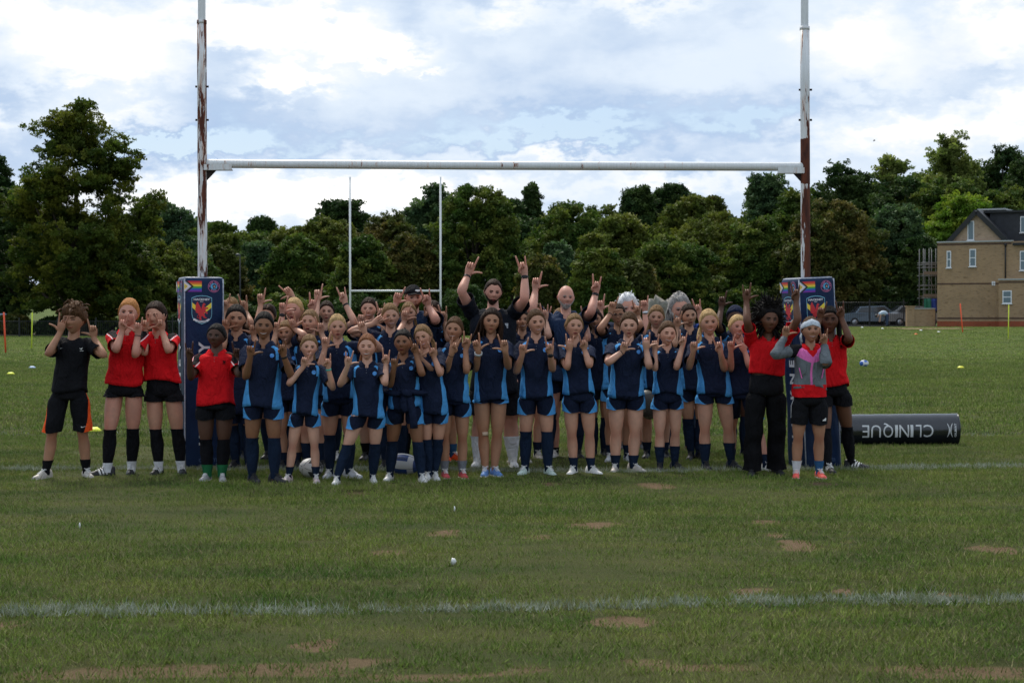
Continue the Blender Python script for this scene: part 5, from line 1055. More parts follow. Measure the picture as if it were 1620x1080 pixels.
def person_(label, head, feet, hands=(None, None), el=(None, None), d=None, sk='fair', hair='brown', hs='tied', top='polo', bot='shorts', sock='knee', sockc='sock', shoe='white', toes=(None, None),
           hem=None, shem=None, bw=1., expr='smile', yaw=0, tilt=0, pitch=0, beard=None, fw=1.,  group=None, extras=(), px=None, hy=(None, None), beye=False, ht=None, lean=0., flip=(0, 0), ang=(0, 0)):
    PN[0] += 1; seed = PN[0]*17; rr = random.Random(seed)
    hx, htop, hchin = head
    yf = (feet[0][1]+feet[1][1])/2
    if d is None: d = gd(yf)
    d = d+.09
    s = F/d
    zt = at(hx, htop, d)[2]; H = zt-.012
    hh = (hchin-htop)/s; Rh = hh/2*.985
    X = lambda x: (x-810)/s
    fx = [X(feet[0][0]), X(feet[1][0])]; fy = [gd(feet[i][1])+.09 if feet[i][1] else d for i in (0, 1)]
    fy = [min(max(y, d-.25), d+.25) for y in fy]
    HX = X(hx); hz = at(hx, (htop+hchin)/2, d)[2]
    pelx = X(px) if px else (fx[0]+fx[1])/2*.55+HX*.45
    root = thing('person', label, 'person', ((fx[0]+fx[1])/2, d, 0), group); r0 = np.array(root.location)
    nz_ = min(hchin and (at(hx, hchin, d)[2]-.030*H), .875*H)       # neck base height follows the chin
    kz = nz_/(.845*H)                                               # torso stretch
    zpel = .50*H; zpelt = .505*H
    neck = np.array([HX*.82+pelx*.18 if abs(HX-pelx) > .02 else HX, d+lean*0, nz_]); headc = np.array([HX, d-.012*H-abs(pitch)*.0006, hz])
    def spine(z):
        t = smooth01((z-zpel)/(nz_-zpel)); return np.array([pelx+(neck[0]-pelx)*t, d+.0*t, z])
    # ------------------------------------------------ body
    B = MB(); slots = [SKM[sk], LIP[sk], EYEW, IRISB if beye else IRIS, LASH, HRM[hair if hair in ('black', 'dark', 'brown', 'light', 'auburn') else {'blond': 'light', 'ginger': 'auburn', 'grey': 'grey', 'white': 'greybeard'}.get(hair, 'brown')], TEETH, MOUTH]
    mi = dict(lip=1, eyew=2, iris=3, lash=4, brow=5, teeth=6, mouth=7, nostril=4)
    tor = [(.48, .070, .050), (.52, .078, .056), (.57, .078, .056), (.62, .079, .055), (.68, .084, .058), (.74, .094, .060), (.79, .096, .054), (.82, .075, .045), (.838, .045, .036), (.85, .034*1.05, .035)]
    def zmap(q): return q*H if q < .5 else zpel+(q-.5)/(.845-.5)*(nz_-zpel)
    rs = []
    for q, a, b_ in tor: rs.append(ring(spine(zmap(q)), a*H*bw, b_*H*bw, 16, 2.3, False)[0])
    mid_ = (neck+headc)/2
    nr = .375*Rh*(1.12 if bw > 1.08 else 1.)*fw
    rs.append(ring(neck+np.array([0, .003*H, .012*H]), nr*1.08, nr*1.08, 16, 2, False)[0]); rs.append(ring([(neck[0]+headc[0])/2, d+.006*H, (neck[2]+.012*H+hz-.25*Rh)/2], nr, nr, 16, 2, False)[0])
    rs.append(ring([headc[0], d+.008*H, hz-.28*Rh], nr, nr*1.02, 16, 2, False)[0])
    B.rings(rs, 0)
    Mh = np.array((Matrix.Rotation(R(tilt), 3, 'Y') @ Matrix.Rotation(R(yaw), 3, 'Z') @ Matrix.Rotation(R(pitch), 3, 'X')))
    Sc = np.array([Rh*fw*.945, Rh, Rh])
    hd = lambda v: (np.asarray(v).reshape(-1, 3)*Sc) @ Mh.T + headc
    n_l = HT.shape[1]
    B.rings([hd(HEADG[i]) for i in range(len(HEADG))], 0)
    for v, f, k in head_feats(expr, beye): B.add(hd(v), f, mi[k])
    for sg in (-1, 1):
        ear = [np.array([.66*sg, .02, -.28]), np.array([.71*sg, .0, -.16]), np.array([.76*sg, .03, .02]), np.array([.74*sg, .05, .12]), np.array([.67*sg, .04, .16])]
        B.tube(hd(catmull(ear, 7)), np.array([.03, .05, .075, .085, .085, .07, .03])*Rh, np.array([.02, .035, .045, .045, .045, .04, .02])*Rh, 6, Mh@np.array([0, 1., 0]), 0)
    # arms
    l1, l2 = .178*H, .150*H
    S, E, W, HD = [None]*2, [None]*2, [None]*2, [None]*2
    for i, sg in ((0, -1), (1, 1)):
        sh = spine(zmap(.798))+np.array([sg*.098*H*bw, .0, 0])
        if hands[i]:
            hp = hands[i]; hz_ = at(hp[0], hp[1], d)[2]; up = hz_-sh[2]
            dy = hy[i] if hy[i] is not None else float(np.interp(up/H, [-.25, -.05, .05, .2, .35], [-.11, -.15, -.14, -.07, -.02])*H)
            T = at(hp[0], hp[1], d+dy)
            if up > .06*H: sh = sh+np.array([-sg*.012*H, 0, .028*H*min(1, up/H/.15)])
            if el[i]: pole = at(el[i][0], el[i][1], d-.02)-(sh+T)/2; pole = pole+np.array([0, .02, 0])
            else: pole = np.array([sg*.45, .12, -1.]) if up < .15*H else np.array([sg*1., .1, -.2])
            ax = R(ang[i]); u = nrm(np.array([math.sin(ax), -.08, math.cos(ax)]))
            wri = T-u*.035*H
            if el[i] and not ang[i]:
                u = nrm(nrm(T-at(el[i][0], el[i][1], d-.03))*.45+np.array([0, 0, 1.])*.55+np.array([0, -.05, 0])); wri = T-u*.035*H
            if el[i]:
                q1 = at(el[i][0], el[i][1], d); dq = math.hypot(q1[0]-sh[0], q1[2]-sh[2]); ey = sh[1]-math.sqrt(max(l1*l1-dq*dq, (.15*l1)**2))
                ee = at(el[i][0], el[i][1], ey); q2 = math.hypot(wri[0]-ee[0], wri[2]-ee[2]); off = math.sqrt(max(l2*l2-q2*q2, 1e-4))
                tw = wri[1]; wy = ee[1]-off if abs(ee[1]-off-tw) < abs(ee[1]+off-tw) else ee[1]+off
                wy = min(wy, d-(.112*H*bw**.5 if wri[2] < nz_+.01*H and abs(wri[0]-neck[0]) < .12*H else .035*H)); T2 = at(hp[0], hp[1], wy); wri = wri+(T2-T); wri[1] = wy
            else: ee = ik(sh, wri, l1, l2, pole)
            g = hp[2]; s_ = np.array([-sg, 0, 0], float)*(-1 if flip[i] else 1)
            n_ = np.cross(s_, u)*1.; n_ = n_ if n_[1] < 0 else -n_
            if flip[i]: n_ = -n_
            s_ = nrm(s_-u*s_.dot(u)); n_ = nrm(n_-u*n_.dot(u))
        else:
            g = 'F'; ee = sh+np.array([sg*.035*H, .02*H, -.172*H]); wri = ee+np.array([sg*.0*H, -.03*H, -.145*H]); u = nrm(np.array([0, -.15, -1.])); s_ = np.array([0, -1., 0]); n_ = np.array([-sg*1., 0, 0]); s_ = nrm(s_-u*s_.dot(u))
        S[i], E[i], W[i] = sh, ee, wri; HD[i] = (u, n_, s_)
        e1, e2 = nrm(ee-sh), nrm(wri-ee); kb = .016*H
        inner = sh-np.array([sg*.035*H, 0, .0])+np.array([0, 0, -.012*H if not (hands[i] and up > .1*H) else -.03*H])
        P = [inner, sh, sh+(ee-sh)*.35, sh+(ee-sh)*.68, ee-e1*kb*1.1, ee-e1*kb*.15+e2*kb*.15-(e2-e1)*0*.1, ee+e2*kb*1.1, ee+(wri-ee)*.32, ee+(wri-ee)*.68, wri-u*.002*H, wri+u*.016*H, wri+u*.034*H, wri+u*.052*H, wri+u*.060*H]
        aw = math.sqrt(bw)*H
        ra = [.030*aw, .0325*aw, .0285*aw, .0245*aw, .0215*aw, .0225*aw, .0225*aw, .0225*aw, .0185*aw, .0162*H, .0200*H, .0235*H, .0235*H, .017*H]
        rb = [.030*aw, .0325*aw, .0285*aw, .0245*aw, .0215*aw, .0225*aw, .0225*aw, .0215*aw, .0165*aw, .0120*H, .0125*H, .0120*H, .0100*H, .006*H]
        B.tube(P, ra, rb, 10, s_, 0, back=True)
        hand_geo(B, wri, u, n_, s_, g, H)
    # legs
    AN = []
    crot = .475*H
    kneez = .275*H; anz = .05*H
    LEG = []
    for i, sg in ((0, -1), (1, 1)):
        hip = np.array([pelx+sg*.052*H*bw, d, .50*H]); an = np.array([fx[i], fy[i]+.02, anz])
        kn = hip+(an-hip)*.50; kn = np.array([kn[0]+sg*.004*H, kn[1]-.012*H, kneez])
        P = [hip+np.array([-sg*.008*H, 0, .0]), hip+(kn-hip)*.15, hip+(kn-hip)*.5, hip+(kn-hip)*.85, kn, kn+(an-kn)*.12, kn+(an-kn)*.34+np.array([0, .012*H, 0]), kn+(an-kn)*.62+np.array([0, .006*H, 0]), an+(kn-an)*.1, an, an-np.array([0, -.002, .035*H])]
        P = catmull(P, 19); q = np.linspace(0, 1, 19)
        lw = bw**.8
        rad = np.interp(q, [0, .1, .2, .3, .4, .5, .6, .7, .8, .9, 1], [.036, .050, .0495, .0415, .0335, .0300, .0362, .031, .0215, .0185, .018])*H*lw
        B.tube(P, rad*.97, rad*1.04, 12, (1, 0, 0), 0); LEG.append((P, rad))
    body = B.build('body', slots, root, loc=r0)
    vv = np.vstack(B.V); fl_ = np.zeros(len(vv)); g_ = lambda c_, r_, a_=1.: a_*np.exp(-(((vv-c_)/r_)**2).sum(1))
    for i in (0, 1):
        fl_ = np.maximum(fl_, g_(LEG[i][0][9]+np.array([0, -.02, .004*H]), .030*H, .75)); fl_ = np.maximum(fl_, g_(E[i], .026*H, .55)); fl_ = np.maximum(fl_, g_(W[i]+HD[i][0]*.085*H, .035*H, .45))
        sg = -1+2*i
        fl_ = np.maximum(fl_, g_(hd([(.36*sg, -.68, -.24)])[0], .24*Rh, .28)); fl_ = np.maximum(fl_, g_(hd([(.27*sg, -.70, .03)])[0], .17*Rh, .36)); fl_ = np.maximum(fl_, g_(hd([(.70*sg, .0, 0)])[0], .18*Rh, .5))
    fl_ = np.maximum(fl_, g_(hd([(0, -1.0, -.26)])[0], .14*Rh, .5))
    at__ = body.data.attributes.new('flush', 'FLOAT', 'POINT'); at__.data.foreach_set('value', fl_.astype(np.float32))
    # ------------------------------------------------ hair
    if hs != 'bald':
        Hm = MB(); part = hs in ('tied', 'pony', 'long', 'side', 'bun')
        if hs in ('tied', 'pony', 'bun', 'side'): G = hair_shell(hs, 'girl', .075, seed, .14, part)
        elif hs == 'long': G = hair_shell(hs, 'girl', .085, seed, .12, part)
        elif hs in ('boy',): G = hair_shell(hs, 'fringe', .17, seed, .35, lift=lambda t, p: .06*np.sin(p))
        elif hs == 'man': G = hair_shell(hs, 'man', .07, seed, .12)
        elif hs == 'wild': G = hair_shell(hs, 'man', .14, seed, .30, lift=lambda t, p: .07*np.sin(p)+.03*np.sin(7*t)*np.cos(5*p))
        elif hs == 'afro': G = hair_shell(hs, 'girl', .10, seed, .2, lift=lambda t, p: .32*smooth01((np.abs(t)-.5)/.6)*(.75+.25*np.sin(9*t)*np.sin(7*p)))
        elif hs == 'braids': G = hair_shell(hs, 'girl', .075, seed, .3)
        elif hs == 'cap': G = hair_shell(hs, 'man', .03, seed, .1)
        closed_grid(Hm, hd(G.reshape(-1, 3)).reshape(G.shape), 0)
        if part and sk not in ('dark', 'deep') and hs != 'side':
            q = np.linspace(.72, 1.5, 7); v = []
            for p_ in q:
                c = head_pt(np.array([0.]), np.array([p_]), np.array([.055-.035+.012 if p_ < 1.35 else .06]))[0]; v += [c+(-.010, 0, 0), c+(.010, 0, 0)]
            Hm.add(hd(v), [(2*k, 2*k+1, 2*k+3, 2*k+2) for k in range(6)], 1)
        r2 = np.random.default_rng(seed+3)
        if hs in ('tied', 'bun'):
            c = np.array([0, .95, .25 if hs == 'tied' else .62]); k = .26 if hs == 'tied' else .30
            u_ = np.linspace(-math.pi/2+.2, math.pi/2-.2, 7)
            closed_grid(Hm, np.stack([hd(np.stack([c[0]+k*np.cos(p_)*np.cos(t_), c[1]+k*.8*np.cos(p_)*np.sin(t_), c[2]+k*np.sin(p_)+0*t_], -1)*(1+.0)) for p_ in u_ for t_ in [np.linspace(0, 2*math.pi, 12, endpoint=False)]]), 0)
        def lock(P, r_, n=7, m=9):
            P = catmull(P, m); q = np.linspace(0, 1, m); Hm.tube(hd(P), r_*Rh*(1-.75*q**2.2), r_*Rh*.7*(1-.75*q**2.2), n, None, 0)
        if hs in ('tied', 'bun') and 'neat' not in extras and (seed//17) % 5 != 0:
            sd_ = 1 if (seed//17) % 2 else -1
            for k in range(6):
                o = r2.normal(size=3)*.07; lock([(0, .9, .3), (.38*sd_+o[0], .85, -.35), (.56*sd_+o[0]*1.5, .55+o[1], -1.05), (.58*sd_+o[0]*2.5, .25+o[1], -1.75+o[2]*2)], .13)
        if hs in ('tied', 'pony', 'bun', 'side') and 'neat' not in extras:      # a loose strand in front of each ear
            for sg in (-1, 1):
                o = r2.normal(size=3)*.04; st = head_pt(np.array([1.22*sg]), np.array([.30]), np.array([.05]))[0]
                lock([st, st+(.05*sg, -.04, -.22), st+(.07*sg+o[0], -.06, -.55), st+(.02*sg+o[0], -.02, -.85)], .032, 4, 7)
        if hs in ('pony', 'side'):
            sd_ = -1 if 'ponyleft' in extras or hs == 'side' else 1
            for k in range(7):
                o = r2.normal(size=3)*.07
                if 'ponyfront' in extras: P = [(0, .85, .25), (.55*sd_, .75, -.25), (.78*sd_+o[0], .2, -1.0), (.85*sd_+o[0], -.35, -1.7+o[2]), (.95*sd_+o[0]*1.5, -.45, -2.4+o[2])]
                else: P = [(0, .85, .35), (.12*sd_+o[0], 1.05, .1), (.22*sd_+o[0]*1.5, 1.1+o[1], -.7), (.3*sd_+o[0]*2, .95, -1.5+o[2]*2)]
                lock(P, .15)
        if hs == 'long':
            for k in range(26):
                a = R(r2.uniform(62, 178))*(1 if k % 2 else -1); st = head_pt(np.array([a]), np.array([R(r2.uniform(-5, 45))]), np.array([.03]))[0]
                out = np.array([math.sin(a), -math.cos(a), 0]); o = r2.normal(size=3)*.08
                L_ = r2.uniform(1.6, 2.6)
                lock([st, st+out*.22+(0, 0, -.5), st+out*(.20)+(o[0], o[1], -1.15), st+out*.30+(o[0]*2.2, o[1]+(.05 if a else 0), -L_*.85), st+out*.42+(o[0]*4, o[1]*2, -L_-.1)], .17)
        if hs == 'afro':
            for k in range(480):
                a = R(r2.uniform(28, 180))*(1 if k % 2 else -1); ph = R(r2.uniform(-50, 78) if abs(a) > R(60) else r2.uniform(48, 85))
                st = head_pt(np.array([a]), np.array([ph]), np.array([0]))[0]; out = nrm(st*np.array([1, 1, .8])+np.array([0, 0, .1])); o = r2.normal(size=3)*.16
                L_ = r2.uniform(.45, .85)*(1 if abs(a) > R(60) else .45)
                lock([st, st+out*L_*.5+o*.5, st+out*L_*.9+o+np.array([0, 0, -.12]), st+out*L_+o*1.4+np.array([0, 0, -.30 if ph < .3 else -.1])], .075, 5, 6)
        if hs == 'braids':
            for k in range(30):
                a = R(r2.uniform(60, 180))*(1 if k % 2 else -1); st = head_pt(np.array([a]), np.array([R(r2.uniform(0, 60))]), np.array([.03]))[0]
                out = np.array([math.sin(a), -math.cos(a), 0]); o = r2.normal(size=3)*.06; L_ = r2.uniform(1.7, 2.5)
                lock([st, st+out*.15+(0, 0, -.5), st+out*.18+(o[0], o[1], -1.2), st+out*.22+(o[0]*2, o[1]-.1, -L_)], .085)
        if hs == 'boy':
            for k in range(60):
                a = R(r2.uniform(-175, 175)); ph = R(r2.uniform(25, 85)); st = head_pt(np.array([a]), np.array([ph]), np.array([.10]))[0]
                out = nrm(st); o = r2.normal(size=3)*.18; dn = -.28 if abs(a) < 1.3 else -.12
                lock([st, st+out*.14+o*.5, st+out*.16+o+np.array([.05, -.05 if abs(a) < 1.3 else 0, dn*.7]), st+out*.12+o*1.3+np.array([.08, 0, dn*1.3])], .09, 5, 6)
        if hs == 'wild':
            for k in range(220):
                a = R(r2.uniform(25, 180))*(1 if k % 2 else -1); ph = R(r2.uniform(-25, 85) if abs(a) > 1.2 else r2.uniform(45, 85)); st = head_pt(np.array([a]), np.array([ph]), np.array([.08]))[0]
                out = nrm(st); o = r2.normal(size=3)*.10; lg = 'longgrey' in extras and ph < .7 and abs(a) > 1.1
                if lg: lock([st, st+out*.10+o*.5+(0, 0, -.2), st+out*.14+o+(0, 0, -.6), st+out*.16+o*1.5+(0, 0, -1.1)], .075, 5, 7)
                else: lock([st, st+out*.05+o*.4, st+out*.07+o*.9+(0, 0, -.04), st+out*.06+o*1.4+(0, 0, -.12)], .055, 5, 6)
        if hs in ('tied', 'pony', 'bun', 'side') and 'neat' not in extras:    # flyaway wisps
            for k in range(10):
                a = R(r2.uniform(50, 150))*(1 if k % 2 else -1); st = head_pt(np.array([a]), np.array([R(r2.uniform(0, 65))]), np.array([.05]))[0]; out = nrm(st); o = r2.normal(size=3)*.08
                lock([st, st+out*.05+o*.3, st+out*.09+o, st+out*.12+o*1.5-(0, 0, .08)], .013, 4, 5)
        Hm.build('hair', [HRM[hair], SKM[sk]], root, loc=r0)
    if beard:
        bm = MB(); a = np.abs(np.degrees(HT)); z = np.sin(HP)
        up_ = np.interp(a, [0, 14, 25, 45, 70, 80], [-.42, -.42, -.48, -.34, -.05, .05]) if beard[1] != 'short' else np.interp(a, [0, 14, 25, 45, 70, 80], [-.42, -.42, -.52, -.48, -.1, .05])
        m = smooth01((up_-z+.02)/.09)*smooth01((88-a)/12)*(1-.9*np.exp(-((HEADG[..., 0]/.15)**2+((HEADG[..., 2]+.56)/.055)**2)*1.))
        L_ = {'short': .035, 'mid': .07, 'long': .12}[beard[1]]
        G = head_pt(HT, HP, -.05+(.05+L_*(1+.25*fbm2(HT*4, HP*4, seed, 3, 3))+(.35 if beard[1] == 'long' else .12 if beard[1] == 'mid' else .02)*smooth01((-z-.72)/.3))*m)
        closed_grid(bm, hd(G.reshape(-1, 3)).reshape(G.shape), 0); bm.build('beard', [HRM[beard[0]]], root, loc=r0)
    # ------------------------------------------------ top
    Zof = lambda py: at(hx, py, d)[2]
    zhem = Zof(hem) if hem else .462*H
    topm = {'polo': ('polo', 'navy'), 'red': ('red', 'redsleeve'), 'redplain': ('red', 'red'), 'tee': ('tee', 'tee'), 'blacktee': ('black', 'black'), 'navyman': ('mid', 'mid'), 'navyplain': ('navy', 'navy'), 'blue': ('blue', 'blue'), 'jacket': ('jacket', 'jsleeve'), 'paleblue': ('paleblue', 'paleblue')}[top]
    crop = 'crop' in extras; loose = 1.
    T_ = MB(); NR = 28
    prof = [(0, .107, .082), (.12, .103, .080), (.3, .096, .076), (.5, .096, .076), (.68, .101, .077), (.80, .104, .073), (.875, .101, .065), (.925, .088, .056), (.96, .068, .048), (.985, .052, .041), (1., .043, .037)]
    if crop: prof[0] = (0, .096, .070); prof[1] = (.12, .097, .071)
    ztop = nz_+.010*H; rs = []; uvl = []
    qs = np.concatenate([np.linspace(0, .8, 15), [.84, .875, .90, .925, .945, .96, .975, .985, 1.]])
    for q in qs:
        a = np.interp(q, [p[0] for p in prof], [p[1] for p in prof]); b_ = np.interp(q, [p[0] for p in prof], [p[2] for p in prof])
        z = zhem+(ztop-zhem)*q; c = spine(z); c[1] -= .004*H
        pts, t = ring(c, a*H*bw, b_*H*bw, NR, 2.5)
        fr = np.clip(np.cos(t), 0, 1)
        pts[:, 2] -= smooth01((q-.90)/.1)*(.030 if top not in ('tee', 'blacktee') else .016)*H*fr**5   # neckline dips at the front
        pts[:, 2] += (1-smooth01(q/.25))*(.010*H*np.cos(t*2+seed)+.004*H*np.sin(3*t+seed))
        amp = .009*(1-smooth01((q-.85)/.15)); pts = wr(pts, amp, seed)
        if q < .4: # flared, softly pleated hem
            pts[:, :2] += (pts[:, :2]-c[:2])*(.05*np.sin(5*t+seed)[:, None]*(1-q/.4))
        rs.append(pts); uvl += [(tt/(2*math.pi), q) for tt in t]
    T_.rings(rs, 0, (False, False), closed=False, uv=np.array(uvl))
    sleeve_end = 1. if top == 'jacket' else .68
    for i, sg in ((0, -1), (1, 1)):
        sh, ee, wri = S[i], E[i], W[i]; e1 = nrm(ee-sh); raised = e1[2] > .1
        inner = sh-np.array([sg*.045*H, 0, 0])+np.array([0, 0, -.02*H if raised else -.002*H])
        if top == 'jacket':
            e2 = nrm(wri-ee); kb = .02*H
            P = [inner, sh, sh+(ee-sh)*.35, sh+(ee-sh)*.7, ee-e1*kb, ee+e2*kb*.2-e1*kb*.2, ee+e2*kb, ee+(wri-ee)*.4, ee+(wri-ee)*.7, wri-(wri-ee)*.06]; ra = np.array([.034, .040, .040, .036, .034, .035, .034, .030, .025, .022])*H
        else:
            P = [inner, sh-e1*.004*H, sh+(ee-sh)*.18, sh+(ee-sh)*.36, sh+(ee-sh)*.50, sh+(ee-sh)*sleeve_end]; ra = np.array([.032, .0395, .0400, .0400, .0420, .0445])*H*math.sqrt(bw)
        P = catmull(P, 12 if top != 'jacket' else 22); ra = np.interp(np.linspace(0, 1, len(P)), np.linspace(0, 1, len(ra)), ra)
        rs_, uv_ = tube_rings(P, ra*1.02, ra*.95, 14, np.array([sg*.6, -.5, .7]) if not raised else np.array([sg*.8, -.5, .1]), seam=True)
        rs_ = [wr(q_, .007 if top != 'jacket' else .008, seed+i+5) if k > 1 else q_ for k, q_ in enumerate(rs_)]
        T_.rings(rs_, 1, (False, False), closed=False, uv=uv_)
    if top == 'jacket':   # standing collar of the jacket is open, red polo collar inside
        pass
    shirt = T_.build({'tee': 't_shirt', 'blacktee': 't_shirt', 'jacket': 'jacket'}.get(top, 'polo_shirt'), [FM[topm[0]], FM[topm[1]]], root, loc=r0)
    sol = shirt.modifiers.new('s', 'SOLIDIFY'); sol.thickness = .004; sol.offset = -1
    if top not in ('tee', 'blacktee'):
        cm = MB(); rs = []; m_ = 18
        t = np.linspace(.30, 2*math.pi-.30, m_)   # starts and ends at the front opening
        c0 = spine(ztop); c0[1] -= .002*H
        for kq, (rad, dz_) in enumerate(((.042, -.002), (.042, .012), (.048, .013), (.062, -.008), (.066, -.015))):
            fr = np.clip(np.cos(t), 0, 1)**4
            x = rad*H*np.sin(t)*bw**.5*(1.02); y = -(rad*.92)*H*np.cos(t)
            z = dz_*H-fr*.030*H-(.014*H*fr if kq > 2 else 0); rs.append(np.stack([c0[0]+x, c0[1]+y-.006*H*fr, c0[2]+z], 1))
        cm.rings(rs, 0, (False, False), closed=False)
        co = cm.build('collar', [FM['red' if top == 'jacket' else topm[0] if topm[0] != 'polo' else 'navy']], shirt, loc=r0)
        so = co.modifiers.new('s', 'SOLIDIFY'); so.thickness = .003
    def on_shirt(q, tdeg, off=.004):
        a = np.interp(q, [p[0] for p in prof], [p[1] for p in prof])*H*bw; b_ = np.interp(q, [p[0] for p in prof], [p[2] for p in prof])*H*bw
        z = zhem+(ztop-zhem)*q; c = spine(z); c[1] -= .004*H; t = R(tdeg); e = 2.5
        s_, c_ = math.sin(t), math.cos(t); return np.array([c[0]+a*math.copysign(abs(s_)**(2/e), s_), c[1]-b_*abs(c_)**(2/e)-off, z])
    if top in ('polo', 'red', 'redplain') and 'nobadge' not in extras:
        c = on_shirt(.81, 26, .0085); e_ = on_shirt(.81, 29, .0085)-c; ux = nrm(e_); uz = np.array([0, .05, 1.])
        bd = MB()
        if top == 'polo': poly_mb(bd, [(.0185*math.cos(a), .0185*math.sin(a)) for a in np.linspace(0, 2*math.pi, 16, endpoint=False)], c, ux, nrm(uz), .0015)
        else:
            poly_mb(bd, [(-.015, .004), (-.006, .016), (-.002, .007), (.006, .011), (.016, .016), (.010, .006), (.012, -.002), (.006, -.004), (.007, -.010), (-.008, -.009), (-.004, -.002)], c, ux, nrm(uz), .0015)
            for k in range(6): poly_mb(bd, [(-.016+k*.0058, -.018+abs(k-2.5)*.001), (-.012+k*.0058, -.018+abs(k-2.5)*.001), (-.012+k*.0058, -.0135+abs(k-2.5)*.001), (-.016+k*.0058, -.0135+abs(k-2.5)*.001)], c, ux, nrm(uz), .0015)
        bo = bd.build('badge', [CREST if top == 'polo' else FM['black']], shirt, smooth=False, loc=r0)
        # button placket
        pk = MB()
        for k in range(3):
            pk = MB(); pp = on_shirt(.925-.05*k, 0, .010); poly_mb(pk, [(.0035*math.cos(a), .0035*math.sin(a)) for a in np.linspace(0, 2*math.pi, 8, endpoint=False)], pp, (1, 0, 0), (0, 0, 1), .002)
            pk.build('button', [FM['sockgr']], shirt, smooth=False, loc=r0)
    # ------------------------------------------------ bottoms
    zs = Zof(shem) if shem else (.385*H if bot != 'trousers' else .03*H)
    bmap = {'shorts': 'shorts', 'black': 'black', 'orange': 'orangeshorts', 'stripe': 'stripeshorts', 'trousers': 'blackmatte', 'jeans': 'jeans', 'khaki': 'khaki', 'longnavy': 'shorts'}
    Q = MB(); rs = []; wz = max(zhem+.03*H, .52*H)
    if crop: wz = .60*H
    for q, a, b_ in ((0, .088, .066), (.25, .090, .068), (.55, .094, .072), (.8, .096, .074), (1, .080, .062)):
        z = wz+((.460*H if not crop else .478*H)-wz)*q; pts, t = ring(spine(z), a*H*bw, b_*H*bw, 24, 2.5); rs.append(wr(pts, .004, seed+9))
    Q.rings(rs, 1, (False, True), closed=False, uv=np.array([[tt/6.283, .9] for _ in rs for tt in t])*np.array([0, 1])+np.array([.5, 0]))
    zhip = .50*H
    for i, sg in ((0, -1), (1, 1)):
        P, rad = LEG[i]; zz = np.linspace(zhip, zs, 12 if bot not in ('trousers', 'jeans', 'khaki') else 26); rs = []; uvl = []
        order = np.argsort(P[:, 2])
        for k, z in enumerate(zz):
            x = np.interp(z, P[order, 2], P[order, 0]); y = np.interp(z, P[order, 2], P[order, 1]); q = k/(len(zz)-1)
            rl = np.interp(z, P[order, 2], rad[order])
            if bot in ('trousers', 'jeans', 'khaki'):
                a = max(rl*1.12, .050*H if bot == 'trousers' else .036*H)*(1 if bot == 'trousers' else 1.)+.004; amp = .009*(.5+q)
                a = a*(1+.12*smooth01((q-.9)/.1))
            else: a = max(rl*1.03+.006*H, .0535*H*bw)*(1+.05*q); amp = .005+.003*q
            a = a*(1-.17*float(smooth01((z-(zhem-.004*H))/(.014*H)))) if not crop else a*(1-.17*float(smooth01((q*-1+.06)/.06)))
            xo = sg*.002*H
            n_ = 18; t = np.linspace(-math.pi, math.pi, n_+1)       # t=0 at the outer side
            pts = np.stack([x+xo+sg*a*np.cos(t), y+a*1.06*np.sin(t)*-1, z+0*t+(.012*H*np.cos(t)*-1*0 if q < 1 else .010*H*np.abs(np.cos(t)))], 1)
            rs.append(wr(pts, amp, seed+20+i)); uvl += [(tt/(2*math.pi), 1-q) for tt in t]
        Q.rings(rs, 0, (False, False), closed=False, uv=np.array(uvl))
    sho = Q.build('trousers' if bot in ('trousers', 'jeans', 'khaki') else 'shorts', [FM[bmap[bot]], FM['black' if bot in ('black', 'orange', 'stripe', 'trousers') else bmap[bot]]], root, loc=r0)
    # ------------------------------------------------ socks and shoes
    hgt = {'knee': .272, 'mid': .17, 'short': .115, 'ankle': .078, 'none': 0}
    socks = sock if isinstance(sock, tuple) else (sock, sock); scs = sockc if isinstance(sockc, tuple) else (sockc, sockc)
    for i, sg in ((0, -1), (1, 1)):
        P, rad = LEG[i]; order = np.argsort(P[:, 2]); zt_ = hgt[socks[i]]*H
        if zt_ and bot not in ('trousers', 'jeans'):
            k = MB(); rs = []
            n_ = 16 if zt_ > .15*H else 8; zz = np.linspace(zt_, .030*H, n_)
            for j, z in enumerate(zz):
                c = [np.interp(z, P[order, 2], P[order, e]) for e in (0, 1)]+[z]; rl = np.interp(z, P[order, 2], rad[order])*1.05+.0025+(.002 if j in (0, 1) else 0)+.0012*((j+i) % 3 == 0)
                rs.append(wr(np.array(c)+np.stack([rl*np.cos(a_ := np.linspace(0, 6.283, 14, endpoint=False)), rl*1.06*np.sin(a_), 0*a_], 1), .0022, seed+j))
            k.rings(rs, 0, (False, False)); k.build('sock', [FM[scs[i]]], root, loc=r0)
            if 'whiteankle' in extras:
                k = MB(); rs = []
                for z in np.linspace(.085*H, .03*H, 6):
                    c = [np.interp(z, P[order, 2], P[order, e]) for e in (0, 1)]+[z]; rl = np.interp(z, P[order, 2], rad[order])*1.05+.007
                    rs.append(np.array(c)+np.stack([rl*np.cos(a_ := np.linspace(0, 6.283, 14, endpoint=False)), rl*1.06*np.sin(a_), 0*a_], 1))
                k.rings(rs, 0, (False, False)); k.build('ankle_sock', [FM['sockw']], root, loc=r0)
            if 'greenankle' in extras:
                k = MB(); rs = []
                for z in np.linspace(.11*H, .03*H, 6):
                    c = [np.interp(z, P[order, 2], P[order, e]) for e in (0, 1)]+[z]; rl = np.interp(z, P[order, 2], rad[order])*1.05+.007
                    rs.append(np.array(c)+np.stack([rl*np.cos(a_ := np.linspace(0, 6.283, 14, endpoint=False)), rl*1.06*np.sin(a_), 0*a_], 1))
                k.rings(rs, 0, (False, False)); k.build('ankle_sock', [FM['sockg']], root, loc=r0)
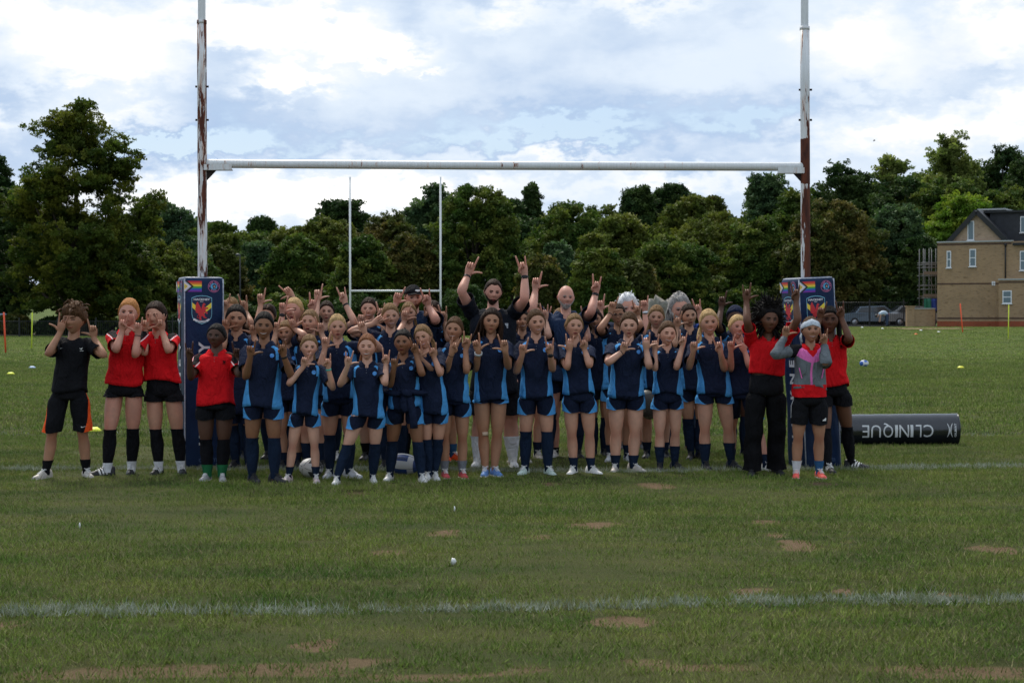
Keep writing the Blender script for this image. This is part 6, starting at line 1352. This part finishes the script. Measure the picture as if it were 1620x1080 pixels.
        sc_ = shoe[i] if isinstance(shoe, tuple) else shoe
        ta = toes[i] if toes[i] is not None else sg*14
        make_shoe(root, r0, np.array([P[order[0], 0], fy[i]+.02, 0]), ta, H, sc_, 'stripes' in extras)
    # ------------------------------------------------ worn things
    def band(name, i, mat, w_=.010, along=.010, r_=.0172, n=14):
        u, n_, s_ = HD[i]; e2 = nrm(W[i]-E[i]); c = W[i]-e2*along*H; k = MB()
        k.tube([c-e2*w_*H*.5, c-e2*w_*H*.45, c+e2*w_*H*.45, c+e2*w_*H*.5], np.array([.9, 1.08, 1.08, .9])*r_*H, np.array([.9, 1.08, 1.08, .9])*r_*.80*H, n, s_, 0, (False, False)); k.build(name, [mat], root, loc=r0)
    for e in extras:
        if e.startswith('bandL'): band('wristband', 0, BANDK if 'thin' not in e else BANDK, .012 if 'thin' not in e else .004)
        if e.startswith('bandR'): band('wristband', 1, BANDK, .012 if 'thin' not in e else .004)
        if e == 'watchL' or e == 'watchR':
            i = 0 if e[-1] == 'L' else 1; band('watch', i, METAL if 'metalwatch' in extras else BANDK, .014); u, n_, s_ = HD[i]; e2 = nrm(W[i]-E[i]); k = MB()
            k.tube([W[i]-e2*.010*H+np.array([0, -.014*H, 0]), W[i]-e2*.010*H+np.array([0, -.020*H, 0])], .0125*H, None, 12, None, 0); k.build('watch_face', [METAL if 'metalwatch' in extras else BANDK], root, loc=r0)
        if e == 'tealR': band('wristband', 1, TEAL, .010)
        if e == 'scrunchieL': band('scrunchie', 0, SH['silver'], .018, r_=.022)
        if e == 'glasses':
            k = MB()
            for sg in (-1, 1):
                a_ = np.linspace(0, 2*math.pi, 17); P = [(.28*sg+.20*math.cos(q), -.96, .0+.15*math.sin(q)) for q in a_]; k.tube(hd(P), .020*Rh, None, 5, None, 0)
                k.tube(hd([(.48*sg, -.93, .03), (.64*sg, -.4, .04), (.70*sg, .0, .04)]), .018*Rh, None, 5, None, 0)
            k.tube(hd([(-.08, -.96, .03), (0, -.99, .05), (.08, -.96, .03)]), .018*Rh, None, 5, None, 0); k.build('glasses', [GLASSF], root, loc=r0)
        if e == 'cap':
            k = MB(); m = smooth01((np.sin(HP)-np.interp(np.abs(np.degrees(HT)), [0, 90, 180], [.42, .30, .12])+.02)/.05); G = head_pt(HT, HP, -.08+(.08+.11)*m); closed_grid(k, hd(G.reshape(-1, 3)).reshape(G.shape), 0)
            v = []; tt = np.linspace(-1.0, 1.0, 9)
            for t_ in tt:
                for q in (0, .5, 1): v.append((.70*math.sin(t_)*(1+.0*q), -.62*math.cos(t_)-.10-q*.50*math.cos(t_*.9), .44-.10*q*q-.10*abs(t_)*(1-.0*q)))
            n0 = len(tt); f = [(3*a+b, 3*a+b+1, 3*a+b+4, 3*a+b+3) for a in range(n0-1) for b in range(2)]; up_ = np.array(v)+(0, 0, .035)
            k.add(hd(v), f, 0); k.add(hd(up_), f, 0); capo = k.build('cap', [FM['black']], root, loc=r0)
            lg = MB(); xs_ = [-.10, -.02, .10, .22]
            for a, b in ((0, .03), (.06, -.02)): poly_mb(lg, [(-.02+a*.3, -.012), (.022, -.010), (.030, 0), (-.012, 0)], hd([(.18, -.80, .66+b)])[0], nrm((1, .15, 0)), nrm((0, .45, 1)), .002)
            lg.build('logo', [SH['lace']], capo, smooth=False, loc=r0)
        if e in ('headband', 'blackband', 'durag'):
            k = MB(); rs = []
            z0, z1 = {'headband': (.34, .80), 'blackband': (.60, .76), 'durag': (.34, 1.3)}[e]
            if e == 'durag': m = smooth01((np.sin(HP)-np.interp(np.abs(np.degrees(HT)), [0, 60, 100, 180], [.52, .35, .0, -.4])+.02)/.05); G = head_pt(HT, HP, -.08+(.08+.12)*m); closed_grid(k, hd(G.reshape(-1, 3)).reshape(G.shape), 0)
            else:
                tt = np.linspace(-math.pi, math.pi, 33)[:-1]
                for q in (0, .15, .5, .85, 1):
                    zz = (z0+(z1-z0)*q); sh_ = np.interp(np.abs(tt), [0, 1.5, 3.14], [0, -.28, -.62]); 
                    ph = np.arcsin(np.clip(zz+sh_, -.98, .98)); rs.append(hd(head_pt(tt, ph, np.full(32, (.07 if q in (0, 1) else .105)+.06*0))))
                k.rings(rs, 0, (False, False))
                if e == 'headband': k.tube(hd([(-.55, .5, -.1), (-.75, .45, -.45), (-.72, .30, -1.0)]), np.array([.08, .17, .14])*Rh, np.array([.04, .06, .05])*Rh, 7, None, 0)
            k.build({'headband': 'headband', 'blackband': 'headband', 'durag': 'durag'}[e], [FM[{'headband': 'headband', 'blackband': 'black', 'durag': 'durag'}[e]]], root, loc=r0)
        if e == 'necklace':
            k = MB(); P = [on_shirt(.93, a, .012)+np.array([0, 0, .02*H*abs(a)/50-.055*H*(1-(a/50)**2)]) for a in np.linspace(-50, 50, 11)]; k.tube(P, .0012, None, 4, None, 0); k.box(P[5]+(0, -.003, -.012), (.0015, .001, .011), 0); k.box(P[5]+(0, -.003, -.008), (.006, .001, .0015), 0); k.build('necklace', [METAL], root, loc=r0)
        if e == 'plaster':
            P, rad = LEG[0]; c = np.array([np.interp(.262*H, P[::-1, 2], P[::-1, 0]), np.interp(.262*H, P[::-1, 2], P[::-1, 1]), .262*H]); k = MB(); rl = .0335*H
            a_ = np.linspace(-.15, 1.1, 7); rs = [c+np.stack([rl*np.sin(a_), -rl*1.06*np.cos(a_), 0*a_+z], 1) for z in (-.016, 0, .016)]; k.rings(rs, 0, (False, False), closed=False); o = k.build('plaster', [PLAST], root, loc=r0); mm = o.modifiers.new('s', 'SOLIDIFY'); mm.thickness = .003; mm.offset = 1
        if e == 'sweater':
            k = MB(); zc = zhem+.10*H
            P = [spine(zc)+np.array([.120*H*bw*math.sin(a), -.092*H*bw*math.cos(a), .006*math.sin(4*a)]) for a in np.linspace(0, 2*math.pi, 21)]; k.tube(P, .020*H, .034*H, 8, (0, 0, 1), 0)
            c = spine(zc)+np.array([.02*H, -.108*H*bw, 0]); k.tube([c+(-.03, 0, .01), c+(0, -.02, 0), c+(.03, 0, -.01)], .03*H, .025*H, 8, None, 0)
            k.tube(catmull([c, c+(.03*H, -.01*H, -.07*H), c+(.045*H, -.008*H, -.15*H), c+(.05*H, .0, -.23*H)], 8), .026*H, .014*H, 8, (1, 0, 0), 0)
            k.tube(catmull([c, c+(-.02*H, -.012*H, -.06*H), c+(.0*H, -.004*H, -.12*H)], 6), .024*H, .014*H, 8, (1, 0, 0), 0)
            k.tube(catmull([spine(zc)+(-.125*H, .03, 0), spine(zc)+(-.15*H, .03, -.1*H), spine(zc)+(-.14*H, .03, -.2*H)], 6), .03*H, .05*H, 8, (1, 0, 0), 0)
            k.build('sweater', [FM['navy']], root, loc=r0)
        if e == 'swoosh':
            k = MB(); sw = [(-.030, -.004), (-.026, -.010), (-.016, -.011), (.032, .006), (-.012, -.004), (-.020, -.002), (-.022, .004), (-.026, .001)]
            poly_mb(k, sw, on_shirt(.80, -32, .010), nrm((1, .3, 0)), (0, 0, 1), .0015); 
            c = on_shirt(.79, 33, .010); poly_mb(k, [(-.022, .008), (-.006, 0), (.004, -.008), (.010, .002), (.020, .012), (.010, .008), (.002, .004), (-.006, .006)], c, nrm((1, -.3, 0)), (0, 0, 1), .0015)
            for q in range(7): poly_mb(k, [(-.026+q*.0075, -.018), (-.0205+q*.0075, -.018), (-.0205+q*.0075, -.0135), (-.026+q*.0075, -.0135)], c, nrm((1, -.3, 0)), (0, 0, 1), .0015)
            k.build('chest_logo', [SH['lace']], shirt, smooth=False, loc=r0)
            k = MB(); P, rad = LEG[1]; poly_mb(k, [(a*.75, b*.75) for a, b in sw], np.array([np.interp(zs+.06, P[::-1, 2], P[::-1, 0])+.045, d-.105, zs+.06]), nrm((1, .3, 0)), (0, 0, 1), .0015); k.build('shorts_logo', [SH['lace']], sho, smooth=False, loc=r0)
        if e == 'trefoil':
            k = MB(); P, rad = LEG[1]; c = np.array([np.interp(zs+.06, P[::-1, 2], P[::-1, 0])+.035, d-.108, zs+.055])
            for q in range(3): poly_mb(k, [(-.018+q*.011, -.012), (-.009+q*.011, -.012), (-.004+q*.009, -.002+q*.007), (-.010+q*.009, .002+q*.007)], c, nrm((1, .2, 0)), (0, 0, 1), .0015)
            k.build('shorts_logo', [SH['lace']], sho, smooth=False, loc=r0)
        if e == 'teeprint':
            k = MB(); c = on_shirt(.80, 30, .010)
            for q in range(4): poly_mb(k, [(-.02+.006*q, .02-.012*q), (.012, .022-.012*q), (.014, .015-.012*q), (-.018+.006*q, .013-.012*q)], c, nrm((1, -.3, 0)), (0, 0, 1), .0015)
            k.build('chest_logo', [SH['silver']], shirt, smooth=False, loc=r0)
        if e == 'griffinprint':
            k = MB(); c = on_shirt(.78, -25, .010); poly_mb(k, [(-.02, 0), (-.02, .02), (0, .008), (.015, .02), (.02, 0), (0, -.02)], c, nrm((1, .2, 0)), (0, 0, 1), .0015); k.build('chest_logo', [SH['orange']], shirt, smooth=False, loc=r0)
        if e == 'redhem':
            k = MB(); rs = []
            for z in np.linspace(zhem+.03, Zof(625), 5):
                pts, t = ring(spine(z), .106*H, .082*H, 24, 2.5, False); rs.append(wr(pts, .004, seed+77))
            k.rings(rs, 0, (False, False)); k.build('polo_shirt', [FM['red']], root, loc=r0)
            k = MB()
            for sg in (-1, 1):
                c = on_shirt(.36, 42*sg, .009); poly_mb(k, [(-.012*sg-.004, -.045), (-.012*sg+.004, -.045), (.012*sg+.004, .045), (.012*sg-.004, .045)], c, nrm((1, .5*sg, 0)), (0, 0, 1), .003)
            k.build('pocket_zip', [SH['pinkj']], shirt, smooth=False, loc=r0)
    return root
SH['pinkj'] = shoe_mat('pink_trim', (.75, .12, .42))
def make_shoe(root, r0, p, ta, H, c, stripes):
    L = .158*H; a = R(ta); k = MB()
    fwd = np.array([math.sin(a), -math.cos(a), 0]); side = np.array([math.cos(a), math.sin(a), 0])
    heel = p-fwd*.042*H
    secs = [(0, .020, .030, .050), (.06, .0255, .026, .058), (.2, .027, .024, .060), (.36, .0265, .022, .056), (.5, .0275, .020, .044), (.65, .031, .018, .033), (.8, .031, .016, .026), (.92, .024, .014, .021), (1., .010, .014, .017)]
    rs = []; rss = []
    for q, w_, zb, h_ in secs:
        c0 = heel+fwd*L*q; t = np.linspace(0, 2*math.pi, 12, endpoint=False)
        x = w_*.62*H*1.15*np.cos(t); z = np.where(np.sin(t) > 0, np.sin(t)*h_*H*.95, np.sin(t)*.012*H)+.012*H
        x = x*np.where(np.sin(t) > .6, .72, 1.)
        rs.append(c0+np.outer(x, side)+np.outer(z, [0, 0, 1])); 
        x = (w_*.62*1.15+.0022)*H*np.cos(t); z = np.clip(np.sin(t), -1, .55)*.010*H+.010*H
        rss.append(c0+np.outer(x, side)+np.outer(z, [0, 0, 1]))
    k.rings(rs, 0)
    for j in range(5):     # laces
        q = .36+.075*j; hz_ = np.interp(q, [s_[0] for s_ in secs], [s_[3] for s_ in secs])*H*.95+.0135*H; c0 = heel+fwd*L*q+np.array([0, 0, hz_])
        w_ = .013*H; k.tube([c0-side*w_-(0, 0, .004), c0+(0, 0, .001), c0+side*w_-(0, 0, .004)], .0024*H, None, 5, None, 1)
    c0 = heel+fwd*L*.34+np.array([0, 0, .068*H])
    for sg in (-1, 1): k.tube([c0, c0+side*sg*.012*H+(0, 0, .004*H), c0+side*sg*.018*H+fwd*.01*H-(0, 0, .006*H), c0+side*sg*.005*H+fwd*.012*H-(0, 0, .002*H)], .0018*H, None, 5, None, 1)
    if stripes:
        for sg in (-1, 1):
            for j in range(3):
                q = .36+.11*j; w_ = np.interp(q, [s_[0] for s_ in secs], [s_[1] for s_ in secs])*.62*1.15*H; h_ = np.interp(q, [s_[0] for s_ in secs], [s_[3] for s_ in secs])*H
                P = [heel+fwd*(L*q-.012*H*(1-e))+side*sg*(w_*math.cos(e*1.1)+.002)+np.array([0, 0, .014*H+h_*.93*math.sin(e*1.1)]) for e in (.1, .4, .7, 1.)]; k.tube(P, .0055*H, .0015*H, 6, fwd, 1)
    dark = c in ('black',)
    sh = k.build('shoe', [SH[c], SH['lace'] if (not dark or stripes) else SH['dlace']], root, loc=r0)
    k = MB(); k.rings(rss, 0); k.build('sole', [SH['dsole'] if dark else SH['sole']], sh, loc=r0)

def person(label, *a, **k):
    r = random.Random(len(label)*7+PN[0]); k.setdefault('yaw', r.uniform(-11, 11)); k.setdefault('tilt', r.uniform(-6, 6)); k.setdefault('pitch', r.uniform(-3, 5)); o = person_(label, *a, **k); o.location.z -= .012; return o
# ================================================================== THE GROUP
# positions measured on the photograph: head (x, top, chin), feet (x, sole y), hands (x, y, sign), elbows (x, y)
GK = 'girls in navy and blue sports kit'
GR = 'players in red polo shirts'
person('dark-haired youngster in black t-shirt and orange-trimmed black shorts, leftmost of the group', (118, 479, 526), [(74, 759), (132, 757)], [(97, 515, 'K'), (148, 523, 'L')], [(76, 558), (165, 561)],
  sk='tan', hair='brown', hs='boy', top='blacktee', bot='orange', sock='short', sockc='sockb', shoe='beige', hem=616, shem=682, expr='squint', toes=(-25, 30), ang=(14, -4), flip=(1, 0), extras=('swoosh',), bw=.97)
person('red-haired person in red polo and black knee socks, hands before the mouth', (205, 470, 515), [(172, 755), (203, 752)], [(195, 512, 'R'), (219, 517, 'K')], [(183, 552), (214, 560)],
  sk='rosy', hair='ginger', hs='side', top='red', bot='black', sock='knee', sockc='sockb', shoe='black', hem=605, shem=626, expr='neutral', toes=(-72, 5), group=GR, extras=('whiteankle', 'stripes', 'bandRthin'), hy=(-.19, -.19), tilt=3, px=197)
person('dark-haired person in red polo with fluttering ponytail standing beside the left pad', (248, 475, 521), [(251, 752), (284, 751)], [(231, 513, 'L'), (256, 512, 'R')], [(228, 557), (267, 553)],
  sk='fair', hair='dark', hs='pony', top='red', bot='black', sock='knee', sockc='sockb', shoe='black', hem=600, shem=634, expr='neutral', toes=(-10, 20), group=GR, extras=('whiteankle', 'stripes', 'bandLthin'), hy=(-.19, -.19), px=258)
person('person in red polo and green ankle socks standing in front of the left pad', (343, 510, 549), [(327, 761), (350, 761)], [(300, 556, 'R'), (375, 556, 'L')], [(302, 595), (378, 592)],
  sk='deep', hair='black', hs='tied', top='red', bot='black', sock='knee', sockc='sockb', shoe='grey', hem=637, shem=662, expr='neutral', group=GR, extras=('greenankle', 'neat'), bw=1.16, fw=1.08, toes=(-12, 14))
person('black-haired girl in navy polo right of the left pad, lips closed', (374, 480, 523), [(372, 742), (392, 742)], [(358, 512, 'L'), (401, 520, 'L')], [(352, 548), (408, 556)],
  sk='tan', hair='black', hs='tied', bw=1.08, fw=1.08, expr='neutral', shoe='black', sock='knee', group=GK, extras=('neat',), hem=650, shem=668)
person('tall girl in navy polo and black shoes, dark ponytail and black wristband', (418, 491, 535), [(397, 764), (434, 765)], [(397, 553, 'L'), (448, 551, 'R')], [(389, 594), (461, 593)],
  sk='brown', hair='black', hs='tied', hem=641, shem=661, shoe='black', sock='knee', group=GK, extras=('bandR', 'neat'), toes=(30, 50), bw=1.06)
person('girl mostly hidden behind the left pad, raised hands around her fair hair', (366, 469, 506), [(366, 728), (384, 728)], [(357, 482, 'L'), (387, 482, 'R')], [(351, 525), (397, 510)], sk='olive', hair='light', shoe='black', group=GK, expr='neutral')
person('girl behind the tall black-haired girl, right hand raised high in an L', (424, 479, 516), [(424, 727), (442, 727)], [(413, 472, 'L'), (458, 461, 'L')], [(407, 512), (465, 500)], sk='fair', hair='dark', shoe='black', group=GK, expr='neutral', ang=(0, -38), extras=('bandR',))
person('blonde girl with a flushed face and dark watch on her raised wrist', (466, 469, 509), [(460, 732), (482, 732)], [(448, 486, 'L'), (495, 481, 'R')], [(441, 528), (485, 520)], sk='rosy', hair='blond', expr='open', shoe='black', group=GK, extras=('watchL',), sock='knee')
person('small smiling girl with tied brown hair peeking between two taller girls', (454, 505, 543), [(448, 741), (470, 741)], [(437, 516, 'L'), None], [(430, 556), None], sk='olive', hair='light', group=GK, sock='short', shoe='black')
person('brown-haired girl with centre parting behind the small fair girl', (491, 488, 527), [(486, 742), (508, 742)], [(464, 510, 'K'), (508, 517, 'L')], [(482, 528), (520, 555)], sk='fair', hair='light', expr='open', group=GK, sock='mid', shoe='black', extras=('ponyleft',))
person('dark-haired girl in the back row raising both arms, black band on one wrist', (517, 474, 508), [(508, 728), (530, 728)], [(503, 466, 'L'), (544, 470, 'R')], [(498, 505), (561, 508)], sk='pale', hair='dark', hs='bun', expr='open', group=GK, shoe='white', extras=('bandR',), ang=(4, -14))
person('smallest fair girl in the front row with teal wristband and pale pink trainers', (489, 527, 566), [(456, 764), (499, 764)], [(482, 570, 'L'), (519, 572, 'R')], [(457, 605), (527, 612)],
  sk='pale', hair='light', hem=652, shem=673, shoe='pink', sock='short', group=GK, extras=('tealR',), bw=.86, toes=(-14, 12), sockc='sock')
person('girl with blonde bun and knee socks standing behind the first row', (534, 495, 535), [(521, 757), (551, 757)], [(515, 541, 'L'), (574, 516, 'L')], [(506, 582), (603, 550)],
  sk='fair', hair='blond', hs='bun', expr='open', yaw=8, shoe='silver', group=GK, hem=630, shem=656, ang=(8, -20), toes=(-12, 50), px=538)
person('laughing pale girl with short dark socks at the back near the far goal', (584, 469, 504), [(579, 729), (604, 729)], [(572, 503, 'L'), (604, 494, 'R')], [(560, 528), (612, 530)], sk='pale', hair='dark', expr='laugh', bw=1.1, fw=1.07, shoe='black', sock='short', sockc='sockb', group=GK)
person('auburn-haired laughing girl in the front row with white lace trainers', (581, 526, 567), [(534, 767), (588, 764)], [(551, 569, 'K'), (611, 566, 'R')], [(538, 606), (609, 605)],
  sk='pale', hair='auburn', expr='laugh', hem=656, shem=676, shoe='white', sock='knee', group=GK, toes=(-5, 12), px=583, bw=1.02)
person('tall fair girl with hand on her neck behind the girl with a tied sweater', (618, 478, 518), [(610, 742), (632, 742)], [(598, 505, 'L'), None], [(554, 522), None], sk='fair', hair='light', hs='pony', group=GK, shoe='black', yaw=8, ang=(55, 0), sock='knee')
person('girl with a dark sweater knotted round her waist and white trainers', (638, 519, 560), [(616, 761), (667, 763)], [(624, 572, 'L'), (657, 549, 'R')], [(617, 607), (668, 590)],
  sk='brown', hair='black', hem=642, shem=669, expr='open', shoe='white', sock='knee', group=GK, extras=('sweater', 'neat'), bw=1.05, toes=(-14, 14))
person('girl tilting her head with both hands raised beside her friend', (670, 511, 550), [(678, 761), (687, 760)], [(664, 557, 'K'), (686, 555, 'R')], [(692, 592), (697, 590)],
  sk='fair', hair='light', hem=650, shem=668, expr='smile', shoe='white', sock='knee', group=GK, tilt=-13, yaw=-14, bw=.94, px=685, hy=(-.22, -.2))
person('bearded man in black cap and dark polo in the back row', (654, 450, 488), [(640, 731), (676, 731)], [(629, 470, 'L'), (676, 473, 'R')], [(606, 500), (690, 505)], sk='rosy', hair='redbeard', hs='cap', top='navyman', bot='black', sock='mid', sockc='sockb', shoe='black', expr='neutral', beard=('redbeard', 'mid'), yaw=14, bw=1.28, extras=('cap', 'griffinprint'), fw=1.05)
person('smiling girl with high brown ponytail in front of the man in a cap', (647, 476, 511), [(638, 735), (660, 735)], [(641, 498, 'L'), None], [(628, 530), None], sk='fair', hair='light', group=GK, shoe='black', expr='smile')
person('dark-haired girl half hidden behind her own two hand signs', (685, 474, 512), [(706, 730), (716, 730)], [(676, 499, 'K'), (702, 499, 'R')], [(668, 535), (710, 535)], sk='olive', hair='dark', expr='neutral', group=GK, shoe='orange', sock='short', sockc='sockbl', hy=(-.2, -.16), px=694, toes=(10, 45))
person('tanned girl with red trainers and grey ankle socks', (719, 499, 538), [(703, 757), (731, 757)], [(717, 549, 'R'), (738, 542, 'R')], [(706, 584), (738, 586)],
  sk='tan', hair='brown', hs='bun', hem=632, shem=657, shoe='red', sock='short', sockc='sockgr', group=GK, bw=.92, toes=(12, 14), ang=(18, 8), extras=('bandLthin',))
person('girl with long loose dark hair and blue trainers in the centre', (777, 485, 527), [(768, 754), (782, 754)], [(755, 546, 'L'), (798, 546, 'L')], [(752, 582), (804, 578)],
  sk='tan', hair='dark', hs='long', hem=631, shem=636, expr='neutral', shoe='blue', sock='none', group=GK, extras=('plaster', 'scrunchieL'), toes=(-6, 22), ang=(-12, -10), bw=.98)
person('tall bearded man in black t-shirt with both arms raised overhead', (780, 440, 480), [(756, 739), (811, 739)], [(743, 424, 'L'), (828, 424, 'R')], [(730, 459), (830, 472)],
  sk='rosy', hair='dark', hs='man', top='tee', bot='black', sock='mid', sockc='sockw', shoe='white', expr='open', beard=('beard', 'short'), bw=1.22, extras=('bandL', 'watchR', 'teeprint'), ang=(18, -12), toes=(-10, 8), hem=620, shem=655, px=783)
person('small grinning girl squeezed behind the long-haired girl, arm raised', (826, 487, 522), [(812, 733), (832, 733)], [(815, 512, 'F'), None], [(801, 545), None], sk='tan', hair='dark', group=GK, shoe='beige', sock='short', expr='smile', tilt=-6, extras=('bandLthin',))
person('blonde girl squinting at the back between the tall man and the bald man', (841, 472, 508), [(832, 727), (850, 727)], [(826, 492, 'F'), (862, 496, 'K')], [(812, 520), (868, 530)], sk='pale', hair='blond', expr='squint', group=GK, shoe='beige', sock='short')
person('girl with brown ponytail and pale mint shoes right of the centre', (848, 487, 528), [(831, 752), (867, 753)], [(827, 550, 'L'), (870, 549, 'R')], [(817, 586), (874, 582)],
  sk='fair', hair='brown', hs='pony', hem=626, shem=654, shoe='mint', sock='knee', group=GK, extras=('watchR',), toes=(-20, 20), bw=.97)
person('bald man with a white beard raising both arms in the back row', (895, 450, 488), [(866, 726), (913, 726)], [(848, 448, 'L'), (943, 453, 'R')], [(842, 488), (935, 492)], sk='rosy', hair='grey', hs='bald', top='mid' and 'navyman', bot='longnavy', sock='knee', shoe='black', expr='smile', beard=('greybeard', 'short'), bw=1.28, extras=('watchR',), ang=(6, 0))
person('smiling girl with a raised hand in front of the bald man', (886, 486, 521), [(879, 725), (905, 725)], [(864, 500, 'K'), (926, 500, 'R')], [(856, 532), (930, 535)], sk='rosy', hair='light', hs='side', group=GK, shoe='white', sock='ankle', sockc='sockb')
person('slim girl with white trainers making two signs close to her chin', (908, 494, 534), [(908, 752), (935, 752)], [(901, 545, 'K'), (924, 543, 'R')], [(897, 580), (933, 577)],
  sk='fair', hair='light', hem=620, shem=651, expr='open', shoe='white', sock='short', group=GK, bw=.93, toes=(-20, 35), flip=(1, 0), hy=(-.2, -.2))
person('girl with long dark wavy hair smiling in the second row', (941, 486, 521), [(940, 723), (956, 723)], (None, None), sk='tan', hair='dark', hs='braids', group=GK, shoe='black', sock='knee', expr='smile', px=948)
person('girl in round dark glasses raising both thin arms', (978, 479, 514), [(966, 731), (993, 731)], [(968, 485, 'L'), (1008, 490, 'R')], [(949, 519), (1013, 512)], sk='tan', hair='dark', hs='pony', group=GK, shoe='silver', sock='short', expr='neutral', extras=('glasses', 'ponyleft', 'bandLthin'), ang=(12, 0))
person('white-haired older man with metal watch behind the girl in glasses', (993, 465, 508), [(984, 712), (1016, 712)], [(950, 482, 'L'), (1020, 482, 'H')], [(950, 520), (1024, 525)], sk='rosy', hair='white', hs='wild', top='navyplain', bot='jeans', shoe='black', expr='neutral', bw=1.22, extras=('watchR', 'metalwatch'))
person('sturdy girl with a thin necklace looking down at her hand', (995, 491, 532), [(974, 748), (1002, 748)], [(987, 546, 'L'), (1022, 543, 'K')], [(961, 572), (1027, 578)],
  sk='pale', hair='brown', hs='pony', hem=625, shem=646, expr='open', shoe='beige', sock='short', group=GK, extras=('necklace', 'bandLthin'), bw=1.08, toes=(-12, 40), pitch=8, yaw=-5, flip=(0, 1))
person('fair girl with neat centre parting and lowered chin behind the first row', (1038, 481, 518), [(1024, 726), (1052, 726)], (None, None), sk='fair', hair='light', hs='tied', group=GK, shoe='black', sock='short', expr='neutral')
person('grinning small girl with short navy socks and black boots', (1055, 506, 545), [(1044, 746), (1069, 744)], [(1036, 544, 'L'), (1080, 538, 'R')], [(1036, 582), (1070, 580)],
  sk='pale', hair='brown', hem=620, shem=646, expr='laugh', shoe='black', sock='mid', group=GK, bw=.95, toes=(-8, 30), extras=('dlace',))
person('older man with long grey hair and grey beard in a blue top', (1075, 465, 511), [(1062, 712), (1090, 712)], (None, (1104, 488, 'R')), (None, (1118, 520)), sk='rosy', hair='grey', hs='wild', top='blue', bot='khaki', shoe='dsole' and 'black', expr='neutral', beard=('greybeard', 'long'), bw=1.2, extras=('longgrey',))
person('girl with tilted head and dark hair looking over a raised hand', (1089, 479, 515), [(1094, 728), (1106, 728)], [(1071, 508, 'K'), None], [(1066, 545), None], sk='olive', hair='dark', hs='side', group=GK, shoe='black', sock='knee', expr='open', tilt=-8, yaw=6, px=1098)
person('tall girl with long blonde side ponytail over her shoulder', (1121, 487, 529), [(1115, 744), (1159, 742)], [(1097, 546, 'L'), (1138, 548, 'R')], [(1090, 579), (1146, 582)],
  sk='fair', hair='blond', hs='pony', hem=621, shem=637, expr='smile', shoe='black', sock='mid', group=GK, extras=('ponyleft', 'ponyfront'), toes=(10, 25), tilt=-4, bw=1.02, ang=(0, -14))
person('short-fringed blonde girl leaning in beside the tall girl in black trousers', (1166, 496, 534), [(1163, 738), (1206, 746)], [(1156, 545, 'L'), (1175, 547, 'R')], [(1156, 582), (1186, 578)],
  sk='rosy', hair='blond', hs='tied', hem=622, shem=661, expr='smile', shoe=('blue', 'white'), sock='short', group=GK, tilt=4, ang=(0, -24), toes=(-6, 30), flip=(0, 1), px=1172)
person('girl in navy headscarf mostly hidden, one hand raised high in an L', (1163, 482, 519), [(1160, 722), (1178, 722)], [(1142, 476, 'L'), None], [(1136, 512), None], sk='deep', hair='black', hs='tied', group=GK, shoe='black', expr='neutral', extras=('durag', 'neat'), fw=1.05)
person('tall girl with big black hair in cropped red polo and black trousers', (1215, 481, 526), [(1190, 753), (1230, 751)], [(1181, 466, 'K'), (1259, 466, 'R')], [(1182, 506), (1262, 504)],
  sk='dark', hair='black', hs='afro', top='redplain', bot='trousers', hem=589, shoe='black', expr='neutral', group=GR, extras=('crop', 'blackband', 'nobadge'), bw=1.08, hy=(-.02, -.02))
person('player with pale headband, grey and pink jacket and coral boots', (1282, 499, 540), [(1261, 757), (1297, 757)], [(1243, 522, 'L'), (1303, 534, 'R')], [(1226, 559), (1306, 573)],
  sk='tan', hair='brown', hs='tied', top='jacket', bot='stripe', hem=611, shem=670, shoe='coral', sock='short', sockc=('sockw', 'sockbl'), expr='smile', group=GR, extras=('headband', 'redhem', 'trefoil', 'neat'), toes=(-12, 8), bw=.98)
person('player in red polo with braids and white-striped boots at the right end', (1312, 483, 526), [(1303, 749), (1352, 743)], [(1298, 494, 'L'), (1330, 492, 'R')], [(1286, 530), (1344, 535)],
  sk='dark', hair='black', hs='braids', top='red', bot='black', hem=607, shem=641, shoe='black', sock='knee', sockc='sockb', expr='neutral', group=GR, extras=('stripes',), toes=(10, 75), yaw=-10, px=1316, d=15.55)
